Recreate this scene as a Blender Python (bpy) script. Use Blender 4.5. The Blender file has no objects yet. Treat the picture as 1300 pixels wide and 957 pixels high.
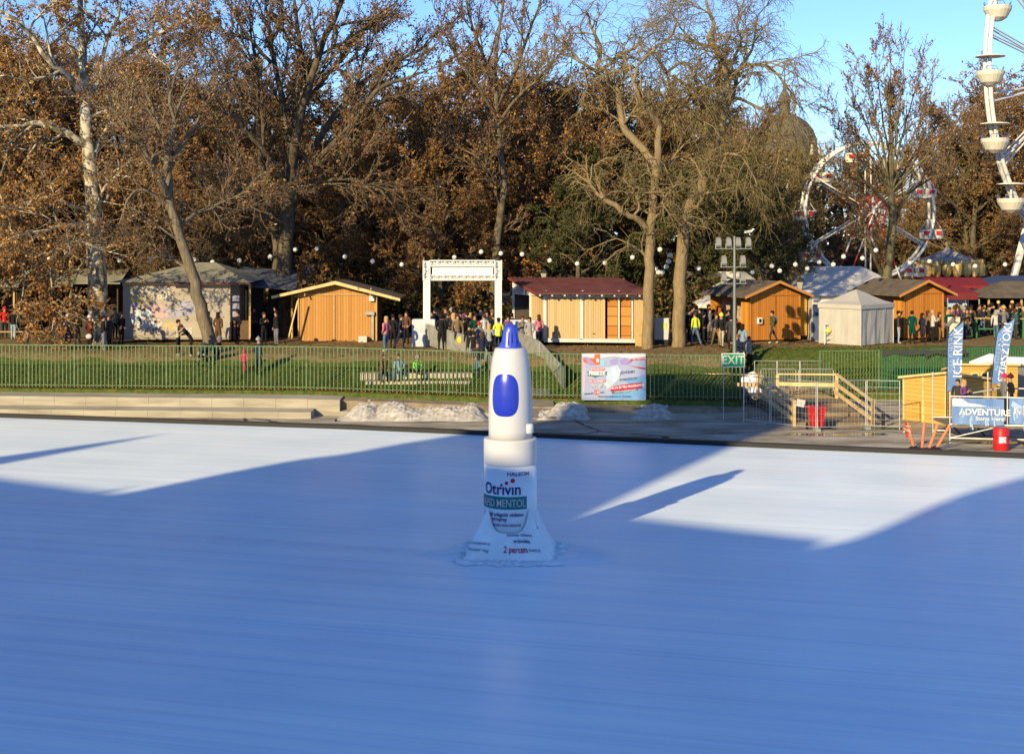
import bpy, bmesh, math, random
import numpy as np
from mathutils import Vector, Matrix
R = math.radians
F, ZC, HY = 1805.0, 7.7, 304.0
scene = bpy.context.scene
COL = scene.collection
rnd = random.Random(7)
AZ, EL = R(31.4), R(20.8)          # light travels towards +Y and to the right, low winter sun
CA, SA, TE = math.cos(AZ), math.sin(AZ), math.tan(EL)

def P(px, py, Y): return Vector(((px-650)*Y/F, Y, ZC-(py-HY)*Y/F))
def WX(px, Y): return (px-650)*Y/F
def WZ(py, Y): return ZC-(py-HY)*Y/F
def onplane(px, py, z=0.0):
    Y = (ZC-z)*F/(py-HY); return Vector((WX(px, Y), Y, z))

# ---------------------------------------------------------------- materials
MATS = {}
def mat(name, col, rough=0.7, metal=0.0, var=0.12, scale=3.0, bump=0.0, spec=0.3, col2=None, stretch=None, detail=4.0, emit=None):
    if name in MATS: return MATS[name]
    m = bpy.data.materials.new(name); m.use_nodes = True
    nt = m.node_tree; b = nt.nodes['Principled BSDF']
    b.inputs['Roughness'].default_value = rough; b.inputs['Metallic'].default_value = metal
    b.inputs['Specular IOR Level'].default_value = spec
    tc = nt.nodes.new('ShaderNodeTexCoord'); mp = nt.nodes.new('ShaderNodeMapping')
    nt.links.new(tc.outputs['Object'], mp.inputs['Vector'])
    if stretch: mp.inputs['Scale'].default_value = stretch
    n = nt.nodes.new('ShaderNodeTexNoise'); n.inputs['Scale'].default_value = scale; n.inputs['Detail'].default_value = detail
    nt.links.new(mp.outputs['Vector'], n.inputs['Vector'])
    r = nt.nodes.new('ShaderNodeValToRGB')
    c = tuple(col)+(1,)
    if col2 is None:
        lo = tuple(max(0, x*(1-var)) for x in col)+(1,); hi = tuple(min(1, x*(1+var)) for x in col)+(1,)
    else: lo, hi = c, tuple(col2)+(1,)
    r.color_ramp.elements[0].position = .3; r.color_ramp.elements[1].position = .7
    r.color_ramp.elements[0].color = lo; r.color_ramp.elements[1].color = hi
    nt.links.new(n.outputs['Fac'], r.inputs['Fac']); nt.links.new(r.outputs['Color'], b.inputs['Base Color'])
    if bump:
        bp = nt.nodes.new('ShaderNodeBump'); bp.inputs['Strength'].default_value = bump; bp.inputs['Distance'].default_value = .02
        nt.links.new(n.outputs['Fac'], bp.inputs['Height']); nt.links.new(bp.outputs['Normal'], b.inputs['Normal'])
    MATS[name] = m
    return m

def planks(name, c1, c2, width=0.14, axis='X', rough=.75):
    """boards: colour per board plus grain and dark joints"""
    if name in MATS: return MATS[name]
    m = bpy.data.materials.new(name); m.use_nodes = True; nt = m.node_tree; b = nt.nodes['Principled BSDF']
    b.inputs['Roughness'].default_value = rough; b.inputs['Specular IOR Level'].default_value = .25
    N = nt.nodes.new; L = nt.links.new
    tc = N('ShaderNodeTexCoord'); sx = N('ShaderNodeSeparateXYZ'); L(tc.outputs['Object'], sx.inputs[0])
    ax = sx.outputs[axis]
    dv = N('ShaderNodeMath'); dv.operation = 'DIVIDE'; dv.inputs[1].default_value = width; L(ax, dv.inputs[0])
    fl = N('ShaderNodeMath'); fl.operation = 'FLOOR'; L(dv.outputs[0], fl.inputs[0])
    fr = N('ShaderNodeMath'); fr.operation = 'FRACT'; L(dv.outputs[0], fr.inputs[0])
    wn = N('ShaderNodeTexWhiteNoise'); wn.noise_dimensions = '1D'; L(fl.outputs[0], wn.inputs['W'])
    nz = N('ShaderNodeTexNoise'); nz.inputs['Scale'].default_value = 6; mp = N('ShaderNodeMapping')
    mp.inputs['Scale'].default_value = (6, 6, .5) if axis == 'X' else (.5, .5, 8)
    L(tc.outputs['Object'], mp.inputs[0]); L(mp.outputs[0], nz.inputs['Vector'])
    ad = N('ShaderNodeMath'); ad.operation = 'ADD'; L(wn.outputs[0], ad.inputs[0]); L(nz.outputs['Fac'], ad.inputs[1])
    hf = N('ShaderNodeMath'); hf.operation = 'MULTIPLY'; hf.inputs[1].default_value = .5; L(ad.outputs[0], hf.inputs[0])
    rp = N('ShaderNodeValToRGB'); rp.color_ramp.elements[0].position = .2; rp.color_ramp.elements[1].position = .8
    rp.color_ramp.elements[0].color = tuple(c1)+(1,); rp.color_ramp.elements[1].color = tuple(c2)+(1,)
    L(hf.outputs[0], rp.inputs[0])
    lt = N('ShaderNodeMath'); lt.operation = 'LESS_THAN'; lt.inputs[1].default_value = .09; L(fr.outputs[0], lt.inputs[0])
    mx = N('ShaderNodeMixRGB'); mx.inputs['Color2'].default_value = tuple(x*.35 for x in c1)+(1,)
    L(lt.outputs[0], mx.inputs[0]); L(rp.outputs[0], mx.inputs['Color1']); L(mx.outputs[0], b.inputs['Base Color'])
    MATS[name] = m; return m

def leafmat(name, col):
    if name in MATS: return MATS[name]
    m = bpy.data.materials.new(name); m.use_nodes = True; nt = m.node_tree
    nt.nodes.clear(); N = nt.nodes.new; L = nt.links.new
    o = N('ShaderNodeOutputMaterial'); d = N('ShaderNodeBsdfDiffuse'); t = N('ShaderNodeBsdfTranslucent'); x = N('ShaderNodeMixShader')
    geo = N('ShaderNodeNewGeometry'); hs = N('ShaderNodeHueSaturation'); hs.inputs['Color'].default_value = tuple(col)+(1,)
    mr = N('ShaderNodeMapRange'); mr.inputs['To Min'].default_value = .55; mr.inputs['To Max'].default_value = 1.5
    L(geo.outputs['Random Per Island'], mr.inputs['Value']); L(mr.outputs[0], hs.inputs['Value'])
    L(hs.outputs[0], d.inputs[0]); L(hs.outputs[0], t.inputs[0]); x.inputs[0].default_value = .25
    L(d.outputs[0], x.inputs[1]); L(t.outputs[0], x.inputs[2]); L(x.outputs[0], o.inputs[0])
    MATS[name] = m; return m

def barkmat(name, c1, c2, scale=2.0, sharp=False, st=(1, 1, .35)):
    m = mat(name, c1, .9, 0, scale=scale, bump=.6, spec=.1, col2=c2, stretch=st, detail=6)
    if sharp:
        for n in m.node_tree.nodes:
            if n.type == 'VALTORGB':
                n.color_ramp.elements[0].position = .46; n.color_ramp.elements[1].position = .54
    return m

# ---------------------------------------------------------------- mesh builder
class MB:
    def __init__(s): s.v = []; s.f = []; s.m = []
    def add(s, vs, fs, mi=0):
        o = len(s.v); s.v += [tuple(v) for v in vs]
        for f in fs: s.f.append(tuple(i+o for i in f)); s.m.append(mi)
        return s
    def box(s, c, d, mi=0, rz=0.0, M=None):
        x, y, z = d[0]/2, d[1]/2, d[2]/2
        vs = [Vector((a*x, b*y, e*z)) for a in (-1, 1) for b in (-1, 1) for e in (-1, 1)]
        if M is not None: vs = [M @ v for v in vs]
        if rz: vs = [Matrix.Rotation(rz, 3, 'Z') @ v for v in vs]
        c = Vector(c)
        return s.add([v+c for v in vs], [(0, 1, 3, 2), (4, 6, 7, 5), (0, 4, 5, 1), (2, 3, 7, 6), (0, 2, 6, 4), (1, 5, 7, 3)], mi)
    def bar(s, a, b, w, h=None, mi=0, up=(0, 0, 1)):
        """rectangular bar from a to b"""
        a, b = Vector(a), Vector(b); h = h or w; t = (b-a).normalized(); u = Vector(up)
        if abs(t.dot(u)) > .98: u = Vector((0, 1, 0))
        r = t.cross(u).normalized()*w/2; q = r.cross(t).normalized()*h/2
        vs = [p+x*r+y*q for p in (a, b) for x, y in ((-1, -1), (1, -1), (1, 1), (-1, 1))]
        return s.add(vs, [(3, 2, 1, 0), (4, 5, 6, 7), (0, 1, 5, 4), (1, 2, 6, 5), (2, 3, 7, 6), (3, 0, 4, 7)], mi)
    def tube(s, pts, rad, k=8, mi=0, cap=True):
        pts = [Vector(p) for p in pts]; n = len(pts)
        if not hasattr(rad, '__len__'): rad = [rad]*n
        vs = []
        for i, p in enumerate(pts):
            t = (pts[min(i+1, n-1)]-pts[max(i-1, 0)]).normalized()
            u = Vector((0, 0, 1)) if abs(t.z) < .9 else Vector((1, 0, 0))
            a = t.cross(u).normalized(); b = a.cross(t).normalized()
            for j in range(k):
                w = 2*math.pi*j/k; vs.append(p+(a*math.cos(w)+b*math.sin(w))*rad[i])
        fs = [(i*k+j, i*k+(j+1) % k, (i+1)*k+(j+1) % k, (i+1)*k+j) for i in range(n-1) for j in range(k)]
        if cap: fs += [tuple(range(k))[::-1], tuple((n-1)*k+j for j in range(k))]
        return s.add(vs, fs, mi)
    def lathe(s, prof, c=(0, 0, 0), k=24, mi=0, cap=True, sq=(1, 1)):
        c = Vector(c); n = len(prof)
        vs = [c+Vector((r*math.cos(2*math.pi*j/k)*sq[0], r*math.sin(2*math.pi*j/k)*sq[1], z)) for r, z in prof for j in range(k)]
        fs = [(i*k+j, i*k+(j+1) % k, (i+1)*k+(j+1) % k, (i+1)*k+j) for i in range(n-1) for j in range(k)]
        if cap: fs += [tuple(range(k))[::-1], tuple((n-1)*k+j for j in range(k))]
        return s.add(vs, fs, mi)
    def prism(s, poly, a, b, mi=0, plane='XZ'):
        """poly in a plane, extruded along the other axis from a to b"""
        def V(p, t): return (p[0], t, p[1]) if plane == 'XZ' else ((t, p[0], p[1]) if plane == 'YZ' else (p[0], p[1], t))
        n = len(poly)
        vs = [V(p, a) for p in poly]+[V(p, b) for p in poly]
        return s.add(vs, [tuple(range(n)), tuple(range(2*n-1, n-1, -1))]+[(i, (i+1) % n, n+(i+1) % n, n+i) for i in range(n)], mi)
    def ell(s, c, r, k=12, h=8, mi=0):
        c = Vector(c)
        if not hasattr(r, '__len__'): r = (r, r, r)
        vs = []
        for i in range(1, h):
            t = math.pi*i/h
            for j in range(k):
                w = 2*math.pi*j/k; vs.append(c+Vector((r[0]*math.sin(t)*math.cos(w), r[1]*math.sin(t)*math.sin(w), -r[2]*math.cos(t))))
        o = len(vs); vs += [c-Vector((0, 0, r[2])), c+Vector((0, 0, r[2]))]
        fs = [(i*k+j, i*k+(j+1) % k, (i+1)*k+(j+1) % k, (i+1)*k+j) for i in range(h-2) for j in range(k)]
        fs += [(o, (j+1) % k, j) for j in range(k)]+[(o+1, (h-2)*k+j, (h-2)*k+(j+1) % k) for j in range(k)]
        return s.add(vs, fs, mi)
    def mesh(s, name, mats, smooth=False):
        me = bpy.data.meshes.new(name); me.from_pydata(s.v, [], s.f)
        for m in (mats if isinstance(mats, (list, tuple)) else [mats]): me.materials.append(m)
        me.polygons.foreach_set('material_index', s.m)
        if smooth: me.polygons.foreach_set('use_smooth', [True]*len(s.f))
        me.update()
        bm = bmesh.new(); bm.from_mesh(me); bmesh.ops.recalc_face_normals(bm, faces=bm.faces); bm.to_mesh(me); bm.free()
        return me
    def build(s, name, mats, parent=None, smooth=False, loc=None, rz=None):
        o = bpy.data.objects.new(name, s.mesh(name, mats, smooth)); COL.objects.link(o)
        if parent is not None: o.parent = parent
        if loc is not None: o.location = loc
        if rz is not None: o.rotation_euler = (0, 0, rz)
        if smooth == 'auto': pass
        return o

LABELS = {}
def tag(o, label=None, cat=None, group=None, kind=None):
    if label: o['label'] = label; LABELS.setdefault(label, []).append(o)
    if cat: o['category'] = cat
    if group: o['group'] = group
    if kind: o['kind'] = kind
    return o
def thing(name, label, cat, loc=(0, 0, 0), rz=0.0, group=None):
    o = bpy.data.objects.new(name, None); COL.objects.link(o); o.empty_display_size = .3
    o.location = loc; o.rotation_euler = (0, 0, rz)
    return tag(o, label, cat, group)
def struct(o): o['kind'] = 'structure'; return o
def copy_tree(o, parent=None, loc=None, rz=None, scale=None):
    c = o.copy(); COL.objects.link(c); c.parent = parent
    for ch in list(o.children): copy_tree(ch, c)
    if loc is not None: c.location = loc
    if rz is not None: c.rotation_euler = (0, 0, rz)
    if scale is not None: c.scale = scale if hasattr(scale, '__len__') else (scale,)*3
    return c

def textmesh(s, size, ext=0.0, align='CENTER', font_scale=1.0, bold=0.0, shear=0.0):
    """lettering as (verts, faces) lying in XZ, facing -Y"""
    cu = bpy.data.curves.new('t', 'FONT'); cu.body = s; cu.size = size; cu.align_x = align; cu.align_y = 'CENTER'
    cu.offset = bold; cu.shear = shear; cu.resolution_u = 3
    o = bpy.data.objects.new('t', cu); COL.objects.link(o); bpy.context.view_layer.update()
    me = bpy.data.meshes.new_from_object(o.evaluated_get(bpy.context.evaluated_depsgraph_get()))
    vs = [(v.co.x*font_scale, v.co.y) for v in me.vertices]; fs = [tuple(p.vertices) for p in me.polygons]
    bpy.data.objects.remove(o); bpy.data.meshes.remove(me); bpy.data.curves.remove(cu)
    return vs, fs
def puttext(mb, s, x, z, size, mi, y=0.0, rot=0.0, bold=0.0, sx=1.0, align='CENTER', shear=0.0, fn=None):
    vs, fs = textmesh(s, size, align=align, bold=bold, shear=shear)
    c, sn = math.cos(rot), math.sin(rot); out = []
    for a, b in vs:
        a *= sx; u, w = x+a*c-b*sn, z+a*sn+b*c
        out.append(fn(u, w) if fn else (u, y, w))
    mb.add(out, fs, mi)

# ---------------------------------------------------------------- terrain function
FX = [-120, -60, -23.4, -8.8, 0, 6.6, 10.0, 11.2, 17, 26, 60, 120]
FY = [70, 68, 65, 63.8, 63, 62.5, 62.3, 68.0, 68.2, 69, 70, 70]
FZ = [.95, .95, .93, .93, .70, .67, .65, .40, .40, .60, .6, .6]
EX = [-120, -40, -22.1, -6.7, 11.2, 18, 40, 120]
EY = [85, 66.0, 61.5, 57.7, 52.0, 50.0, 43.6, 20]
def fy(x): return float(np.interp(x, FX, FY))
def fz(x): return float(np.interp(x, FX, FZ))
def ey(x): return float(np.interp(x, EX, EY))
TOP = 2.2
def ground(x, y):
    s = y-fy(x)
    if s < -.35: return 0.03
    t = min(max(s/4.8, 0), 1); t = t*t*(3-2*t)
    return fz(x)+(TOP-fz(x))*t
# ================================================================ camera, light, sky
cd = bpy.data.cameras.new('camera'); cam = bpy.data.objects.new('camera', cd); COL.objects.link(cam)
cam.location = (0, 0, ZC); cam.rotation_euler = (math.pi/2, 0, 0)
cd.sensor_width = 36; cd.lens = 36*F/1300; cd.shift_y = -(478.5-HY)/1300; cd.clip_end = 5000; cd.clip_start = .5
scene.camera = cam
w = bpy.data.worlds.new('World'); scene.world = w; w.use_nodes = True
nt = w.node_tree; bg = nt.nodes['Background']; sk = nt.nodes.new('ShaderNodeTexSky')
sk.sky_type = 'NISHITA'; sk.sun_disc = False; sk.sun_elevation = EL; sk.sun_rotation = math.pi+AZ
sk.air_density = 0.9; sk.dust_density = 0.0; sk.ozone_density = 5.6
tint = nt.nodes.new('ShaderNodeMixRGB'); tint.blend_type = 'MULTIPLY'; tint.inputs[0].default_value = 1; tint.inputs[2].default_value = (.97, .97, 1.06, 1); nt.links.new(sk.outputs[0], tint.inputs[1]); nt.links.new(tint.outputs[0], bg.inputs[0]); bg.inputs[1].default_value = .093
ld = bpy.data.lights.new('sun', 'SUN'); lo = bpy.data.objects.new('sun', ld); COL.objects.link(lo)
ld.energy = 3.9; ld.angle = R(.55); ld.color = (1, .79, .43)
d = Vector((SA*math.cos(EL), CA*math.cos(EL), -math.sin(EL)))
lo.rotation_euler = d.to_track_quat('-Z', 'Y').to_euler(); lo.location = (-30, -40, 40)
vs = scene.view_settings; vs.view_transform = 'Standard'; vs.look = 'None'; vs.exposure = 1.08; vs.gamma = 1

# ================================================================ ice
def icemat():
    m = bpy.data.materials.new('ice'); m.use_nodes = True; nt = m.node_tree; b = nt.nodes['Principled BSDF']; N = nt.nodes.new; L = nt.links.new
    tc = N('ShaderNodeTexCoord'); mp = N('ShaderNodeMapping'); L(tc.outputs['Object'], mp.inputs[0])
    mp.inputs['Rotation'].default_value = (0, 0, R(15.5))
    def noise(sc, st, det=3):
        q = N('ShaderNodeMapping'); q.inputs['Scale'].default_value = st; L(mp.outputs[0], q.inputs[0])
        n = N('ShaderNodeTexNoise'); n.inputs['Scale'].default_value = sc; n.inputs['Detail'].default_value = det; L(q.outputs[0], n.inputs['Vector']); return n
    a = noise(1, (.035, 2.6, 1), 6); c = noise(1, (.16, 14, 1), 5); e = noise(.35, (1, 1, 1), 3); g = noise(1, (.05, .35, 1), 3)
    def ramp(n, p0, p1, c0, c1):
        r = N('ShaderNodeValToRGB'); r.color_ramp.elements[0].position = p0; r.color_ramp.elements[1].position = p1
        r.color_ramp.elements[0].color = c0; r.color_ramp.elements[1].color = c1; L(n.outputs['Fac'], r.inputs[0]); return r
    r1 = ramp(a, .3, .62, (.76, .89, .99, 1), (.88, .96, 1, 1)); r2 = ramp(c, .34, .56, (.90, .92, .94, 1), (1, 1, 1, 1)); k_ = noise(1, (.02, 5.5, 1), 5); r5 = ramp(k_, .36, .46, (.89, .91, .94, 1), (1, 1, 1, 1)); sc2 = noise(1, (.5, 26, 1), 4); r6 = ramp(sc2, .62, .70, (1, 1, 1, 1), (.95, .965, .98, 1))
    r3 = ramp(g, .28, .6, (.93, .95, .97, 1), (1, 1, 1, 1))
    r4 = ramp(e, .35, .6, (.93, .95, .97, 1), (1, 1, 1, 1))
    last = r1.outputs[0]
    for r in (r2, r3, r4, r5, r6):
        x = N('ShaderNodeMixRGB'); x.blend_type = 'MULTIPLY'; x.inputs[0].default_value = 1; L(last, x.inputs[1]); L(r.outputs[0], x.inputs[2]); last = x.outputs[0]
    L(last, b.inputs['Base Color']); b.inputs['Roughness'].default_value = .42; b.inputs['Specular IOR Level'].default_value = .13
    bp = N('ShaderNodeBump'); bp.inputs['Strength'].default_value = .3; bp.inputs['Distance'].default_value = .02
    L(c.outputs['Fac'], bp.inputs['Height']); L(bp.outputs[0], b.inputs['Normal'])
    rr = N('ShaderNodeMapRange'); rr.inputs['To Min'].default_value = .2; rr.inputs['To Max'].default_value = .42
    L(g.outputs['Fac'], rr.inputs['Value']); L(rr.outputs[0], b.inputs['Roughness'])
    return m
mb = MB(); xs = [-120, -60, -40, -30, -22.1, -15, -6.7, 2, 11.2, 14, 18, 25, 40, 70]
top = [(x, ey(x)-.02) for x in xs]
n = len(xs); vs_ = [(x, y, 0) for x, y in top]+[(x, -8, 0) for x, y in top]
mb.add(vs_, [(i, n+i, n+i+1, i+1) for i in range(n-1)])
struct(mb.build('ice_rink_surface', icemat()))

# black rubber-faced rink board along the far edge
mb = MB(); pts = []
for a, b in zip(xs[:-1], xs[1:]):
    p, q = Vector((a, ey(a)+.12, 0)), Vector((b, ey(b)+.12, 0)); pts.append((p, q))
    mb.bar(p+Vector((0, 0, .06)), q+Vector((0, 0, .06)), .30, .20)
tag(mb.build('rink_border', mat('black_rubber', (.012, .012, .014), .6)), 'low black rubber border along the far edge of the ice', 'rink border')

# plaza paving
def pavemat():
    m = mat('concrete_plaza', (.27, .24, .19), .85, scale=.5, bump=.15, col2=(.45, .41, .335), detail=8)
    nt = m.node_tree; N = nt.nodes.new; L = nt.links.new; b = nt.nodes['Principled BSDF']
    tc = N('ShaderNodeTexCoord')
    v = N('ShaderNodeTexVoronoi'); v.feature = 'DISTANCE_TO_EDGE'; v.inputs['Scale'].default_value = .13
    nz = N('ShaderNodeTexNoise'); nz.inputs['Scale'].default_value = 1.2; L(tc.outputs['Object'], nz.inputs['Vector'])
    mx = N('ShaderNodeMixRGB'); mx.inputs[0].default_value = .3; L(tc.outputs['Object'], mx.inputs[1]); L(nz.outputs['Color'], mx.inputs[2]); L(mx.outputs[0], v.inputs['Vector'])
    lt = N('ShaderNodeMath'); lt.operation = 'LESS_THAN'; lt.inputs[1].default_value = .006; L(v.outputs['Distance'], lt.inputs[0])
    c = N('ShaderNodeMixRGB'); c.inputs[2].default_value = (.05, .042, .035, 1); L(lt.outputs[0], c.inputs[0])
    src = [l.from_socket for l in nt.links if l.to_socket == b.inputs['Base Color']][0]
    n2 = N('ShaderNodeTexNoise'); n2.inputs['Scale'].default_value = .8; n2.inputs['Detail'].default_value = 8; n2.inputs['Roughness'].default_value = .7
    mp = N('ShaderNodeMapping'); mp.inputs['Scale'].default_value = (.35, 1.2, 1); L(tc.outputs['Object'], mp.inputs[0]); L(mp.outputs[0], n2.inputs['Vector'])
    rp = N('ShaderNodeValToRGB'); rp.color_ramp.elements[0].position = .40; rp.color_ramp.elements[1].position = .55
    rp.color_ramp.elements[0].color = (.5, .46, .42, 1); rp.color_ramp.elements[1].color = (1, 1, 1, 1); L(n2.outputs['Fac'], rp.inputs[0])
    mm = N('ShaderNodeMixRGB'); mm.blend_type = 'MULTIPLY'; mm.inputs[0].default_value = 1; L(src, mm.inputs[1]); L(rp.outputs[0], mm.inputs[2])
    L(mm.outputs[0], c.inputs[1]); L(c.outputs[0], b.inputs['Base Color']); return m
mb = MB(); g0 = [(x, ey(x)+.02, .02) for x in xs]; g1 = [(x, max(fy(x)+.2, ey(x)+1), .03) for x in xs]
xs2 = sorted(set(xs+FX)); xs2 = [x for x in xs2 if x <= 70]
A = [(x, ey(x)+.1, .03) for x in xs2]; B = [(x, max(fy(x)-.1, ey(x)+.5) if x < 10 else 73, .03) for x in xs2]; n = len(xs2)
mb.add(A+B, [(i, n+i, n+i+1, i+1) for i in range(n-1)])
struct(mb.build('plaza_pavement', pavemat()))

# puddles: thin wet sheets on the plaza
mw = mat('wet_puddle', (.05, .045, .04), .06, spec=.6, var=.05)
def blob(cx, cy, rx, ry, z, seed, k=26, wob=.25):
    r = random.Random(seed); ph = [r.uniform(0, 6.28) for _ in range(4)]
    out = []
    for j in range(k):
        a = 2*math.pi*j/k; q = 1+wob*(math.sin(2*a+ph[0])*.5+math.sin(3*a+ph[1])*.35+math.sin(5*a+ph[2])*.25)
        out.append((cx+rx*q*math.cos(a), cy+ry*q*math.sin(a), z))
    return out
for i, (px, py, rx, ry, lb) in enumerate([(1065, 551, 2.3, .42, 'long dark puddle on the plaza in front of the wooden stairs'),
        (1105, 544, 2.2, .3, 'thin dark puddle on the plaza just behind the long one'),
        (558, 545, .9, .25, 'small wet patch on the paving below the dirty snow bank'),
        (1250, 562, 1.3, .3, 'dark puddle under the scaffold platform beside the red barrel')]):
    c = onplane(px, py, .04); ps = blob(c.x, c.y, rx, ry, .036+.001*i, i)
    o = bpy.data.objects.new('puddle', MB().add(ps, [tuple(range(len(ps)))]).mesh('puddle', mw)); COL.objects.link(o)
    tag(o, lb, 'puddle', kind='structure')

# concrete ledges (seating steps) on the left, kerb further right
mc = mat('ledge_concrete', (.23, .205, .16), .85, scale=1.6, bump=.5, col2=(.37, .34, .275), stretch=(.35, 1, 3), detail=8)
def ledge(x0, x1, s0, s1, zt, zb, step=1.4, curve=None):
    mb = MB(); x = x0; k = max(1, int((x1-x0)/step)); X = [x0+(x1-x0)*i/k for i in range(k+1)]
    for a, b in zip(X[:-1], X[1:]):
        def Y(x, s): return fy(x)-s
        za, zb_ = (zt(a) if callable(zt) else zt), (zt(b) if callable(zt) else zt)
        p = [(a, Y(a, s0), za), (a, Y(a, s1), za-.03), (a, Y(a, s1), zb), (a, Y(a, s0), zb)]
        q = [(b-.008, Y(b, s0), zb_), (b-.008, Y(b, s1), zb_-.03), (b-.008, Y(b, s1), zb), (b-.008, Y(b, s0), zb)]
        mb.add(p+q, [(0, 1, 5, 4), (1, 2, 6, 5), (2, 3, 7, 6), (3, 0, 4, 7), (0, 3, 2, 1), (4, 5, 6, 7)])
    return mb
struct(ledge(-60, -7.5, .28, 1.75, lambda x: fz(x)-.16, -.05).build('upper_concrete_ledge', mc))
struct(ledge(-60, -8.6, 1.76, 2.95, .34, -.05).build('lower_concrete_ledge', mc))
struct(ledge(-7.5, 10.1, .28, 1.3, lambda x: fz(x)-.22, -.05).build('kerb_bank', mat('kerb_bank', (.14, .11, .08), .95, scale=2, bump=.5, col2=(.28, .23, .16))))
struct(ledge(-8.5, 10.1, 1.31, 1.75, .24, -.05).build('kerb_stones', mc))

# ================================================================ terrain of the park
xg = np.concatenate([np.linspace(-700, -80, 8), np.linspace(-60, -28, 12), np.linspace(-27, 27, 109), np.linspace(30, 60, 12), np.linspace(80, 700, 8)])
sg = [-.3, 0, .5, 1, 1.5, 2, 2.5, 3, 3.5, 4, 4.5, 5, 6, 7, 9, 12, 18, 26, 40, 60, 100, 200, 400, 1500]
vv = []; gr = []
for s in sg:
    for x in xg:
        y = fy(x)+s; z = ground(x, max(y, fy(x)-.3))
        if 1 < s < 60: z += .035*math.sin(x*1.7+s)*math.sin(s*2.1+x*.6)
        vv.append((x, y, z)); gr.append(max(0, min(1, (3.9-s)/1.0)) if x < 10 else max(0, min(1, (5.2-s)/1.0)))
nx = len(xg)
ff = [(j*nx+i, j*nx+i+1, (j+1)*nx+i+1, (j+1)*nx+i) for j in range(len(sg)-1) for i in range(nx-1)]
base = len(vv)
for x in xg: vv.append((x, fy(x)-.3, -.1)); gr.append(.3)
ff += [(base+i, base+i+1, i+1, i) for i in range(nx-1)]
me = bpy.data.meshes.new('park_ground'); me.from_pydata(vv, [], ff)
at = me.attributes.new('grass', 'FLOAT', 'POINT'); at.data.foreach_set('value', gr)
m = bpy.data.materials.new('park_ground'); m.use_nodes = True; nt = m.node_tree; b = nt.nodes['Principled BSDF']; N = nt.nodes.new; L = nt.links.new
b.inputs['Roughness'].default_value = .95; b.inputs['Specular IOR Level'].default_value = .05
tc = N('ShaderNodeTexCoord')
def nz_(s, d=6, rough=.6):
    n = N('ShaderNodeTexNoise'); n.inputs['Scale'].default_value = s; n.inputs['Detail'].default_value = d; n.inputs['Roughness'].default_value = rough; L(tc.outputs['Object'], n.inputs['Vector']); return n
def rp_(src, p0, p1, c0, c1):
    r = N('ShaderNodeValToRGB'); r.color_ramp.elements[0].position = p0; r.color_ramp.elements[1].position = p1
    r.color_ramp.elements[0].color = tuple(c0)+(1,); r.color_ramp.elements[1].color = tuple(c1)+(1,); L(src, r.inputs[0]); return r
n1 = nz_(5); n2 = nz_(.7); n3 = nz_(14, 3)
gA = rp_(n1.outputs['Fac'], .35, .65, (.035, .066, .012), (.085, .115, .028)); dA = rp_(n1.outputs['Fac'], .35, .65, (.12, .088, .042), (.25, .185, .095))
at = N('ShaderNodeAttribute'); at.attribute_name = 'grass'
s1 = N('ShaderNodeMath'); s1.operation = 'ADD'; L(at.outputs['Fac'], s1.inputs[0])
s0 = N('ShaderNodeMath'); s0.operation = 'MULTIPLY_ADD'; s0.inputs[1].default_value = 1.6; s0.inputs[2].default_value = -.8; L(n2.outputs['Fac'], s0.inputs[0]); L(s0.outputs[0], s1.inputs[1])
s2 = rp_(s1.outputs[0], .42, .62, (0, 0, 0), (1, 1, 1))
mx = N('ShaderNodeMixRGB'); L(s2.outputs[0], mx.inputs[0]); L(dA.outputs[0], mx.inputs[1]); L(gA.outputs[0], mx.inputs[2])
lv = rp_(n3.outputs['Fac'], .60, .64, (0, 0, 0), (1, 1, 1)); m2 = N('ShaderNodeMixRGB'); m2.inputs[2].default_value = (.22, .10, .03, 1)
L(lv.outputs[0], m2.inputs[0]); L(mx.outputs[0], m2.inputs[1]); L(m2.outputs[0], b.inputs['Base Color'])
bp = N('ShaderNodeBump'); bp.inputs['Strength'].default_value = .35; bp.inputs['Distance'].default_value = .05; L(n3.outputs['Fac'], bp.inputs['Height']); L(bp.outputs[0], b.inputs['Normal'])
me.materials.append(m); me.polygons.foreach_set('use_smooth', [True]*len(ff)); me.update()
o = bpy.data.objects.new('park_ground', me); COL.objects.link(o); struct(o)
# land under and behind everything else (behind the bridge, beside the rink)
o = MB().add([(-900, -900, -.25), (900, -900, -.25), (900, 76, -.25), (-900, 76, -.25)], [(0, 1, 2, 3)]).build('lower_ground', mat('lower_ground', (.12, .1, .07), .95)); struct(o)

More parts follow.
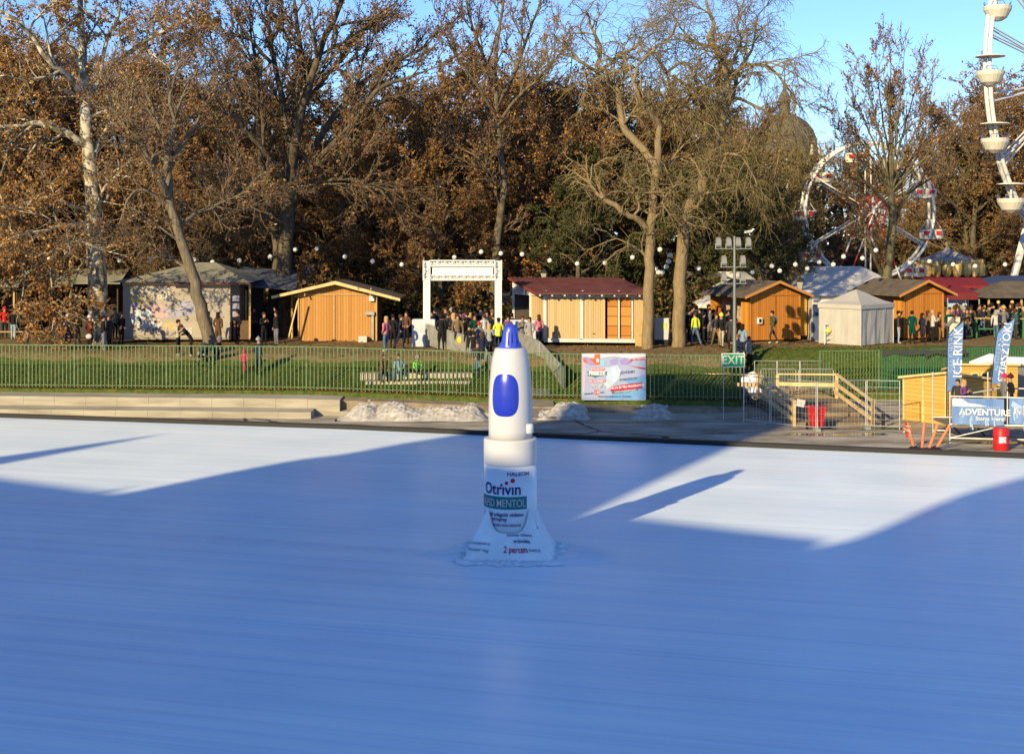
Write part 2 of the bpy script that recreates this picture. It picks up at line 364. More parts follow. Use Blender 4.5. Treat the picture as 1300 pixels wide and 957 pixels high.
# grass blades and fallen leaves
def scatter(name, label, cnt, fn, mats, w, h, up=True, seed=1):
    r = np.random.default_rng(seed); V = []; Fc = []; M = []
    for i in range(cnt):
        x, y = fn(r); z = ground(x, y); a = r.uniform(0, 6.283); s = r.uniform(.6, 1.4)
        dx, dy = math.cos(a)*w*s/2, math.sin(a)*w*s/2; o = len(V)
        if up:
            V += [(x-dx, y-dy, z-.01), (x+dx, y+dy, z-.01), (x+r.uniform(-.04, .04), y+r.uniform(-.04, .04), z+h*s)]; Fc.append((o, o+1, o+2))
        else:
            t = r.uniform(-.4, .4)*w
            V += [(x-dx, y-dy, z+.015+t*.3), (x+dy, y-dx, z+.02+abs(t)), (x+dx, y+dy, z+.015), (x-dy, y+dx, z+.03+abs(t))]; Fc.append((o, o+1, o+2, o+3))
        M.append(int(r.integers(0, len(mats))))
    mb = MB(); mb.v = V; mb.f = Fc; mb.m = M
    me = bpy.data.meshes.new(name); me.from_pydata(V, [], Fc)
    for q in mats: me.materials.append(q)
    me.polygons.foreach_set('material_index', M); me.update()
    o = bpy.data.objects.new(name, me); COL.objects.link(o); tag(o, label, 'grass' if up else 'leaves', kind='stuff'); return o
def lawn(r):
    x = r.uniform(-26, 20); s = r.uniform(-.1, 3.0 if x < 10 else 5) if r.random() < .75 else r.uniform(-.25, .5)
    return x, fy(x)+s
scatter('lawn_grass', 'short green grass on the sloping lawn behind the fence', 30000, lawn, [leafmat('grass_a', (.05, .095, .016)), leafmat('grass_b', (.085, .125, .03)), leafmat('grass_c', (.12, .11, .045))], .045, .045)
def lit(r):
    x = r.uniform(-26, 24); s = abs(r.normal(0, .5))-.25 if r.random() < .55 else r.uniform(0, 16)
    return x, fy(x)+s
scatter('fallen_leaves', 'fallen brown leaves along the fence foot and on the bare ground', 11000, lit, [leafmat('litter_a', (.22, .09, .03)), leafmat('litter_b', (.30, .16, .06)), leafmat('litter_c', (.12, .06, .03))], .11, 0, up=False, seed=2)

# ================================================================ castle behind the camera (throws the long shadows)
cas = thing('castle', 'grey stone castle with towers and spires behind the bridge, throwing the long shadows', 'castle', (0, 0, 0), -AZ)
st = mat('castle_stone', (.44, .42, .38), .9, scale=.6, bump=.3, col2=(.56, .54, .50)); sl = mat('castle_slate', (.10, .10, .11), .8)
V0 = -20.0
def H(v): return (v-V0)*TE
def wall(name, u0, u1, v, depth=7, m=st, holes=True):
    mb = MB(); mb.box(((u0+u1)/2, V0-depth/2, H(v)/2), (u1-u0, depth, H(v)))
    o = mb.build(name, m, cas)
    if holes and u1-u0 > 3:
        for i in range(int((u1-u0)/2.6)):
            for z in (4, 8, 12):
                if z < H(v)-2:
                    MB().box((u0+1.6+i*2.6, V0+.02, z), (.9, .12, 1.8)).build('window', mat('castle_glass', (.03, .04, .05), .2), o)
    return o
wall('wall', -44.5, -32.35, 30.6)
MB().prism([(-32.35, H(31.3)), (-32.5, H(36)), (-32.3, H(39.4)), (-31.75, H(40.9)), (-31.5, H(44.3)), (-31.0, H(47.8)), (-30.35, H(51.5)), (-30.0, H(53.2)), (-30.0, 0), (-32.35, 0)], V0-5.6, V0-.6).build('steep_roof', sl, cas)
wall('keep', -30.0, -27.5, 56.3, 6)
wall('great_tower', -27.5, -20.7, 63.0, 7.5)
MB().prism([(-20.75, H(54)), (-20.6, H(51.5)), (-20.4, H(48.7)), (-19.8, H(43)), (-19.3, H(38.5)), (-18.8, H(34.9)), (-18.8, 0), (-20.75, 0)], V0-5.6, V0-.6).build('buttress', sl, cas)
wall('wall', -18.8, -12.1, 35.4, 6.4)
MB().prism([(-12.1, H(34.7)), (-11.55, H(36.3)), (-11.3, H(38.4)), (-11.05, H(42)), (-10.75, H(44.6)), (-9.9, H(48.3)), (-8.4, H(54)), (-8.4, 0), (-12.1, 0)], V0-5.4, V0-.5).build('steep_roof', sl, cas)
wall('gate_tower', -8.4, -3.2, 58, 7)
def spire(u, vb, va, r, body=25):
    mb = MB(); mb.lathe([(r*1.0, H(body)), (r*1.0, H(vb)-.3), (r*1.25, H(vb)-.2), (r*1.25, H(vb)), (r*.9, H(vb)+.02), (r*.55, H(vb+(va-vb)*.45)), (.05, H(va))], (u, V0-2.5, 0), 16)
    mb.build('spire', sl, cas, smooth=False)
spire(-41.1, 33.2, 43.2, 1.0); spire(-33.2, 31.3, 34.2, .3)

# ================================================================ green park fence
mg = mat('green_paint', (.085, .15, .065), .6, var=.3, scale=5); mgd = mat('dark_green_paint', (.03, .12, .06), .5, var=.25, scale=5)
def picket_fence(name, label, x0, x1, n, h, sp, m, w=.032, zoff=0, skip=None, group=None):
    x0, x1 = float(x0), float(x1)
    root = thing(name, label, 'fence', (x0, fy(x0), fz(x0)+zoff), 0, group)
    o0 = root.location.copy()
    for i in range(n+1):
        x = x0+(x1-x0)*i/n; b = Vector((x, fy(x), fz(x)+zoff))-o0
        MB().box(b+Vector((0, 0, h/2-.05)), (.07, .07, h+.12)).build('post', m, root)
        if i == n: break
        x2 = x0+(x1-x0)*(i+1)/n; c = Vector((x2, fy(x2), fz(x2)+zoff))-o0
        mb = MB()
        for zz in (.14, h-.02): mb.bar(b+Vector((.05, 0, zz)), c+Vector((-.05, 0, zz)), .035, .045)
        k = max(2, int(round((c-b).length/sp)))
        for j in range(1, k):
            p = b+(c-b)*j/k; lean = rnd.uniform(-.006, .006)
            mb.bar(p+Vector((0, -.03, .03)), p+Vector((lean, -.03, h-.045)), w, w*.8)
        mb.build('picket_panel', m, root)
    return root
picket_fence('picket_fence', 'long pale green picket fence between the concrete ledge and the lawn', -30.6, 10.0, 19, 1.98, .172, mg, w=.040)
picket_fence('picket_fence', 'green picket fence on the slope behind the wooden stairs', 14.75, 17.6, 1, 1.98, .15, mg)
fo = picket_fence('picket_fence', 'dark green close-set picket fence behind the yellow wooden shed', 17.75, 32, 7, 1.95, .125, mgd, w=.055)
for i in range(2):
    x = 17.75+i*2.03; x2 = x+2.03
    mb = MB(); a = Vector((0+i*2.03, -.08, 1.5)); 
    mb.add([(i*2.03, -.07, 1.98), (i*2.03+2.03, -.07, 1.98+.03), (i*2.03+2.03, -.10, 1.80), (i*2.03+1.2, -.11, 1.72), (i*2.03+.5, -.10, 1.84), (i*2.03, -.09, 1.6)], [(0, 1, 2, 3, 4, 5)])
    mb.build('mesh_cover', mat('black_mesh_cover', (.03, .035, .035), .8), fo)
# ================================================================ trees
def fastmesh(name, parts, mats, smooth=False):
    """parts: list of (verts Nx3, faces MxK, material index or array)"""
    V = []; Lp = []; cnt = []; mi = []; o = 0
    for v, f, m in parts:
        if len(f) == 0: continue
        V.append(v); Lp.append((f+o).ravel()); cnt.append(np.full(len(f), f.shape[1])); mi.append(np.broadcast_to(m, (len(f),))); o += len(v)
    V = np.concatenate(V).astype(np.float32); Lp = np.concatenate(Lp).astype(np.int32); cnt = np.concatenate(cnt).astype(np.int32); mi = np.concatenate(mi).astype(np.int32)
    me = bpy.data.meshes.new(name); me.vertices.add(len(V)); me.vertices.foreach_set('co', V.ravel())
    me.loops.add(len(Lp)); me.loops.foreach_set('vertex_index', Lp)
    me.polygons.add(len(cnt)); me.polygons.foreach_set('loop_start', np.concatenate([[0], np.cumsum(cnt)[:-1]]).astype(np.int32))
    me.polygons.foreach_set('loop_total', cnt) if hasattr(me.polygons[0], 'loop_total') else None
    me.polygons.foreach_set('material_index', mi)
    if smooth: me.polygons.foreach_set('use_smooth', np.ones(len(cnt), bool))
    for m in mats: me.materials.append(m)
    me.update(calc_edges=True); me.validate(); return me

def nrm(a): return a/np.maximum(np.linalg.norm(a, axis=-1, keepdims=True), 1e-9)
def tubes(polys, k):
    """polys: list of (pts nx3, radii n) -> verts, quad faces (vectorised per point count)"""
    out = []; byn = {}
    for p, r in polys: byn.setdefault(len(p), []).append((p, r))
    for n, lst in byn.items():
        Pn = np.array([a for a, _ in lst]); Rn = np.array([b for _, b in lst])
        T = np.empty_like(Pn); T[:, 1:-1] = Pn[:, 2:]-Pn[:, :-2]; T[:, 0] = Pn[:, 1]-Pn[:, 0]; T[:, -1] = Pn[:, -1]-Pn[:, -2]; T = nrm(T)
        ref = np.where(np.abs(T[:, :1, 2:3]) < .75, np.array([0, 0, 1.]), np.array([1., 0.13, 0]))
        A = nrm(np.cross(T, np.broadcast_to(ref, T.shape))); B = np.cross(A, T)
        th = 2*np.pi*np.arange(k)/k
        V = Pn[:, :, None]+(A[:, :, None]*np.cos(th)[None, None, :, None]+B[:, :, None]*np.sin(th)[None, None, :, None])*Rn[:, :, None, None]
        m = len(lst); b = (np.arange(m)*n*k)[:, None, None]; i = np.arange(n-1)[None, :, None]; j = np.arange(k)[None, None, :]; j2 = (j+1) % k
        Fc = np.stack(np.broadcast_arrays(b+i*k+j, b+i*k+j2, b+(i+1)*k+j2, b+(i+1)*k+j), -1).reshape(-1, 4)
        out.append((V.reshape(-1, 3), Fc))
    return out

class Tree:
    def __init__(s, seed, cfg): s.r = np.random.default_rng(seed); s.c = cfg; s.big = []; s.small = []; s.twigs = []
    def limb(s, pts, r0, r1, wob=0.0, childs=None, lvl=0, t0=.25):
        pts = np.array(pts, float); n = len(pts)
        # resample with Catmull-Rom
        q = []
        for i in range(n-1):
            p0, p1, p2, p3 = pts[max(i-1, 0)], pts[i], pts[i+1], pts[min(i+2, n-1)]
            for t in (0, 1/3, 2/3): q.append(.5*((2*p1)+(-p0+p2)*t+(2*p0-5*p1+4*p2-p3)*t*t+(-p0+3*p1-3*p2+p3)*t**3))
        q.append(pts[-1]); q = np.array(q); q[1:] += s.r.normal(0, 1, (len(q)-1, 3))*wob
        rad = np.linspace(1, 0, len(q))**.8*(r0-r1)+r1
        s.big.append((q, rad)); seg = np.linalg.norm(np.diff(q, axis=0), axis=1); L = seg.sum()
        k = childs if childs is not None else max(2, int(L*s.c['dens'])); cum = np.concatenate([[0], np.cumsum(seg)])/L
        for i in range(k):
            t = t0+(1-t0)*(i+s.r.random())/k; x = np.array([np.interp(t, cum, q[:, a]) for a in range(3)])
            j = min(np.searchsorted(cum, t), len(q)-1); d = nrm(q[j]-q[max(j-1, 0)]); rr = float(np.interp(t, cum, rad))
            s.sub(x, d, s.c['len1']*s.r.uniform(.6, 1.2)*(1.15-.45*t), min(rr*.6, s.c['r1']), 1)
        s.sub(q[-1], nrm(q[-1]-q[-2]), s.c['len1']*.8, r1*.9, 1, tip=True)
    def dirn(s, d, ang):
        a = s.r.normal(0, 1, 3); a -= a.dot(d)*d; a /= max(np.linalg.norm(a), 1e-6)
        w = ang*s.r.uniform(.6, 1.25); v = d*math.cos(w)+a*math.sin(w); return v/np.linalg.norm(v)
    def sub(s, p, d, L, r, lvl, tip=False):
        c = s.c; ns = (0, 5, 4, 3)[lvl]; d = d if tip else s.dirn(d, c['ang']); pts = [p]
        for i in range(ns):
            d = d+s.r.normal(0, 1, 3)*c['wig']+np.array([0, 0, c['up'] if lvl < 3 else c['up3']]); d /= np.linalg.norm(d)
            pts.append(pts[-1]+d*L/ns)
        q = np.array(pts); rad = np.linspace(r, max(r*.35, c['rmin']), ns+1)
        if lvl == 3: s.twigs.append((q, np.maximum(rad, c['rmin']))); return
        s.small.append((q, np.maximum(rad, c['rmin'])))
        k = c['n1'] if lvl == 1 else c['n2']; k = int(s.r.integers(int(k*.7), int(k*1.3)+1))
        for i in range(k):
            t = .15+.85*(i+s.r.random())/k; x = t*ns; j = min(int(x), ns-1); pp = q[j]+(q[j+1]-q[j])*(x-j)
            s.sub(pp, nrm(q[j+1]-q[j]), L*c['ratio']*s.r.uniform(.7, 1.2), max(r*.5, c['rmin']), lvl+1)
    def leaves(s, per, size, drop=0.0):
        if per <= 0 or not s.twigs: return np.zeros((0, 3)), np.zeros((0, 4), int)
        T = np.array([q for q, _ in s.twigs]); n = len(T); m = int(n*per); idx = s.r.integers(0, n, m)
        # leaves thin out in patches, so the crown keeps gaps
        t = s.r.random(m)*3*.999; j = t.astype(int); f = (t-j)[:, None]; C = T[idx, j]*(1-f)+T[idx, j+1]*f+s.r.normal(0, .07, (m, 3)); C[:, 2] -= size*.4
        a = nrm(s.r.normal(0, 1, (m, 3))+np.array([0, 0, -drop])); b = nrm(np.cross(a, s.r.normal(0, 1, (m, 3)))); z = s.r.uniform(.55, 1.35, (m, 1))*size
        cz = nrm(np.cross(a, b))*.18*z
        V = np.stack([C-a*z*.5, C+b*z*.36+cz, C+a*z*.55, C-b*z*.36+cz], 1).reshape(-1, 3)
        return V, np.arange(m*4).reshape(-1, 4)
    def meshes(s, bark, twigm, leafs, per, size, drop=0.0, ks=(8, 5, 3)):
        t = fastmesh('trunk', [(v, f, 0) for v, f in tubes(s.big, ks[0])], [bark], True)
        pr = [(v, f, 0) for v, f in tubes(s.small, ks[1])]+[(v, f, 1) for v, f in tubes(s.twigs, ks[2])]
        lv, lf = s.leaves(per, size, drop)
        pr.append((lv, lf, 2+s.r.integers(0, len(leafs), len(lf))))
        return t, fastmesh('crown', pr, [bark, twigm]+leafs)
def plant_tree(name, label, cat, meshes, loc, rz=0, sc=1, group=None):
    root = thing(name, label, cat, loc, rz, group); root.scale = (sc,)*3 if not hasattr(sc, '__len__') else sc
    for nm, me in zip(('trunk', 'crown'), meshes):
        o = bpy.data.objects.new(nm, me); COL.objects.link(o); o.parent = root
    return root

bk_plane = barkmat('plane_bark', (.16, .14, .09), (.44, .40, .31), 3.5, True, (1, 1, .6))
bk_grey = barkmat('grey_bark', (.075, .062, .042), (.16, .135, .09), 6)
bk_green = barkmat('mossy_bark', (.08, .072, .042), (.16, .135, .08), 5)
bk_lean = barkmat('furrowed_bark', (.085, .07, .05), (.20, .165, .115), 9, False, (1.6, 1.6, .16))
bk_tan = barkmat('willow_bark', (.15, .11, .06), (.25, .19, .11), 6)
bk_dark = barkmat('dark_bark', (.055, .045, .032), (.13, .105, .07), 6)
tw_brown = mat('twig_brown', (.19, .135, .085), .9, var=.3); tw_grey = mat('twig_grey', (.20, .155, .095), .9, var=.3); tw_olive = mat('twig_olive', (.18, .145, .06), .9, var=.3)
LB = [leafmat('leaf_rust', (.27, .13, .048)), leafmat('leaf_brown', (.22, .13, .062)), leafmat('leaf_dark', (.17, .10, .048)), leafmat('leaf_tan', (.36, .21, .08))]
LO = [leafmat('leaf_orange', (.39, .19, .055)), LB[0], LB[3], LB[1]]
LD = [leafmat('leaf_umber', (.15, .092, .05)), LB[2], LB[1]]
LR = [leafmat('leaf_pinkish', (.24, .125, .08)), LB[3], LB[0]]
LG = [leafmat('leaf_olive', (.18, .14, .045)), leafmat('leaf_yellow_olive', (.25, .185, .06))]
LE = [leafmat('leaf_evergreen', (.045, .062, .022)), leafmat('leaf_deep_green', (.03, .043, .016)), leafmat('leaf_moss', (.06, .075, .022))]
LY = [leafmat('leaf_gold', (.55, .36, .07)), leafmat('leaf_amber', (.42, .24, .05))]

def hero(seed, base, limbs, cfg, bark, twig, leafs, per, size, drop=0.0):
    """limbs given as picture-plane routes at their own depth; base is world"""
    t = Tree(seed, cfg); b = Vector(base)
    for pts, r0, r1, ch in limbs:
        w_ = [P(px, py, b.y+dy)-b for px, py, dy in pts]; t.limb([tuple(p) for p in w_], r0, r1, .035, ch)
    return t.meshes(bark, twig, leafs, per, size, drop)
def gbase(px, Y): x = WX(px, Y); return Vector((x, Y, ground(x, Y)))

# --- the pale plane tree
C1 = dict(dens=1.15, len1=2.9, r1=.09, ang=.95, wig=.16, up=.05, up3=-.10, n1=7, n2=7, ratio=.52, rmin=.011)
b = gbase(129, 74.6)
plant_tree('plane_tree', 'big plane tree with pale mottled trunk and orange leaves beside the printed stall', 'tree', hero(11, b, [
    ([(129, 445, 0), (125, 400, 0), (123, 350, 0), (121, 300, 0), (117, 240, 0), (112, 185, 0), (108, 140, .3), (106, 90, .5), (103, 40, .8), (100, -30, 1)], .58, .10, 9),
    ([(116, 190, 0), (96, 176, -.5), (70, 162, -1), (45, 157, -1.5), (20, 160, -2), (-30, 160, -2.5)], .24, .08, 9),
    ([(119, 195, 0), (135, 165, 1), (150, 150, 1.5), (165, 118, 2), (190, 82, 2.5), (215, 60, 3)], .22, .06, 9),
    ([(108, 125, .3), (85, 95, -1), (60, 75, -2), (42, 50, -2), (15, 25, -3), (-20, 5, -3)], .18, .05, 9),
    ([(108, 132, .3), (125, 103, 1), (145, 82, 2), (172, 62, 2), (215, 35, 2), (255, 20, 2)], .20, .05, 10),
    ([(128, 102, 1), (133, 60, 1), (150, 20, 2), (160, -25, 2)], .13, .05, 6),
    ([(107, 95, .5), (85, 50, .5), (70, 10, 0), (60, -30, 0)], .13, .05, 6),
    ([(124, 265, 0), (138, 248, .5), (142, 226, 1), (156, 210, 1), (178, 204, 1.5)], .13, .04, 6),
    ([(119, 262, 0), (97, 264, -1), (62, 250, -2), (30, 262, -2.5), (-5, 280, -3)], .12, .04, 8),
    ([(121, 300, 0), (98, 306, -1.5), (70, 318, -2.5), (45, 335, -3), (30, 360, -3)], .10, .03, 8),
    ([(122, 322, 0), (104, 336, -1.2), (95, 355, -2), (88, 378, -2.4), (78, 398, -2.5)], .07, .02, 7),
    ([(121, 280, 0), (90, 285, -2), (58, 292, -3), (20, 300, -4), (-10, 318, -4)], .11, .03, 8),
    ([(70, 320, -2.5), (64, 345, -2.6), (66, 370, -2.7), (62, 398, -2.7)], .035, .015, 4),
    ], C1, bk_plane, tw_grey, LO, 6.0, .15), b)
# --- leaning grey tree in front of the printed stall
C2 = dict(dens=1.1, len1=2.8, r1=.07, ang=.8, wig=.2, up=.05, up3=0, n1=8, n2=8, ratio=.55, rmin=.0075)
b = gbase(268, 70.6)
plant_tree('leaning_tree', 'grey-green tree leaning left across the front of the printed stall', 'tree', hero(12, b, [
    ([(269, 446, 0), (258, 402, 0), (247, 360, 0), (234, 315, 0), (217, 262, 0), (212, 215, .5), (214, 185, .8), (222, 150, 1)], .34, .10, 5),
    ([(214, 250, 0), (196, 215, -1), (178, 180, -1.5), (158, 158, -2), (140, 130, -2)], .22, .06, 9),
    ([(213, 225, .5), (225, 195, 1), (245, 165, 2), (262, 130, 2.5), (280, 100, 3)], .14, .05, 9),
    ([(216, 262, 0), (198, 250, -.5), (175, 240, -1), (162, 255, -1.3), (150, 290, -1.5)], .10, .03, 7),
    ([(226, 290, 0), (250, 270, 1), (275, 262, 1.5), (300, 240, 2), (325, 235, 2)], .12, .04, 8),
    ([(222, 150, 1), (215, 120, 1), (225, 85, 1), (215, 55, 1)], .10, .04, 7),
    ([(222, 200, 1), (200, 160, 2), (190, 130, 2), (180, 100, 2)], .10, .04, 7),
    ], C2, bk_lean, tw_brown, LB, 2.0, .13), b)
# --- broad dark tree behind the stalls
C3 = dict(dens=.95, len1=3.6, r1=.09, ang=.62, wig=.15, up=.08, up3=.0, n1=8, n2=7, ratio=.52, rmin=.011)
b = gbase(362, 81)
plant_tree('spreading_tree', 'tall spreading tree with dark twisting limbs behind the closed wooden hut', 'tree', hero(13, b, [
    ([(362, 430, 0), (360, 370, 0), (362, 310, 0), (366, 260, 0), (370, 212, 0)], .50, .32, 2),
    ([(345, 430, 1), (349, 370, 1), (352, 310, 1), (340, 250, 1), (330, 190, 1), (328, 120, 1), (322, 60, 1)], .35, .08, 10),
    ([(370, 215, 0), (380, 155, -1), (398, 90, -1), (422, 30, -1), (445, -25, -1)], .28, .08, 9),
    ([(371, 220, 0), (398, 185, 1), (430, 140, 1), (472, 95, 2), (520, 70, 2), (545, 55, 2)], .24, .05, 10),
    ([(368, 225, 0), (362, 150, 1), (348, 80, 1), (338, 10, 2)], .24, .07, 9),
    ([(370, 205, 0), (384, 135, 2), (382, 65, 2), (372, -10, 2)], .22, .07, 8),
    ([(372, 235, 0), (402, 205, -2), (442, 165, -3), (478, 118, -3), (510, 100, -3), (540, 92, -3)], .20, .05, 9),
    ([(366, 240, 0), (335, 190, -2), (300, 150, -3), (285, 100, -3), (270, 60, -3)], .20, .05, 9),
    ([(384, 135, 2), (420, 90, 3), (455, 40, 3), (500, 5, 3)], .15, .05, 8),
    ([(345, 80, 1), (310, 40, 0), (290, 0, 0)], .12, .05, 6),
    ([(366, 262, 0), (392, 240, -2), (425, 228, -3), (470, 235, -4), (500, 260, -4)], .16, .04, 9),
    ([(362, 290, 0), (335, 272, -2), (305, 268, -3), (280, 285, -4)], .14, .04, 8),
    ], C3, bk_dark, tw_brown, LD, 4.2, .15), b)
# --- tall thin-crowned tree behind the white gate
C5 = dict(dens=.9, len1=2.8, r1=.07, ang=.6, wig=.16, up=.10, up3=.03, n1=7, n2=6, ratio=.52, rmin=.014)
b = gbase(628, 86)
plant_tree('tall_tree', 'tall tree with airy reddish crown against the sky above the white gate', 'tree', hero(15, b, [
    ([(626, 425, 0), (628, 350, 0), (632, 290, 0), (640, 240, 0), (634, 190, 0), (630, 140, 0), (628, 92, 0), (633, 45, 0), (640, -15, 0)], .30, .05, 8),
    ([(631, 125, 0), (617, 80, 1), (600, 35, 1), (590, -10, 1)], .14, .04, 7),
    ([(631, 135, 0), (655, 88, 1), (670, 45, 1), (685, 5, 1)], .15, .04, 7),
    ([(630, 150, 0), (608, 110, -1), (580, 72, -2), (565, 45, -2)], .12, .04, 7),
    ([(632, 160, 0), (660, 120, -1), (695, 92, -2), (705, 60, -2)], .12, .04, 7),
    ([(638, 240, 0), (612, 205, -2), (590, 190, -2)], .10, .04, 6),
    ], C5, bk_grey, tw_brown, LR, 2.6, .14), b)
# --- the two willows
CW = dict(dens=1.25, len1=2.7, r1=.08, ang=.85, wig=.30, up=-.02, up3=-.32, n1=7, n2=7, ratio=.60, rmin=.008)
b = gbase(823, 71.8)
plant_tree('willow_tree', 'bare curly willow with straight tan trunk and a sawn-off limb on its left', 'tree', hero(16, b, [
    ([(822, 443, 0), (823, 390, 0), (825, 340, 0), (826, 300, 0), (828, 262, 0), (832, 225, 0), (835, 190, 0), (836, 160, 0), (824, 142, -.5), (810, 120, -1), (803, 105, -1)], .30, .08, 7),
    ([(836, 172, 0), (839, 150, .5), (846, 132, 1), (850, 112, 1), (846, 90, 1)], .13, .05, 6),
    ([(833, 212, 0), (815, 188, .5), (795, 168, .8), (788, 146, 1), (786, 122, 1), (772, 102, 1), (757, 92, 1), (764, 62, 1), (748, 30, 1)], .23, .06, 12),
    ([(760, 95, 1), (741, 80, 0), (716, 70, 0), (700, 60, 0)], .10, .03, 7),
    ([(760, 92, 1), (790, 70, 2), (812, 55, 2), (822, 30, 2)], .10, .03, 8),
    ([(834, 218, 0), (852, 205, 1), (875, 198, 1.5), (892, 190, 2)], .11, .05, 6),
    ([(826, 298, 0), (812, 281, -.4), (800, 275, -.6), (786, 266, -.8), (766, 252, -1)], .17, .13, 1),
    ([(804, 275, -.5), (812, 262, -.5), (806, 245, -.5), (800, 236, -.5), (790, 226, -.6)], .07, .03, 4),
    ([(803, 107, -1), (812, 82, -1), (830, 62, -1), (850, 48, -1), (862, 20, -1)], .09, .03, 9),
    ([(846, 92, 1), (868, 78, 0), (880, 96, 0), (890, 118, 0)], .08, .03, 8),
    ], CW, bk_tan, tw_olive, LG, .45, .08, .5), b)
b = gbase(863, 72.8)
plant_tree('willow_tree', 'bare curly willow with thick trunk leaning right beside the white cabinet', 'tree', hero(17, b, [
    ([(861, 442, 0), (863, 395, 0), (865, 340, 0), (868, 285, 0), (878, 256, .5), (893, 230, 1), (905, 192, 1), (915, 165, 1), (918, 145, 1), (924, 120, 1), (921, 95, 1), (908, 62, 1), (899, 50, 1), (906, 30, 1), (895, -5, 1)], .36, .06, 10),
    ([(915, 155, 1), (897, 138, 0), (880, 128, -.5), (873, 112, -1), (860, 100, -1)], .15, .05, 8),
    ([(918, 148, 1), (931, 120, 2), (936, 90, 2), (955, 62, 2), (962, 20, 2)], .13, .04, 9),
    ([(922, 105, 1), (950, 82, 0), (982, 90, 0), (1003, 118, 0), (1012, 150, 0)], .11, .03, 10),
    ([(868, 292, 0), (856, 270, -.5), (845, 254, -1), (836, 240, -1)], .11, .07, 2),
    ([(875, 262, .5), (886, 262, 0), (895, 242, -.3), (890, 216, -.5)], .14, .06, 3),
    ([(905, 252, 0), (913, 226, 0), (922, 205, 0)], .06, .02, 3),
    ([(921, 98, 1), (940, 60, 1), (935, 30, 1), (945, 0, 1)], .09, .03, 8),
    ([(908, 62, 1), (885, 55, 1), (870, 42, 1), (855, 20, 1)], .08, .03, 8),
    ([(924, 122, 1), (950, 130, 2), (975, 145, 2), (990, 180, 2), (985, 215, 2)], .09, .03, 9),
    ([(900, 205, 1), (925, 195, -1), (945, 205, -1), (960, 235, -1)], .08, .03, 8),
    ], CW, bk_tan, tw_olive, LG, .45, .08, .5), b)
# --- the tree in front of the small wheel
C8 = dict(dens=1.0, len1=2.1, r1=.045, ang=.6, wig=.14, up=.14, up3=.05, n1=7, n2=6, ratio=.52, rmin=.013)
b = gbase(1117, 86)
fan = [([(1131, 245, 0), (1131+(x-1131)*.35, 245-(245-y)*.42, dy*.4), (1131+(x-1131)*.7, 245-(245-y)*.72, dy*.8), (x, y, dy)], .085, .02, 6)
       for x, y, dy in [(1070, 150, -1.5), (1082, 118, 1.5), (1098, 92, -2), (1112, 80, 2), (1130, 70, 0), (1148, 82, -2), (1165, 98, 2), (1183, 122, -1), (1198, 150, 1.5), (1204, 178, -1.5), (1078, 190, 1)]]
plant_tree('slender_tree', 'slender park tree with thin rusty leaves standing in front of the small wheel', 'tree', hero(18, b, [
    ([(1115, 424, 0), (1121, 372, 0), (1128, 325, 0), (1133, 285, 0), (1131, 245, 0), (1130, 190, 0), (1130, 140, 0)], .38, .08, 7),
    ([(1121, 350, 0), (1108, 322, -1), (1101, 290, -1.5), (1085, 262, -2)], .13, .04, 6),
    ([(1130, 265, 0), (1105, 235, -1.5), (1075, 225, -2)], .10, .03, 6),
    ([(1132, 270, 0), (1160, 240, 1.5), (1190, 225, 2)], .10, .03, 6)]+fan, C8, bk_green, tw_brown, LR, 1.7, .14), b)

# --- background kinds: built once, copied
def generic(seed, h, spread, cfg, bark, twig, leafs, per, size, low=.22, nl=11, rt=.30):
    t = Tree(seed, cfg); r = t.r
    tr = [(0, 0, 0), (r.normal(0, .15), r.normal(0, .15), h*.3), (r.normal(0, .3), r.normal(0, .3), h*.6), (r.normal(0, .4), r.normal(0, .4), h*.92)]
    t.limb(tr, rt, .05, .03, 5, t0=.5)
    for i in range(nl):
        q = low+(.86-low)*i/(nl-1); z = h*q; a = i*2.4+r.uniform(-.4, .4); e = .15+.9*q
        L = spread*(1-abs(q-.45)*1.0)*r.uniform(.8, 1.1); dx, dy = math.cos(a), math.sin(a)
        t.limb([(0, 0, z*.97), (dx*L*.35*math.cos(e), dy*L*.35*math.cos(e), z+L*.3*math.sin(e)), (dx*L*.75*math.cos(e*.8), dy*L*.75*math.cos(e*.8), z+L*.65*math.sin(e)), (dx*L*math.cos(e*.7), dy*L*math.cos(e*.7), z+L*.95*math.sin(e))], rt*.42, .04, .05, 6)
    return t.meshes(bark, twig, leafs, per, size, ks=(6, 4, 3))
CG = dict(dens=1, len1=2.6, r1=.06, ang=.8, wig=.18, up=.06, up3=-.03, n1=7, n2=6, ratio=.52, rmin=.014)
CB = dict(dens=1, len1=2.9, r1=.06, ang=.6, wig=.16, up=.12, up3=.03, n1=9, n2=8, ratio=.52, rmin=.013)
CE = dict(dens=1, len1=1.9, r1=.05, ang=.9, wig=.2, up=.02, up3=0, n1=8, n2=7, ratio=.5, rmin=.012)
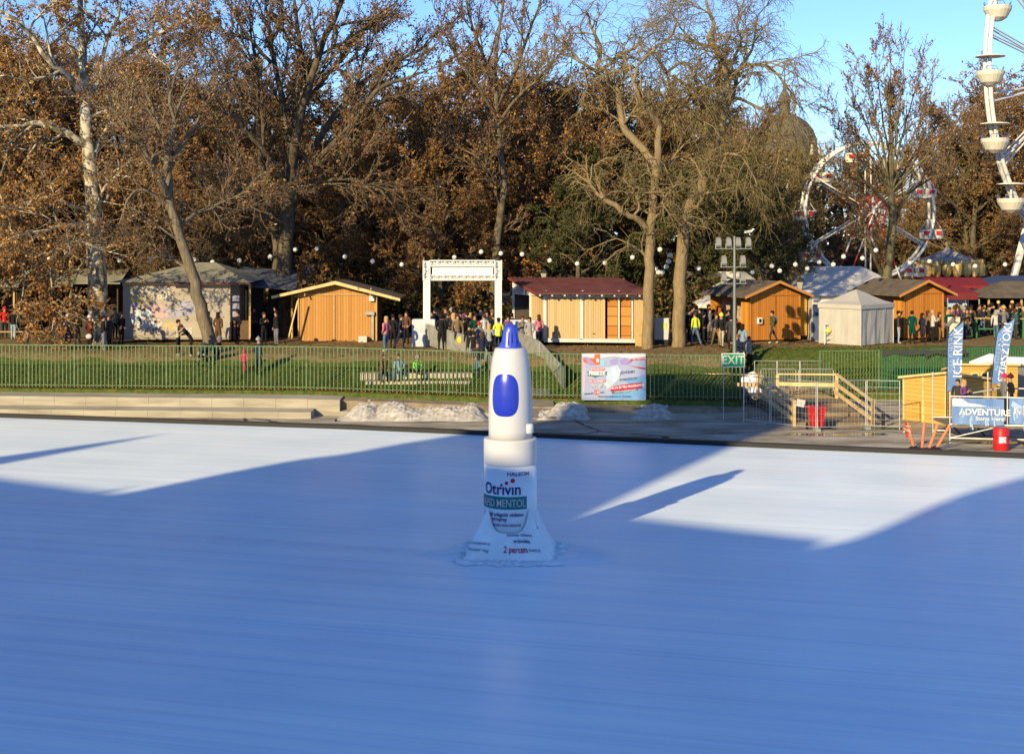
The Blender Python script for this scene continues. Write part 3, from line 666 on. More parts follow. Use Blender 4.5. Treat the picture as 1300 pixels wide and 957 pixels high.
KIND = dict(
    rust=[generic(31, 13, 5.4, CG, bk_dark, tw_brown, LB, 6.5, .155), generic(32, 14, 5.0, CG, bk_dark, tw_brown, LB, 6.5, .155)],
    orange=[generic(33, 12, 5.2, CG, bk_grey, tw_brown, LO[:3]+LB[1:2], 6, .15, low=.14), generic(37, 12.5, 5.0, CG, bk_grey, tw_brown, LO[:3]+LB[1:2], 6, .15, low=.14)],
    bare=[generic(34, 13, 5.0, CB, bk_grey, tw_grey, LB[1:2]+LD[:1], .9, .13, low=.2), generic(35, 14, 5.0, CB, bk_dark, tw_brown, LR, 1.2, .15, low=.2)],
    dark=[generic(36, 12, 5.0, CE, bk_dark, tw_brown, LE, 4.5, .17, low=.12, nl=13), generic(38, 11, 4.6, CG, bk_dark, tw_brown, LD+LB[1:2], 6, .15, low=.1, nl=13)],
    olive=[generic(39, 12, 4.8, CG, bk_green, tw_olive, LG+LB[1:2], 3.5, .13, low=.12)],
)
HT = dict(rust=13.5, orange=12.3, bare=13.5, dark=11.5, olive=12)
DESC = dict(rust='rust-brown leafy tree', orange='orange-leaved tree', bare='nearly bare twiggy tree', dark='dark dense tree', olive='olive-yellow tree')
GRP = dict(rust='rust-brown trees behind the market', orange='orange-leaved trees behind the market', bare='bare trees behind the market', dark='dark dense trees behind the market', olive='olive trees behind the market')
ORD = ['first', 'second', 'third', 'fourth', 'fifth', 'sixth', 'seventh', 'eighth', 'ninth', 'tenth', 'eleventh', 'twelfth', 'thirteenth', 'fourteenth', 'fifteenth', 'sixteenth', 'seventeenth', 'eighteenth', 'nineteenth', 'twentieth', 'twenty-first', 'twenty-second', 'twenty-third', 'twenty-fourth', 'twenty-fifth', 'twenty-sixth', 'twenty-seventh', 'twenty-eighth', 'twenty-ninth', 'thirtieth', 'thirty-first', 'thirty-second', 'thirty-third', 'thirty-fourth', 'thirty-fifth', 'thirty-sixth', 'thirty-seventh', 'thirty-eighth', 'thirty-ninth', 'fortieth']
# (px, depth, y of the top in the picture, kind, variant)
BG = [(-20, 84, 60, 'orange', 0), (35, 86, 125, 'rust', 0), (88, 92, 95, 'orange', 1), (60, 100, 70, 'bare', 0), (150, 96, 95, 'bare', 1), (192, 90, 150, 'rust', 1),
      (228, 99, 110, 'bare', 0), (262, 88, 170, 'orange', 0), (292, 95, 105, 'rust', 0), (325, 100, 120, 'dark', 1), (402, 94, 185, 'rust', 1), (432, 88, 215, 'orange', 1),
      (452, 101, 130, 'rust', 0), (492, 90, 185, 'orange', 0), (520, 98, 135, 'rust', 1), (572, 104, 78, 'rust', 0), (548, 92, 150, 'orange', 1), (590, 90, 175, 'rust', 1), (612, 100, 118, 'orange', 0),
      (655, 94, 140, 'orange', 1), (690, 100, 105, 'rust', 0), (712, 91, 165, 'orange', 0), (738, 98, 112, 'rust', 1), (768, 90, 205, 'dark', 0), (792, 99, 130, 'rust', 0),
      (835, 96, 165, 'rust', 1), (868, 104, 100, 'dark', 1), (895, 92, 215, 'dark', 0), (925, 99, 150, 'bare', 1), (958, 93, 195, 'olive', 0), (905, 108, 150, 'bare', 0),
      (985, 103, 215, 'olive', 0), (1022, 118, 205, 'bare', 1), (1060, 122, 195, 'bare', 0), (1100, 122, 215, 'rust', 1), (1142, 124, 205, 'bare', 0), (1178, 122, 205, 'bare', 1),
      (1212, 118, 185, 'olive', 0), (1238, 114, 150, 'bare', 1), (1268, 120, 118, 'rust', 0), (1298, 118, 105, 'rust', 1), (1225, 116, 235, 'orange', 0), (1262, 118, 205, 'olive', 0), (1300, 119, 190, 'orange', 1), (1345, 122, 120, 'rust', 0),
      (375, 108, 150, 'dark', 0), (-45, 98, 90, 'rust', 1), (0, 104, 110, 'dark', 1), (480, 112, 165, 'dark', 0), (660, 112, 150, 'dark', 1), (962, 89, 255, 'dark', 0), (20, 88, 215, 'dark', 0), (170, 86, 240, 'dark', 1), (240, 84, 255, 'bare', 0), (310, 86, 240, 'bare', 1), (560, 86, 235, 'orange', 0), (735, 86, 245, 'dark', 0)]
sel = sorted(BG, key=lambda t: t[0]); cnt = {}
protos = {}
for px, Y, ty, k, v in sel:
    x = WX(px, Y); z0 = ground(x, Y); hgt = WZ(ty, Y)-z0; s = hgt/(HT[k]*1.06)
    cnt[k] = cnt.get(k, 0)+1
    lab = '%s from the left of the %ss behind the market' % (ORD[cnt[k]-1], DESC[k])
    sc = (max(s, .62)*1.02, max(s, .62)*1.02, s); rz = rnd.uniform(0, 6.28)
    if (k, v) not in protos:
        protos[(k, v)] = plant_tree({'dark': 'dark_tree', 'olive': 'olive_tree', 'bare': 'bare_tree', 'orange': 'orange_tree', 'rust': 'brown_tree'}[k], lab, 'tree', KIND[k][v], (x, Y, z0), rz, sc, GRP[k])
    else:
        c = copy_tree(protos[(k, v)], None, (x, Y, z0), rz, sc); tag(c, lab)
# distant woodland that reads as one mass
t = Tree(77, CG); P_ = []
r = t.r
me_v = []; me_f = []; n = 0
for i in range(75000):
    x = r.uniform(-95, 105); y = r.uniform(128, 150); 
    h = 9.5+3.0*math.sin(x*.11+1)+2.0*math.sin(x*.31)+1.3*math.sin(x*.9)+1.0*math.sin(x*2.1)
    if -95 < x < 30: h += 2.0
    z = 2.2+h*(1-abs(r.normal(0, .35))) if r.random() < .75 else 2.2+h*r.uniform(0, 1)
    if z < 1.8: continue
    s = r.uniform(.18, .42); a = nrm(r.normal(0, 1, 3)); b = nrm(np.cross(a, r.normal(0, 1, 3))); c = np.array([x, y, z])
    me_v += [c-a*s, c+b*s*.7, c+a*s, c-b*s*.7]; me_f.append((n, n+1, n+2, n+3)); n += 4
me = fastmesh('far_woods', [(np.array(me_v), np.array(me_f), r.integers(0, 4, len(me_f)))], [LD[0], LB[1], LB[2], LE[0]])
o = bpy.data.objects.new('far_woods', me); COL.objects.link(o); tag(o, 'far dark brown woodland closing the view behind the fairground', 'woods', kind='stuff')
# low evergreen hedge masses behind the stalls
for i, (px0, px1, Y, h) in enumerate([(150, 345, 86.5, 2.3), (480, 650, 85.5, 2.2), (745, 905, 86.5, 2.9), (-30, 90, 90, 2.3)]):
    rr = np.random.default_rng(60+i); n = 9000; x0, x1 = WX(px0, Y), WX(px1, Y)
    C = np.stack([rr.uniform(x0, x1, n), Y+rr.normal(0, .7, n), 2.2+h*rr.beta(1.3, 1.1, n)], 1); C[:, 2] += .4*np.sin(C[:, 0]*2.2)+.3*np.sin(C[:, 0]*5.1)
    a = nrm(rr.normal(0, 1, (n, 3))); b = nrm(np.cross(a, rr.normal(0, 1, (n, 3)))); s = rr.uniform(.07, .15, (n, 1))
    V = np.stack([C-a*s, C+b*s*.7, C+a*s, C-b*s*.7], 1).reshape(-1, 3)
    me = fastmesh('hedge', [(V, np.arange(4*n).reshape(-1, 4), rr.integers(0, 4, n))], [LD[0], LE[1], LB[2], LE[0]])
    o = bpy.data.objects.new('hedge', me); COL.objects.link(o)
    tag(o, ['dark evergreen hedge behind the printed stall', 'dark evergreen hedge behind the white gate', 'dark evergreen hedge behind the two willows', 'dark evergreen hedge behind the shaded stalls at far left'][i], 'hedge')
# ================================================================ market buildings
honey = planks('honey_boards', (.34, .165, .045), (.45, .23, .065), .15)
honey_y = planks('honey_boards_y', (.40, .19, .045), (.58, .30, .075), .15, 'Y')
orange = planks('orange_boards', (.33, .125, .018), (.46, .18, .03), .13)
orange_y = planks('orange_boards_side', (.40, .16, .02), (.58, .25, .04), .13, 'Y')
pale = planks('pale_boards', (.38, .265, .13), (.50, .355, .19), .12)
amber = planks('amber_boards', (.33, .13, .025), (.50, .22, .05), .5, 'Z')
yellow = planks('yellow_boards', (.44, .26, .065), (.54, .33, .085), .17, 'Z')
rawwood = mat('raw_timber', (.42, .28, .11), .8, var=.2, scale=3, stretch=(1, 1, 4)); lightwood = mat('light_timber', (.58, .42, .2), .8, var=.2, scale=3)
white = mat('white_paint', (.48, .47, .445), .6, var=.06); steel = mat('galvanised_steel', (.45, .46, .46), .4, .6, var=.15); grey = mat('grey_paint', (.35, .36, .37), .6)
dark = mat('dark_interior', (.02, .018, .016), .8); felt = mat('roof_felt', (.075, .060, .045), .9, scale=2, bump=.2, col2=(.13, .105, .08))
felt_g = mat('grey_roof_sheet', (.15, .15, .12), .85, scale=1.5, col2=(.27, .26, .20)); felt_b = mat('blue_grey_roof', (.05, .06, .08), .8, scale=1.5, col2=(.09, .10, .12))
maroon = mat('maroon_sheet', (.075, .020, .017), .6, scale=1.2, col2=(.115, .042, .034)); canvas = mat('white_canvas', (.37, .36, .335), .85, var=.06, scale=1.2, bump=.15)
black = mat('black_plastic', (.015, .015, .017), .5)

def gbox(mb, x0, x1, y0, y1, z0, z1, mi=0): mb.box(((x0+x1)/2, (y0+y1)/2, (z0+z1)/2), (x1-x0, y1-y0, z1-z0), mi)

# --- closed wooden hut with honey boards (gable to the camera)
Y = 77.0; x0, x1 = WX(379, Y), WX(478, Y); zb = WZ(434, Y); cx = (x0+x1)/2; W = x1-x0; h = WZ(371, Y)-zb; ap = WZ(357, Y)-zb
hut = thing('wooden_hut', 'closed honey-coloured board hut with wide overhanging gable roof left of the white gate', 'hut', (cx, Y, zb))
mb = MB(); mb.prism([(-W/2, 0), (W/2, 0), (W/2, h), (WX(427, Y)-cx, ap-.12), (-W/2, h)], 0, 3.2); mb.build('wall', honey, hut)
tr = MB()
for xx in (-W/2, 0-.18, W/2): tr.box((xx, -.03, h/2-.05), (.07, .05, h-.1))
tr.box((0, -.034, h-.12), (W, .05, .07)); tr.build('corner_batten', rawwood, hut)
xa = WX(427, Y)-cx; xl, xr = WX(347, Y)-cx, WX(509, Y)-cx; zl, zr = WZ(375, Y)-zb, WZ(378, Y)-zb
rf = MB(); rf.prism([(xl, zl-.10), (xa, ap-.08), (xr, zr-.10), (xr, zr), (xa, ap+.04), (xl, zl)], -.55, 3.8); ro = rf.build('roof', felt, hut)
tb = MB(); tb.prism([(xl, zl-.16), (xa, ap-.16), (xr, zr-.16), (xr, zr-.02), (xa, ap+.02), (xl, zl-.02)], -.60, -.552); tb.build('barge_board', lightwood, ro)
for xx in (-W/2+.4, W/2-.3): MB().bar((xx, -.5, 2.5), (xx, 0, 2.9), .06).build('rafter_end', rawwood, ro)
MB().box((W/2-.25, -.1, 2.35), (.28, .18, .28)).build('electric_box', mat('pale_grey_box', (.5, .52, .55), .5), hut)
q = MB(); q.box((W/2-.35, -.12, 1.55), (.5, .2, .18)); q.box((W/2-.2, -.08, .8), (.12, .1, 1.4)); q.build('meter_post', mat('weathered_grey', (.32, .3, .27), .8), hut)
MB().box((W/2-.7, -.35, .17), (.45, .4, .34)).build('crate', mat('offwhite_crate', (.5, .46, .42), .8), hut)
o = MB(); o.bar((0, 0, 0), (.55, 0, 2.2), .07); tag(o.build('leaning_pole', lightwood, None, loc=(WX(366, 76.2), 76.2, TOP+.5)), 'long timber pole leaning against the left roof edge of the honey-coloured hut', 'pole').location = (WX(365, 76.2), 76.2, TOP+.02)
MBp = MB(); 

# --- printed stall
Y = 76.0; x0, x1 = WX(156, Y), WX(293, Y); zb = WZ(431, Y); h = WZ(360, Y)-zb; W = x1-x0
st_ = thing('printed_stall', 'market stall with a grey-beige printed wall and broad grey roof behind the plane tree', 'stall', (x0, Y, zb))
MB().box((W/2, 2.0, h/2), (W, 4.0, h)).build('wall', mat('stall_wall', (.30, .27, .22), .85), st_)
mural_m = mat('mural_ground', (.30, .26, .21), .8, scale=.9, col2=(.36, .32, .27))
cols = [mural_m, mat('mural_yellow', (.42, .35, .19), .8), mat('mural_pink', (.42, .30, .30), .8, scale=2, var=.2), mat('mural_lilac', (.32, .31, .38), .8, scale=2, var=.2),
        mat('mural_pale_blue', (.44, .49, .52), .8, scale=3, var=.15), mat('mural_white', (.55, .54, .51), .8), mat('mural_dark', (.10, .12, .16), .8), mat('mural_red', (.35, .16, .08), .8)]
def splash(mb, cx, cz, rx, rz, mi, seed, y):
    ps = blob(cx, cz, rx, rz, 0, seed, 22, .3); mb.add([(a, y, b) for a, b, _ in ps], [tuple(range(len(ps)))], mi)
mu = MB(); gbox(mu, .02, W-.02, -.06, -.005, .08, h-.12, 0)
k = W/137.0
def U(px, py): return ((px-156)*k, (431-py)*k)
for a, b, rx, rz, mi, sd in [(181, 379, 15, 6, 1, 1), (176, 386, 9, 7, 1, 2), (196, 392, 14, 7, 2, 3), (203, 398, 9, 6, 2, 8), (222, 397, 20, 7, 3, 4), (240, 388, 12, 6, 3, 9), (172, 390, 8, 4, 3, 5), (180, 404, 14, 12, 4, 6), (196, 411, 9, 8, 4, 7), (218, 414, 13, 5, 1, 11)]:
    x, z = U(a, b); splash(mu, x, z, rx*k, rz*k, mi, sd, -.064-.0005*sd)
for i in range(46):     # little painted houses
    a, b = rnd.uniform(168, 204), rnd.uniform(391, 420); x, z = U(a, b); gbox(mu, x-.05, x+.05, -.075, -.072, z-.06, z+.07, rnd.choice([5, 5, 4, 6, 3, 7]))
x, z = U(196, 368); puttext(mu, 'A szeretet', x, z, .40, 5, -.078, bold=.004)
x, z = U(201, 376.5); puttext(mu, 'rád talál.', x, z, .42, 5, -.078, bold=.006)
x, z = U(204, 383); puttext(mu, 'ünnepelj a városligetben', x, z, .19, 5, -.078)
x, z = U(239, 421); puttext(mu, '75', x, z, .5, 5, -.078, bold=.003)
mu.build('mural', cols, st_)
fa = MB()
for i in range(8): fa.box((W*(i+.5)/8, -.09, h-.03), (W/8-.03, .10, .14))
fa.build('eave_board', lightwood, st_)
xl, xr = WX(141, Y)-x0, WX(319, Y)-x0; xa, za = WX(262, 79)-x0, WZ(333, 79)-zb; ze = h+.06
ra = MB(); ra.add([(xl, -.5, ze), (xr, -.5, ze), (xr, 5.2, ze+.1), (xl, 5.2, ze+.1), (xa-.4, 2.6, za), (xa+.6, 2.6, za)], [(0, 1, 5, 4), (1, 2, 5), (2, 3, 4, 5), (3, 0, 4), (0, 3, 2, 1)])
ra.build('roof', felt_g, st_)
eb = MB(); eb.box(((xl+xr)/2+1.6, -.52, ze-.04), (xr-xl-3.2, .05, .12)); eb.build('eave_trim', mat('maroon_trim', (.10, .04, .035), .6), st_)
# open right-hand bay
x0b = W+.02; x1b = WX(318, Y)-x0
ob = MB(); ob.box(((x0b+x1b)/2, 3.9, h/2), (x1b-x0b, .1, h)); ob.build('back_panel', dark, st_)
MB().box((x1b-.05, .1, h/2), (.1, .1, h)).build('post', rawwood, st_)
MB().box(((x0b+x1b)/2, .35, .5), (x1b-x0b-.2, .5, 1.0)).build('counter', mat('brown_counter', (.10, .055, .03), .7), st_)
for i in range(3):
    MB().box((x0b+.25, .02, 2.2-.42*i), (.36, .03, .3)).build('menu_board', mat('lilac_board', (.25, .24, .33), .7), st_)
# low side roof running right from the stall
sr = thing('stall_roof', 'dark blue-grey lean-to roof on posts between the printed stall and the closed hut', 'shelter', (WX(318, 80), 80, TOP))
hz = WZ(341, 80)-TOP; lw = WX(382, 80)-WX(318, 80)
rr_ = MB(); rr_.add([(-.6, -1.5, 3.0), (lw, -1.5, 2.75), (lw*.85, 1.6, hz-.2), (-.9, 1.6, hz+.1), (-.6, -1.5, 2.92), (lw, -1.5, 2.67), (lw*.85, 1.6, hz-.28), (-.9, 1.6, hz)], [(0, 1, 2, 3), (7, 6, 5, 4), (0, 4, 5, 1), (1, 5, 6, 2), (2, 6, 7, 3), (3, 7, 4, 0)])
rr_.build('roof', felt_b, sr)
for xx, yy in ((0, -1.3), (lw-.3, -1.3), (0, 1.4), (lw-.6, 1.4)): MB().box((xx, yy, 1.35), (.1, .1, 2.7)).build('post', rawwood, sr)
MB().box((lw/2, 1.3, .6), (lw*.8, .5, 1.2)).build('counter', dark, sr)

# --- shaded stalls at far left
for i, (a, b_, Yd, eave, ridge, lb) in enumerate([(-60, 22, 80, 362, 352, 'shaded dark stall with a grey awning at the left edge of the picture'), (36, 150, 83, 358, 350, 'long shaded stall with a low grey roof behind the plane trunk')]):
    x0, x1 = WX(a, Yd), WX(b_, Yd); s = thing('shaded_stall', lb, 'stall', (x0, Yd, TOP)); W = x1-x0; he = WZ(eave, Yd)-TOP
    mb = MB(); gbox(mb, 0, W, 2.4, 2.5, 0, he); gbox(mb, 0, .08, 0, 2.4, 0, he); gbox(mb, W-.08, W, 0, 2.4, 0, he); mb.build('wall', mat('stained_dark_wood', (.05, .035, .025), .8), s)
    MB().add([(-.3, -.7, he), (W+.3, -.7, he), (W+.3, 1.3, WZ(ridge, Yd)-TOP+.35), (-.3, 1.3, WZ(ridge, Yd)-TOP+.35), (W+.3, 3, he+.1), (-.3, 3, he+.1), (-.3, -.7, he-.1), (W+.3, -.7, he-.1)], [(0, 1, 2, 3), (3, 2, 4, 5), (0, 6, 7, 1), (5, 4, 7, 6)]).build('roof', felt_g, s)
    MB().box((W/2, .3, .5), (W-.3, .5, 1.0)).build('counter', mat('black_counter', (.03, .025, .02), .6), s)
    for j in range(4): MB().box((W*(j+.5)/4, 2.3, 1.8), (W/6, .05, .5)).build('shelf', mat('shelf_goods', (.16, .07, .04), .7, scale=9, col2=(.05, .06, .10)), s)
    MB().box((W*.95 if i == 0 else W*.08, .0, he/2), (.1, .1, he)).build('post', rawwood, s)
o = thing('wooden_bench', 'low weathered timber bench on the bare ground beside the shaded stall', 'bench', (WX(45, 78.5), 78.5, TOP), .12)
MB().box((0, 0, .42), (4.2, .4, .06)).build('seat', rawwood, o); [MB().box((x, 0, .2), (.08, .36, .4)).build('leg', rawwood, o) for x in (-1.9, 1.9)]

# --- white truss gate
Y = 73.5; x0, x1 = WX(537.5, Y), WX(637, Y); zt = WZ(330.5, Y); g = thing('entrance_gate', 'white lattice truss gate over the path down to the ice', 'gate', (x0, Y, TOP)); W = x1-x0; H_ = zt-TOP
wp = mat('white_powder_coat', (.62, .62, .62), .45, var=.04)
def truss(a, b, w, m, parent, name, up=(0, 1, 0)):
    a, b = Vector(a), Vector(b); t = (b-a).normalized(); u = Vector(up); v = t.cross(u).normalized(); mb = MB(); n = max(2, int((b-a).length/(w*.7)))
    c = [(s1*u+s2*v)*w/2 for s1, s2 in ((-1, -1), (-1, 1), (1, 1), (1, -1))]
    for q in c: mb.tube([a+q, b+q], .036, 6)
    for i in range(n):
        for j in range(4):
            p, r_ = a+(b-a)*i/n, a+(b-a)*(i+1)/n
            mb.tube([p+c[j], r_+c[(j+1) % 4]] if i % 2 else [p+c[(j+1) % 4], r_+c[j]], 0.018, 4)
            mb.tube([p+c[j], p+c[(j+1) % 4]], .014, 4)
    return mb.build(name, m, parent)
tw = .34
MB().box((.18, 0, (H_-1.0)/2), (.36, .32, H_-1.0)).build('leg', wp, g); MB().box((W-.18, 0, (H_-1.0)/2), (.36, .32, H_-1.0)).build('leg', wp, g)
truss((.18, 0, H_-1.05), (.18, 0, H_), tw, wp, g, 'corner_truss'); truss((W-.18, 0, H_-1.05), (W-.18, 0, H_), tw, wp, g, 'corner_truss')
truss((.35, 0, H_-.16), (W-.35, 0, H_-.16), .28, wp, g, 'top_truss'); truss((.35, 0, H_-.90), (W-.35, 0, H_-.90), .24, wp, g, 'lower_truss')
MB().box((W/2, -.02, H_-.54), (W-.9, .06, .50)).build('blank_header_panel', mat('header_white', (.66, .66, .65), .5, var=.03), g)
for zq, hq in ((H_-.16, .26), (H_-.90, .22)): MB().box((W/2, .02, zq), (W-.2, .05, hq)).build('backing_panel', wp, g)
for xq in (.18, W-.18): MB().box((xq, .03, H_-.53), (.28, .05, 1.0)).build('backing_panel', wp, g)
for i, (a, b_, yt, yb, lb) in enumerate([(523, 552, 406, 438, 'pale blue fabric-covered block at the left foot of the white gate'), (641, 683, 407, 440, 'pale grey fabric-covered block at the right foot of the white gate')]):
    Yd = 73.0; xa, xb = WX(a, Yd), WX(b_, Yd); o = thing('covered_block', lb, 'block', (xa, Yd, TOP)); mb = MB(); mb.box(((xb-xa)/2, .35, (WZ(yt, Yd)-TOP)/2), (xb-xa, .7, WZ(yt, Yd)-TOP))
    mb.build('cover', mat('pale_blue_fabric', (.42, .48, .53), .8, scale=2, var=.12), o); MB().box(((xb-xa)/2, .35, WZ(yt, Yd)-TOP+.012), (xb-xa-.1, .6, .02)).build('lid', white, o)

# --- ramp from the gate down to the ice, with fabric-lined side barriers
rampm = mat('ramp_boards', (.16, .14, .12), .85, var=.25, stretch=(1, 6, 1))
RA = [(WX(592, 72.5), 72.5, 2.22), (WX(640, 68), 68, 1.75), (WX(668, 63.2), 63.2, .78), (WX(672, 60.5), 60.5, .12)]
rp = thing('entrance_ramp', 'grey boarded ramp running from the white gate down towards the ice', 'ramp', RA[0])
mb = MB(); o_ = Vector(RA[0]); hw = 1.15
L_ = [Vector(p)-o_ for p in RA]
vv_ = []; 
for p in L_: vv_ += [p+Vector((-hw, 0, 0)), p+Vector((hw, 0, 0)), p+Vector((-hw, 0, -.12)), p+Vector((hw, 0, -.12))]
fs_ = []
for i in range(3): a = i*4; fs_ += [(a, a+1, a+5, a+4), (a+2, a+6, a+7, a+3), (a, a+4, a+6, a+2), (a+1, a+3, a+7, a+5)]
fs_ += [(0, 2, 3, 1), (12, 13, 15, 14)]; mb.add(vv_, fs_); mb.build('deck', rampm, rp)
fab = mat('grey_barrier_fabric', (.16, .16, .15), .8, scale=3, bump=.3, col2=(.25, .25, .235))
for side, lb in ((-1, 'sloping side barrier hung with creased grey fabric, left of the ramp'), (1, 'sloping side barrier hung with creased grey fabric, right of the ramp')):
    b_ = thing('ramp_barrier', lb, 'barrier', (RA[0][0]+side*1.2, RA[0][1], RA[0][2]))
    if side < 0: rt = [Vector((WX(540, 73)-RA[0][0]+1.2, .5, .0)), Vector((.0+.1, -1.2, -.15)), L_[1]+Vector((0, .3, 0)), L_[2]+Vector((0, .8, 0))]
    else: rt = [Vector((.9, .6, 0)), Vector((L_[1].x*.7, -2.2, -.2)), L_[1]+Vector((.5, -.6, -.05)), L_[2]+Vector((.5, .8, 0))]
    for p, q in zip(rt[:-1], rt[1:]):
        n = max(2, int((q-p).length/.5)); mb = MB(); cs = []
        for i in range(n+1):
            c = p+(q-p)*i/n; wv = .05*math.sin(i*2.1); cs += [c+Vector((0, wv, .08)), c+Vector((0, wv*.4-.03, .6)), c+Vector((0, 0, 1.12))]
        m_ = len(cs); cs += [c+Vector((.0, .02, 0)) for c in cs]
        ff_ = []
        for i in range(n):
            for j in (0, 1): a = i*3+j; ff_ += [(a, a+1, a+4, a+3), (m_+a, m_+a+3, m_+a+4, m_+a+1)]
        mb.add(cs, ff_); mb.build('fabric_panel', fab, b_)
        MB().tube([p+Vector((0, 0, 1.15)), q+Vector((0, 0, 1.15))], .025, 6).build('rail', steel, b_)
        MB().tube([p+Vector((0, .03, -.1)), p+Vector((0, .03, 1.17))], .03, 6).build('post', steel, b_)

# --- white-framed timber stand with maroon roof
A = Vector((WX(692, 74.0), 74.0, 0)); B = Vector((WX(826, 73.3), 73.3, 0)); C_ = Vector((WX(652, 77.2), 77.2, 0))
sd = thing('timber_stand', 'long stand with white posts, pale board panels and maroon roof right of the gate', 'stand', (A.x, A.y, TOP), math.atan2(B.y-A.y, B.x-A.x))
M_ = Matrix.Rotation(-math.atan2(B.y-A.y, B.x-A.x), 3, 'Z'); b_ = M_ @ (B-A); c_ = M_ @ (C_-A); Wd = b_.x
hF = WZ(371, 74)-TOP; hB = WZ(355, 77.2)-TOP
mb = MB(); mb.add([(0, 0, .35), (Wd, 0, .35), (c_.x+Wd, c_.y, .35), (c_.x, c_.y, .35), (0, 0, .2), (Wd, 0, .2), (c_.x+Wd, c_.y, .2), (c_.x, c_.y, .2)], [(0, 1, 2, 3), (7, 6, 5, 4), (0, 4, 5, 1), (3, 2, 6, 7), (0, 3, 7, 4), (1, 5, 6, 2)]); mb.build('floor_deck', rawwood, sd)
MB().box((Wd/2, -.05, .27), (Wd+.1, .1, .2)).build('base_beam', white, sd)
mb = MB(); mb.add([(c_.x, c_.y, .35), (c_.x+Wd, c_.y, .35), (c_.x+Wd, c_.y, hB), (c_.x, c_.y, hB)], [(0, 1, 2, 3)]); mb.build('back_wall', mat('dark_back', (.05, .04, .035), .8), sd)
kx = Wd/134.0
segs = [(0, 47, pale), (47, 77.5, pale), (78, 93, amber), (94, 110, amber), (111, 133.5, pale)]
for a, b2, m_ in segs: mb = MB(); gbox(mb, a*kx+.06, b2*kx-.04, -.02 if m_ is pale else .05, .05 if m_ is pale else .1, .38, hF-.26); mb.build('board_panel', m_, sd)
for a in (0, 47, 94, 111, 133.5): MB().box((a*kx, -.03, (hF+.2)/2+.1), (.17 if a in (0, 47) else .09, .14, hF-.2)).build('post', white, sd)
MB().box((Wd/2, -.035, hF-.17), (Wd+.1, .12, .16)).build('top_beam', white, sd)
# left side: glazed opening, gable infill
dl = c_.length; sdv = c_/dl
def sp(t, z): return (c_.x*t, c_.y*t, z)
for t in (.45, 1.0): MB().bar(sp(t, .3), sp(t, hF+(hB-hF)*t), .12).build('post', white, sd)
MB().add([sp(.02, hF-.1), sp(1, hF-.1), sp(1, hB-.05), sp(.02, hF+.02), sp(.02, hF-.12), sp(1, hF-.12)], [(0, 1, 2, 3)]).build('gable_panel', grey, sd)
MB().bar(sp(0, hF-.16), sp(1, hF-.16), .1, .12).build('side_beam', white, sd)
o = MB(); o.add([sp(.04, .38), sp(.42, .38), sp(.42, hF-.25), sp(.04, hF-.25)], [(0, 1, 2, 3)]); o.build('side_panel', pale, sd)
# ribbed roof
mb = MB(); n = 46
lf, rt_, bk = Vector((-.35, -.75, hF-.03)), Vector((Wd+.3, -.75, hF-.03)), Vector((c_.x-.35, c_.y+.3, hB+.12)); bkr = Vector((c_.x+Wd+.3, c_.y+.3, hB+.12))
vt = []
for i in range(n+1):
    for p0, p1 in ((lf, rt_), (bk, bkr)): p = p0+(p1-p0)*i/n; vt.append(p+Vector((0, 0, .025 if i % 2 else -.015)))
m_ = len(vt); vt += [v-Vector((0, 0, .05)) for v in vt]
mb.add(vt, [f for i in range(n) for f in ((2*i, 2*i+2, 2*i+3, 2*i+1), (m_+2*i, m_+2*i+1, m_+2*i+3, m_+2*i+2), (2*i, m_+2*i, m_+2*i+2, 2*i+2))]); rfo = mb.build('roof', maroon, sd)
for i in range(10): x = -.2+(Wd+.3)*i/9; MB().bar((x, -.68, hF-.12), (x, .2, hF+.05), .09, .13).build('rafter', white, rfo)
MB().bar(lf+Vector((0, 0, -.06)), bk+Vector((0, 0, -.06)), .05, .1).build('verge_board', mat('red_verge', (.20, .035, .03), .6), rfo)
for i, a in enumerate((4, 40, 55)): MB().lathe([(.06, 0), (.06, .02)], (a*kx+.3, -.05, .62), 10).build('round_vent', dark, sd)
o = MB(); gbox(o, -.22, .22, -.05, 0, 0, 1.35); tag(o.build('loose_board', rawwood, None, loc=(WX(812, 73.0), 73.05, TOP)), 'amber board standing upright against the right end of the white-framed stand', 'board')

# --- white cabinet between the willows
Y = 74.5; x0, x1 = WX(831, Y), WX(850, Y); o = thing('white_cabinet', 'white rectangular utility cabinet standing between the two willow trunks', 'cabinet', (x0, Y, TOP))
W = x1-x0; hh = WZ(404, Y)-TOP
MB().box((W/2, .3, .25+(hh-.25)/2), (W, .6, hh-.25)).build('body', white, o); MB().box((W*.68, -.012, hh*.7), (.16, .015, .3)).build('warning_sticker', mat('yellow_green_sticker', (.5, .55, .05), .6), o)
MB().box((W*.3, -.008, hh*.55), (.02, .01, hh*.7)).build('door_seam', grey, o); MB().box((W/2, .3, .12), (W*.9, .5, .2)).build('plinth', black, o)

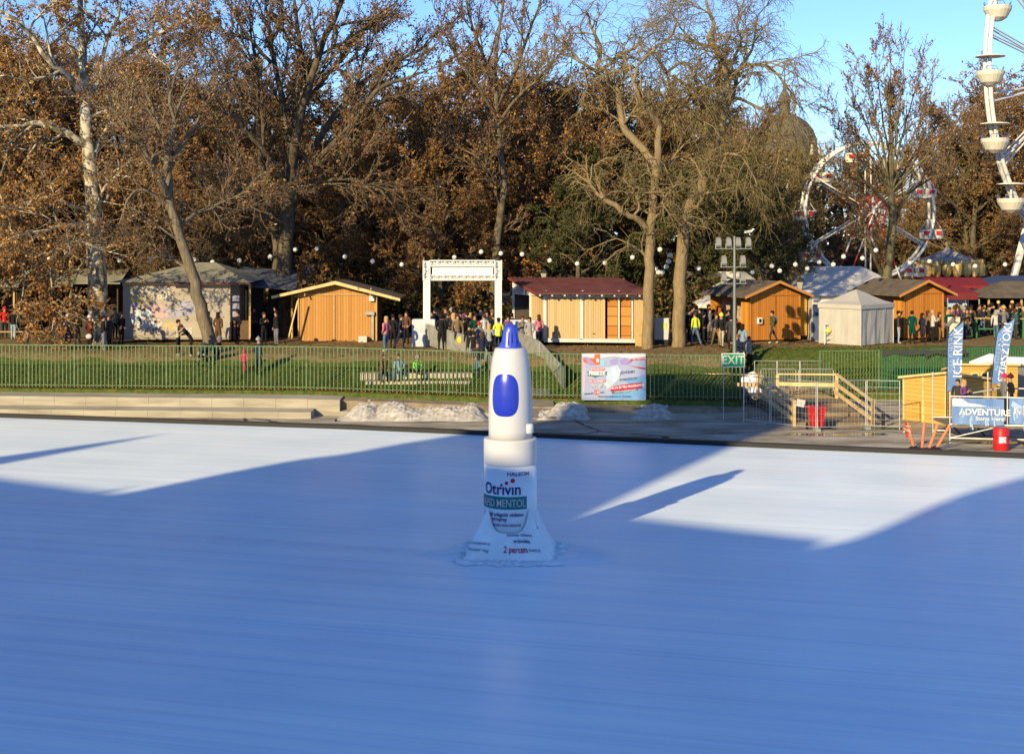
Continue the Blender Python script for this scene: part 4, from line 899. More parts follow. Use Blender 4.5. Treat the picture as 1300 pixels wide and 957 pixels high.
# --- orange gabled market huts on the right
def market_hut(label, A, ang, w, l, he, hp, over=.55, awn=True, name='market_hut', group='orange gabled market huts'):
    r_ = thing(name, label, 'hut', (A[0], A[1], TOP), ang, group)
    MB().prism([(0, .1), (w, .1), (w, he), (w/2, hp), (0, he)], 0, .1).build('front_wall', orange, r_)
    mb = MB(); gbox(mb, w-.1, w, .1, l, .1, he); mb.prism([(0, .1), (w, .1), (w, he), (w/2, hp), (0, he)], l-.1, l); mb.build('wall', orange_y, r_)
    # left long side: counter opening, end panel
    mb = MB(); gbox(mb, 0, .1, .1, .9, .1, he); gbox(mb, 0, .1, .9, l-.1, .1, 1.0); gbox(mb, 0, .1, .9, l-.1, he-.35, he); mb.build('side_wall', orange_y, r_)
    mb = MB(); gbox(mb, -.35, .05, .9, l-.1, 1.0, 1.06); mb.build('counter', lightwood, r_)
    mb = MB(); gbox(mb, .6, w-.15, .5, l-.2, .1, he-.2); mb.build('interior_goods', mat('hut_goods', (.25, .12, .05), .8, scale=7, col2=(.45, .40, .34)), r_)
    sl_ = (hp-he)/(w/2); zo = he-over*sl_; t = .07
    ro = MB().prism([(-over, zo+.04), (w/2, hp+.05), (w+over, zo+.04), (w+over, zo+.04+t), (w/2, hp+.05+t), (-over, zo+.04+t)], -.45, l+.3).build('roof', felt, r_)
    MB().prism([(-over-.02, zo), (w/2, hp+.0), (w+over+.02, zo), (w+over+.02, zo+.14), (w/2, hp+.15), (-over-.02, zo+.14)], -.50, -.452).build('barge_board', mat('orange_trim', (.42, .19, .05), .7), ro)
    for x in (.03, w-.03): MB().box((x, -.02, he/2+.05), (.08, .04, he-.1)).build('corner_post', mat('orange_post', (.42, .17, .03), .7), r_)
    MB().box((w/2, -.02, he-.04), (w, .04, .08)).build('tie_board', mat('orange_trim2', (.36, .13, .02), .7), r_)
    MB().box((w/2, -.02, he/2), (.05, .03, he-.2)).build('cover_strip', mat('orange_trim3', (.3, .1, .015), .7), r_)
    return r_
h1 = market_hut('orange gabled hut beside the floodlight mast, with its shutter folded open at right', (WX(952, 76), 76), R(22), 3.15, 4.2, 2.55, 3.15)
MB().box((3.5, .35, 1.35), (.62, .05, 2.2)).build('open_shutter', planks('amber_shutter', (.5, .27, .04), (.62, .36, .06), .16), h1)
MB().box((.55, -.1, 1.15), (.26, .12, .32)).build('card_reader', mat('white_box', (.7, .7, .7), .5), h1)
q = MB(); q.box((.55, -.14, 1.15), (.16, .06, .2)); q.build('reader_face', black, h1)
h2 = market_hut('orange gabled hut right of the white pop-up tent with a queue in front', (WX(1147, 77.5), 77.5), R(20), 2.6, 4.4, 2.6, 3.15)
o = thing('menu_board', 'small white-framed menu board standing right of the queue', 'sign board', (WX(1211, 77), 77, TOP), -.2)
MB().box((0, 0, .85), (.62, .05, .9)).build('board', mat('menu_green', (.3, .36, .26), .6, scale=9, col2=(.5, .5, .42)), o)
for x in (-.3, .3): MB().box((x, 0, .65), (.04, .06, 1.3)).build('leg', white, o)

# --- white pop-up tent
Y = 73.6
tn = thing('popup_tent', 'white pop-up tent with a pointed canopy and closed side walls', 'tent', (WX(1093, 73.2), 73.2, TOP))
o_ = Vector((WX(1093, 73.2), 73.2, TOP)); c0 = Vector((0, 0, 0)); cl = Vector((WX(1040, 75.2), 75.2, TOP))-o_; cr = Vector((WX(1134, 75.4), 75.4, TOP))-o_; cb = cl+cr; he = WZ(386, 74)-TOP; pk = (cb)/2+Vector((0, 0, WZ(367, 75.5)-TOP))
for nm, a, b2 in (('side_wall', cl, c0), ('side_wall', c0, cr), ('side_wall', cr, cb), ('side_wall', cb, cl)):
    mb = MB(); n = 10; t_ = (b2-a); nn = Vector((t_.y, -t_.x, 0)).normalized(); vs2 = []
    for i in range(n+1):
        for zz in (.03, he*.5, he): vs2.append(a+t_*i/n+nn*(.03*math.sin(i*1.9+zz) if 0 < i < n and zz < he else 0)+Vector((0, 0, zz)))
    m_ = len(vs2); vs2 += [v-nn*.015 for v in vs2]
    mb.add(vs2, [f for i in range(n) for j in (0, 1) for f in ((i*3+j, i*3+j+3, i*3+j+4, i*3+j+1), (m_+i*3+j, m_+i*3+j+1, m_+i*3+j+4, m_+i*3+j+3))]); mb.build(nm, canvas, tn)
up = Vector((0, 0, he)); mb = MB(); cs = [c0, cr, cb, cl]; ctr = cb/2
ring = []
for f_, zz in ((1.04, he-.02), (.75, he+.13), (.45, he+.36), (.2, he+.58)):
    for c in cs:
        ring.append(ctr+(c-ctr)*f_+Vector((0, 0, zz)))
    # mid-sides sag
for lv in range(3):
    for j in range(4): a = lv*4+j; b2 = lv*4+(j+1) % 4; mb.add([ring[a], ring[b2], ring[b2+4], ring[a+4]], [(0, 1, 2, 3)])
for j in range(4): mb.add([ring[12+j], ring[12+(j+1) % 4], pk], [(0, 1, 2)])
for j in range(4): a, b2 = ring[j], ring[(j+1) % 4]; mb.add([a, b2, b2-Vector((0, 0, .22)), a-Vector((0, 0, .22))], [(0, 1, 2, 3)])
mb.build('canopy', canvas, tn)
for c in cs: MB().tube([c*1.0+Vector((0, -.02, 0)), c+Vector((0, -.02, he))], .025, 6).build('leg', steel, tn)
# white kiosk next to the tent, bluish shadow of the hut painted on its front
kk = thing('white_kiosk', 'low white kiosk with a painted dark blue shadow between the orange hut and the tent', 'kiosk', (WX(1031, 76.8), 76.8, TOP))
MB().box((.95, 1.0, 1.15), (1.9, 2.0, 2.3)).build('wall', white, kk); MB().box((.33, -.02, .8), (.62, .04, 1.5)).build('hut_shadow', mat('navy_hut_shadow', (.06, .09, .18), .6), kk); MB().box((.55, -.02, 1.95), (1.0, .03, .1)).build('stripe', mat('slate_stripe', (.15, .18, .25), .6), kk); MB().box((.95, 1, 2.34), (2.0, 2.1, .08)).build('roof', felt_b, kk)
ld_ = thing('folding_stepladder', 'small folded aluminium stepladder with yellow cloths leaning by the white kiosk', 'stepladder', (WX(1053, 74.6), 74.6, TOP))
for x in (-.25, .25): MB().tube([(x, 0, 0), (x*.8, .15, 1.05)], .02, 6).build('leg', steel, ld_)
for z in (.25, .5, .75, 1.0): MB().box((0, .15*z, z), (.44, .08, .03)).build('step', steel, ld_)
MB().ell((-.05, -.02, .72), (.16, .1, .14), 8, 6).build('yellow_cloth', mat('yellow_cloth', (.6, .5, .08), .8), ld_)

# --- big white marquee roofs behind
def marquee(label, px0, px1, Yd, pyE, pyR, inset, dep, col=mat('marquee_pvc', (.62, .60, .55), .8, var=.06)):
    x0, x1 = WX(px0, Yd), WX(px1, Yd); z1, z2 = WZ(pyE, Yd), WZ(pyR, Yd+dep/2); W = x1-x0
    r_ = thing('marquee', label, 'marquee', (x0, Yd, TOP))
    e, p = z1-TOP, z2-TOP
    mb = MB(); n = 8
    mb.add([(0, 0, e), (W, 0, e), (W, dep, e), (0, dep, e), (inset, dep/2, p), (W-inset, dep/2, p)], [(0, 1, 5, 4), (1, 2, 5), (2, 3, 4, 5), (3, 0, 4), (0, 3, 2, 1)]); mb.build('roof', col, r_)
    for i in range(5): MB().box((W*i/4*.98+.05, .1, e/2), (.1, .1, e)).build('post', white, r_)
    MB().box((W/2, dep-.1, e/2), (W, .06, e)).build('back_wall', mat('marquee_wall', (.45, .43, .40), .8), r_)
    MB().box((W/2, -.01, e-.12), (W, .03, .24)).build('valance', col, r_); return r_
marquee('white marquee roof with pointed end behind the floodlight mast', 884, 1003, 84, 386, 345, 3.6, 9)
marquee('long white marquee roof behind the white pop-up tent', 998, 1172, 88, 376, 338, 2.6, 10)
marquee('dark navy stall roof at the far right behind the crowd', 1252, 1345, 94, 360, 350, 1.5, 5, mat('navy_canvas', (.03, .05, .12), .8))
# red awning stall + brown-roof bar on the right
s = thing('red_awning_stall', 'stall with dark red awning and white panels behind the crowd', 'stall', (WX(1176, 90), 90, TOP)); W = WX(1246, 90)-WX(1176, 90); e = WZ(356, 90)-TOP
redm = mat('red_awning', (.17, .013, .016), .7); drk = mat('burgundy_awning', (.13, .015, .02), .7)
MB().add([(-.3, -1, e-.3), (W+.3, -1, e-.3), (W+.3, 1.2, e+.15), (-.3, 1.2, e+.15), (-.3, -1, e-.5), (W+.3, -1, e-.5)], [(0, 1, 2, 3), (0, 4, 5, 1)]).build('awning', redm, s)
for i in range(6): MB().box((W*(i+.5)/6, 1.3, e/2), (W/6-.05, .08, e)).build('wall_panel', [white, mat('pale_blue_panel', (.35, .45, .6), .6)][i % 2], s)
for x in (0, W): MB().box((x, -.9, (e-.4)/2), (.09, .09, e-.4)).build('post', steel, s)
s = thing('burgundy_pavilion', 'small burgundy fabric pavilion with a white-edged top behind the crowd', 'pavilion', (WX(1203, 84), 84, TOP)); W = WX(1243, 84)-WX(1203, 84); e = WZ(372, 84)-TOP
MB().add([(0, 0, e-.4), (W, 0, e-.4), (W, 2, e-.4), (0, 2, e-.4), (0, 0, e), (W, 0, e), (W, 2, e), (0, 2, e), (W/2, 1, e+.45)], [(0, 1, 5, 4), (1, 2, 6, 5), (2, 3, 7, 6), (3, 0, 4, 7), (4, 5, 8), (5, 6, 8), (6, 7, 8), (7, 4, 8)]).build('canopy', drk, s)
for x, y in ((0, 0), (W, 0), (0, 2), (W, 2)): MB().box((x, y, (e-.3)/2), (.06, .06, e-.3)).build('leg', steel, s)
s = thing('bar_hut', 'brown hip-roofed bar hut at the right edge with orange board counter', 'hut', (WX(1253, 83), 83, TOP)); W = 5.5; e = WZ(378, 83)-TOP; p = WZ(357, 84.5)-TOP
MB().add([(-.3, -.6, e), (W, -.6, e), (W, 4, e), (-.3, 4, e), (1.4, 1.6, p), (W, 1.6, p)], [(0, 1, 5, 4), (1, 2, 5), (2, 3, 4, 5), (3, 0, 4), (0, 3, 2, 1)]).build('roof', felt, s)
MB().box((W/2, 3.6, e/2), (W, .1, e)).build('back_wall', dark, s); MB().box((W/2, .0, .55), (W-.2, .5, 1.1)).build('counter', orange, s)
for x in (0, 1.9, 3.8): MB().box((x, -.3, e/2), (.1, .1, e)).build('post', rawwood, s)
for i in range(5): MB().ell((.6+i*.8, -.2, e-.25), (.10, .10, .12), 8, 6).build('hanging_lamp', lightwood, s)
# standing tables of green trestles in the crowd
gt = mat('table_green', (.04, .16, .06), .6); tbp = None
for i, (px, Yd) in enumerate([(1222, 80.5), (1252, 79.5), (1284, 79)]):
    lb = ['high green trestle table left of the two feather flags in the crowd', 'high green trestle table between the two feather flags', 'high green trestle table right of the second feather flag'][i]
    if tbp is None:
        tbp = thing('standing_table', lb, 'table', (WX(px, Yd), Yd, TOP), 0, 'high trestle tables in the crowd')
        MB().box((0, 0, 1.1), (1.5, .5, .05)).build('tabletop', rawwood, tbp)
        for x in (-.6, .6): MB().box((x, 0, .54), (.08, .4, 1.08)).build('leg', gt, tbp)
        MB().box((0, 0, .5), (1.2, .06, .08)).build('stretcher', gt, tbp)
    else: tag(copy_tree(tbp, None, (WX(px, Yd), Yd, TOP)), lb)
# carousel / fairground roof
c = thing('carousel', 'fairground carousel with gilded scalloped top and blue and white roof', 'carousel', (WX(1203, 104), 104, TOP)); rr2 = (WX(1243, 104)-WX(1164, 104))/2; zc_ = WZ(341, 104)-TOP
gold = mat('gilding', (.55, .30, .06), .5, scale=2.2, col2=(.85, .62, .25)); bw = mat('carousel_roof', (.10, .12, .20), .7, scale=1.6, col2=(.45, .40, .33))
MB().lathe([(rr2, zc_+.5), (rr2*.55, zc_+.95), (.3, zc_+1.35), (.05, zc_+1.7)], (0, 0, 0), 20).build('roof', bw, c)
sc_ = MB(); 
for i in range(20): a = 2*math.pi*i/20; sc_.ell((rr2*math.cos(a), rr2*math.sin(a), zc_), (.36, .36, .62), 8, 6); sc_.ell((rr2*1.05*math.cos(a+.15), rr2*1.05*math.sin(a+.15), zc_+.5), (.16, .16, .22), 6, 5)
sc_.build('gilded_fascia', gold, c); MB().lathe([(rr2*1.02, zc_-.8), (rr2*1.08, zc_-.6), (rr2, zc_-.5)], k=24).build('red_rim', redm, c)
MB().lathe([(.8, 0), (.8, zc_)], k=12).build('centre_column', gold, c); MB().lathe([(rr2, 0), (rr2, .4)], k=24).build('platform', maroon, c)
for i in range(8): a = 2*math.pi*i/8; MB().tube([(rr2*.8*math.cos(a), rr2*.8*math.sin(a), .3), (rr2*.8*math.cos(a), rr2*.8*math.sin(a), zc_)], .05, 6).build('pole', gold, c)
MB().ell((0, 0, zc_+1.8), .22, 8, 6).build('finial', gold, c)

# --- domed building far behind
Y = 165.0; x = WX(996, Y); db = thing('domed_building', 'far stone building with a dark ribbed dome, lantern and spire above the trees', 'building', (x, Y, TOP)); k = Y/F
def zz(py): return WZ(py, Y)-TOP
stn = mat('pale_stone', (.46, .41, .31), .9, scale=.6, col2=(.56, .51, .40)); dm = mat('dome_slate', (.085, .075, .06), .8, scale=1.2, col2=(.13, .115, .095))
prof = [(40, 205), (39.5, 192), (38, 178), (34, 167), (27, 158), (18, 151.5), (10, 148), (9.5, 146)]
MB().lathe([(r_*k, zz(p_)) for r_, p_ in prof], k=24).build('dome', dm, db, smooth=False)
rb = MB()
for i in range(12): a = 2*math.pi*i/12+.13; rb.tube([(r_*k*math.cos(a)*1.01, r_*k*math.sin(a)*1.01, zz(p_)) for r_, p_ in prof], .22, 4)
rb.build('dome_ribs', mat('dome_rib', (.06, .055, .05), .8), db)
MB().lathe([(8.5*k, zz(148)), (7.5*k, zz(146)), (7*k, zz(132)), (8.4*k, zz(130)), (8.2*k, zz(127)), (6.5*k, zz(121)), (3.5*k, zz(117)), (2.4*k, zz(115)), (2.4*k, zz(112)), (3.0*k, zz(111)), (1.2*k, zz(104))], k=12).build('lantern', dm, db)
MB().lathe([(1.3*k, zz(106)), (.9*k, zz(100)), (.5*k, zz(80))], k=8).build('spire', dm, db)
MB().box((0, 0, zz(204)/2), (84*k, 84*k, zz(204))).build('drum_block', stn, db)
MB().box((-22*k, -40*k, zz(215)/2), (118*k, 20*k, zz(215))).build('wing', stn, db)
for i in range(6): MB().box((-70*k+i*19*k, -50.4*k, zz(238)), (7*k, .3, 22*k)).build('window', mat('dark_glazing', (.03, .03, .035), .3), db)
for px in (1020, 1031):
    MB().lathe([(3.4*k, zz(215)), (3.4*k, zz(203)), (4.2*k, zz(202)), (3.0*k, zz(200)), (2.0*k, zz(197)), (2.6*k, zz(194.5)), (1.0*k, zz(192))], ((px-996)*k, -50*k, 0), 8).build('pinnacle', stn, db)
MB().bar(((1020-996)*k, -50*k, zz(196)), ((1020-996)*k, -50*k, zz(187)), .18).build('cross', stn, db)
# dormer
MB().prism([(33*k, zz(180)), (38*k, zz(180)), (35.5*k, zz(172))], -14*k, -2*k).build('dormer', dm, db)

# --- yellow sunlit house glimpsed between the trees
o = thing('yellow_house', 'yellow sunlit house glimpsed between the trunks above the stall roofs', 'house', (WX(300, 118), 118, TOP)); yl = mat('yellow_render', (.55, .42, .14), .85, var=.1)
MB().box((0, 3, 4.1), (9, 6, 8.2-1.2)).build('wall', yl, o); MB().prism([(-4.8, 7.5), (4.8, 7.5), (0, 9.6)], -.4, 6.4).build('roof', felt, o)
for x in (-3, -1, 1, 3):
    for z in (2.4, 5.2): MB().box((x, -.02, z), (.9, .1, 1.5)).build('window', mat('dark_glazing', (.03, .03, .035), .3), o)

# ================================================================ ferris wheels
def gondola_big(m1, m2, m3):
    g = thing('gondola', None, None); 
    MB().lathe([(.35, -2.3), (.75, -2.05), (1.08, -1.45), (1.12, -1.15), (1.06, -1.13), (1.0, -1.4), (.6, -1.9)], k=20).build('bowl', m1, g)
    MB().lathe([(1.18, .0), (1.15, .07), (.6, .16), (.08, .2), (.06, -.02)], k=20).build('canopy', m1, g)
    MB().tube([(0, 0, -2.0), (0, 0, .1)], .09, 8).build('mast', m1, g)
    mb = MB()
    for a0 in (.2, 1.8, 3.4, 5.0):
        pts = [(1.05*math.cos(a0+t*.22), 1.05*math.sin(a0+t*.22), -1.15+(.32 if 0 < t < 5 else 0)) for t in range(6)]; mb.tube(pts, .025, 5)
        for t in (1, 3): mb.tube([(1.05*math.cos(a0+t*.22), 1.05*math.sin(a0+t*.22), -1.15), pts[t]], .018, 4)
    mb.build('railing', m2, g); return g
whw = mat('wheel_white', (.62, .62, .60), .5, var=.05); gb = mat('gondola_cream', (.56, .53, .45), .5, var=.06); blr = mat('railing_blue', (.08, .12, .35), .5)
Yw = 105.0; kw = Yw/F; cw = P(1371, 100, Yw); V = 226*kw; beta = R(42)
bw_ = thing('giant_ferris_wheel', 'giant white ferris wheel cut off by the right edge of the picture', 'ferris wheel', cw, beta)
def wheel(root, rad, off, n_spoke, rr_, m, sub=48, spoke_r=.07, rail=.5, da_=.02):
    for sgn, nm in ((-1, 'rim'), (1, 'rim')):
        mb = MB(); pts = [(rad*math.cos(2*math.pi*i/sub), sgn*off, rad*math.sin(2*math.pi*i/sub)) for i in range(sub+1)]; mb.tube(pts, rr_, 8, cap=False)
        pts = [((rad-rail)*math.cos(2*math.pi*i/sub), sgn*off, (rad-rail)*math.sin(2*math.pi*i/sub)) for i in range(sub+1)]
        if rail: mb.tube(pts, rr_*.7, 6, cap=False)
        for i in range(sub):
            a, b = 2*math.pi*i/sub, 2*math.pi*(i+.5)/sub
            if rail: mb.tube([(rad*math.cos(a), sgn*off, rad*math.sin(a)), ((rad-rail)*math.cos(b), sgn*off, (rad-rail)*math.sin(b))], rr_*.4, 4)
        mb.build(nm, m, root)
    for i in range(n_spoke):
        a = 2*math.pi*(i+.5)/n_spoke; mb = MB()
        for sgn in (-1, 1):
            for da in (-da_, da_): mb.tube([(.8*math.cos(a), sgn*off*1.3, .8*math.sin(a)), (rad*math.cos(a+da), sgn*off, rad*math.sin(a+da))], spoke_r, 5)
        mb.tube([(rad*math.cos(a), -off, rad*math.sin(a)), (rad*math.cos(a), off, rad*math.sin(a))], spoke_r, 5)
        mb.build('spoke', m, root)
wheel(bw_, V, .17, 18, .14, whw, 72, .06, 0)
mb = MB(); mb.lathe([(1.0, -1.0), (1.3, -.9), (1.3, .9), (1.0, 1.0)], k=20); hb = mb.build('hub', whw, bw_); hb.rotation_euler = (math.pi/2, 0, 0)
for sx in (-5.5, 5.5):
    for sy in (-3, 3): MB().tube([(0, sy*.4, 0), (sx, sy, -(cw.z-TOP))], .28, 8).build('support_leg', whw, bw_)
MB().box((0, 0, -(cw.z-TOP)+.35), (13, 8, .7)).build('platform', steel, bw_)
proto = gondola_big(gb, blr, None)
ng = 18
for i in range(ng):
    a = math.pi-R(2)+2*math.pi*i/ng; g_ = proto if i == 0 else copy_tree(proto, bw_)
    g_.parent = bw_; g_.location = (V*math.cos(a), -.2, V*math.sin(a)); g_.rotation_euler = (0, 0, -beta*.3); g_.scale = (.85,)*3
# small wheel
Ys = 97.0; ks = Ys/F; cs_ = P(1102, 268, Ys); rs = 86*ks
sw = thing('small_ferris_wheel', 'small white ferris wheel with red and white gondolas behind the slender tree', 'ferris wheel', cs_, R(9))
wheel(sw, rs, .40, 6, .10, whw, 48, .028, .0, .008)
redp = mat('gondola_red', (.45, .02, .025), .5)
mb = MB(); 
for i in range(16): a = 2*math.pi*i/16; mb.tube([(.25*math.cos(a), -.75, .25*math.sin(a)), (.95*math.cos(a), -.8, .95*math.sin(a))], .06, 5, 0 if i % 2 else 1)
mb.tube([(.95*math.cos(2*math.pi*i/24), -.8, .95*math.sin(2*math.pi*i/24)) for i in range(25)], .06, 6, 0, False); mb.tube([(0, -.9, 0), (0, .9, 0)], .3, 12, 1)
mb.build('hub', [redp, whw], sw)
for sx in (-3.0, 3.0):
    for sy in (-1.1, 1.1):
        mb = MB()
        for j in range(8): t0, t1 = j/8, (j+1)/8; H0 = -(cs_.z-TOP); mb.tube([(sx*t0, sy, H0*t0), (sx*t1, sy, H0*t1)], .055, 6, j % 2)
        mb.build('support_leg', [whw, redp], sw)
def gondola_small():
    g = thing('gondola', None, None)
    for x, mi in ((-.42, redp), (.42, redp)):
        mb = MB(); mb.lathe([(.12, -1.45), (.34, -1.35), (.42, -1.0), (.44, -.72), (.38, -.72)], (x, 0, 0), 12); mb.build('seat_bowl', gb, g)
        MB().box((x, -.43, -.95), (.34, .06, .26)).build('red_panel', redp, g)
    MB().box((0, 0, -1.25), (.5, .5, .25)).build('floor', gb, g)
    mb = MB()
    for a in (-.75, -.35, .35, .75): mb.tube([(a, 0, -.75), (a*.4, 0, -.05)], .02, 4)
    mb.tube([(0, 0, -1.2), (0, 0, 0)], .035, 5); mb.build('hanger', whw, g); return g
proto = gondola_small()
for i in range(10):
    a = R(172)+2*math.pi*i/10; g_ = proto if i == 0 else copy_tree(proto, sw); g_.parent = sw; g_.location = (rs*math.cos(a), 0, rs*math.sin(a)+.1)
    g_.rotation_euler = (0, 0, -R(12))
# ================================================================ the giant spray-bottle prop on the ice
NB = onplane(648, 703, 0); NB.y = 34.9; NB.x = WX(648, 34.9)
kb = 34.9/F
pw = mat('prop_white', (.47, .48, .50), .35, var=.03, scale=2, spec=.5); pl = mat('prop_label_white', (.66, .73, .80), .4, var=.05, scale=1.5)
pb = mat('prop_blue', (.012, .03, .40), .28, var=.05, spec=.5); pn = mat('prop_print_navy', (.015, .015, .16), .5); pr = mat('prop_print_red', (.36, .012, .05), .5); pt_ = mat('prop_teal', (.0, .17, .20), .5); pcap = mat('prop_tip_blue', (.03, .06, .48), .35, spec=.5)
bot = thing('spray_bottle_prop', 'giant white nasal spray bottle prop with blue tip standing on the ice', 'advertising prop', NB)
def bz(py): return ZC-(py-HY)*kb
RB = 33.6*kb
MB().lathe([(RB, .25), (RB, bz(588))], k=64).build('bottle', pl, bot, True)
MB().lathe([(RB*.98, bz(588)), (RB*1.005, bz(586.5)), (RB*1.01, bz(572)), (RB*1.01, bz(557)), (RB*.98, bz(555.5)), (RB*.86, bz(555))], k=64).build('collar', pw, bot, False)
prof = [(27.6, 556), (27.6, 545), (27.8, 520), (27.4, 500), (26.3, 482), (24.8, 466), (22.8, 453), (20.6, 444.5), (19.2, 441.8), (17.5, 441.2)]
MB().lathe([(a*kb, bz(y)) for a, y in prof], k=64).build('upper_body', pw, bot, True)
tipp = [(14.8, 441.5), (14.6, 440), (13.4, 435.5), (11.6, 434.2), (10.6, 430), (9.3, 420), (8.4, 416), (6.6, 412.8), (3, 411.4), (.2, 411)]
MB().lathe([(a*kb, bz(y)) for a, y in tipp], k=40).build('nozzle_tip', pcap, bot, True)
mb = MB()
for a in (-1.9, -1.1, -1.57): mb.bar((math.cos(a)*13.2*kb, math.sin(a)*13.2*kb, bz(440)), (math.cos(a)*9.3*kb, math.sin(a)*9.3*kb, bz(421)), .05, .08)
mb.build('tip_rib', pcap, bot)
# blue oval button on the front, wrapped on the body
def body_r(z):
    zs = [bz(y) for _, y in prof]; return float(np.interp(z, zs, [a*kb for a, _ in prof]))
mb = MB(); zc_ = bz(499); a0 = -math.pi/2-.28; vs3 = []; nA, nZ = 20, 20
for j in range(nZ+1):
    for i in range(nA+1):
        u, v = -1+2*i/nA, -1+2*j/nZ
        # squircle patch
        q = 1/max(1e-6, (abs(u)**3+abs(v)**3)**(1/3))*max(abs(u), abs(v)) if (u or v) else 0
        uu, vv2 = u*q, v*q; z = zc_+vv2*26.5*kb; th = a0+uu*.65; r_ = body_r(z)+.012+.03*(1-max(abs(u), abs(v))**4)
        vs3.append((r_*math.cos(th), r_*math.sin(th), z))
mb.add(vs3, [(j*(nA+1)+i, j*(nA+1)+i+1, (j+1)*(nA+1)+i+1, (j+1)*(nA+1)+i) for j in range(nZ) for i in range(nA)]); mb.build('spray_button', pb, bot, True)
MB().lathe([(.09, -.12), (.11, -.10), (.11, .10), (.08, .12)], (27.6*kb*math.cos(-.55), 27.6*kb*math.sin(-.55), bz(542)), 14).build('side_lug', pw, bot, True)
# printing wrapped round the bottle
def wrap(r):
    def f(u, w): th = -math.pi/2+u/r; return (r*math.cos(th), r*math.sin(th), w)
    return f
def wraptext(mb, s, px, py, hpx, mi, bold=0, sx=1, r=None, rot=0):
    r = r or RB+.012; x = (px-647.5)*kb; u = r*math.asin(max(-1, min(1, x/r))); puttext(mb, s, u, bz(py), hpx*kb, mi, bold=bold, sx=sx, fn=wrap(r), rot=rot)
lb = MB(); f = wrap(RB+.006); n = 30
def strip(mb, pxa, pxb, pya, pyb, mi, r):
    ua, ub = [r*math.asin(max(-.999, min(.999, (p-647.5)*kb/r))) for p in (pxa, pxb)]; f = wrap(r); vs4 = []
    if pxa < 616: ua = -r*2.4
    for i in range(n+1): u = ua+(ub-ua)*i/n; vs4 += [f(u, bz(pya)), f(u, bz(pyb))]
    mb.add(vs4, [(2*i, 2*i+2, 2*i+3, 2*i+1) for i in range(n)], mi)
strip(lb, 614, 668, 640.5, 624.5, 3, RB+.007)
wraptext(lb, 'HALEON', 658, 596.5, 6.6, 0, .002, 1.15)
def wrapfit(mb, s, pxL, pxR, py, hpx, mi, bold=0, r=None, scale=None):
    r = r or RB+.02; vs_, fs_ = textmesh(s, hpx*kb, align='LEFT', bold=bold); U_ = lambda p: r*math.asin(max(-.999, min(.999, (p-647.5)*kb/r)))
    x0_, x1_ = min(v[0] for v in vs_), max(v[0] for v in vs_); uR = U_(pxR); sc_ = scale or (uR-U_(pxL))/(x1_-x0_); f_ = wrap(r)
    mb.add([f_(uR-(x1_-v[0])*sc_, bz(py)+v[1]) for v in vs_], fs_, mi); return sc_
wrapfit(lb, 'Otrıvın', 616.2, 660.5, 615.8, 20, 0, .006)
for px, py, r_ in ((636.2, 610.0, 1.7), (642.6, 607.4, 2.3), (650.4, 604.4, 2.8)):
    r0 = RB+.012; u0 = r0*math.asin((px-647.5)*kb/r0); lb.add([wrap(r0)(u0+r_*kb*math.cos(a*.4), bz(py)+r_*kb*math.sin(a*.4)) for a in range(16)], [tuple(range(16))], 1)
sc_ = wrapfit(lb, 'MENTOL', 630.5, 666.5, 633.0, 13.5, 2, .001, RB+.034); wrapfit(lb, 'RAPID', 600, 627.6, 633.0, 13.5, 2, .001, RB+.034, sc_)
wrapfit(lb, '1 mg/ml adagoló oldatos', 614.8, 664, 647, 6.6, 0, .003); wrapfit(lb, 'orrspray', 624.5, 643.5, 652.8, 6.6, 0, .003); wrapfit(lb, 'xilometazolin-hidroklorid', 615.5, 660, 660, 5.6, 0, .001)
lb.build('label_print', [pn, pr, white, pt_], bot)
# printed fabric skirt with four raised peaks round the foot
sk_ = MB(); nT, nH = 72, 8; base_h = 1.14; vs5 = []
def skirt(th, t):
    a = th-R(-90-4); ph = ((th-R(41)) % (math.pi/2))/(math.pi/2); pkf = abs(2*ph-1)**5   # 1 at the four corners
    c = max(abs(math.cos(th+R(4))), abs(math.sin(th+R(4)))); rb_ = min(base_h/c, 1.50)+.02*math.sin(th*17)
    zt_ = .62+.66*pkf; rt = RB+.03+.04*pkf
    r_ = rb_+(rt-rb_)*t**.9; z = .0+zt_*t; r_ += .025*math.sin(th*13+z*5)*(1-t)
    return (r_*math.cos(th), r_*math.sin(th), z+.005)
for j in range(nH+1):
    for i in range(nT): vs5.append(skirt(2*math.pi*i/nT, j/nH))
sk_.add(vs5, [(j*nT+i, j*nT+(i+1) % nT, (j+1)*nT+(i+1) % nT, (j+1)*nT+i) for j in range(nH) for i in range(nT)])
skt = sk_.build('fabric_skirt', mat('skirt_fabric', (.68, .78, .84), .8, var=.08, scale=2.5, bump=.3), bot)
so = skt.modifiers.new('thick', 'SOLIDIFY'); so.thickness = .012
sp_ = MB()
def onskirt(u, w):     # u: metres round the front, w: height
    th = -math.pi/2+u/1.15; lo, hi = 0, 1
    for _ in range(16):
        m_ = (lo+hi)/2
        if skirt(th, m_)[2] < w: lo = m_
        else: hi = m_
    p = skirt(th, lo); return (p[0]*1.03, p[1]*1.03, p[2])
puttext(sp_, 'Készítményen csökkent', .26, .60, .085, 0, fn=onskirt, bold=.001); puttext(sp_, 'orrdugulás', .34, .47, .11, 0, fn=onskirt, bold=.002)
puttext(sp_, '2 percen', .14, .29, .19, 1, fn=onskirt, bold=.003); puttext(sp_, 'belül', .60, .29, .10, 0, fn=onskirt)
puttext(sp_, 'tovább olvassa el', -.95, .44, .095, 0, fn=onskirt, rot=-.12); puttext(sp_, 'vagy kérdezze meg', -.95, .31, .095, 0, fn=onskirt, rot=-.14); puttext(sp_, 'orvosát', -1.10, .19, .09, 0, fn=onskirt, rot=-.14)
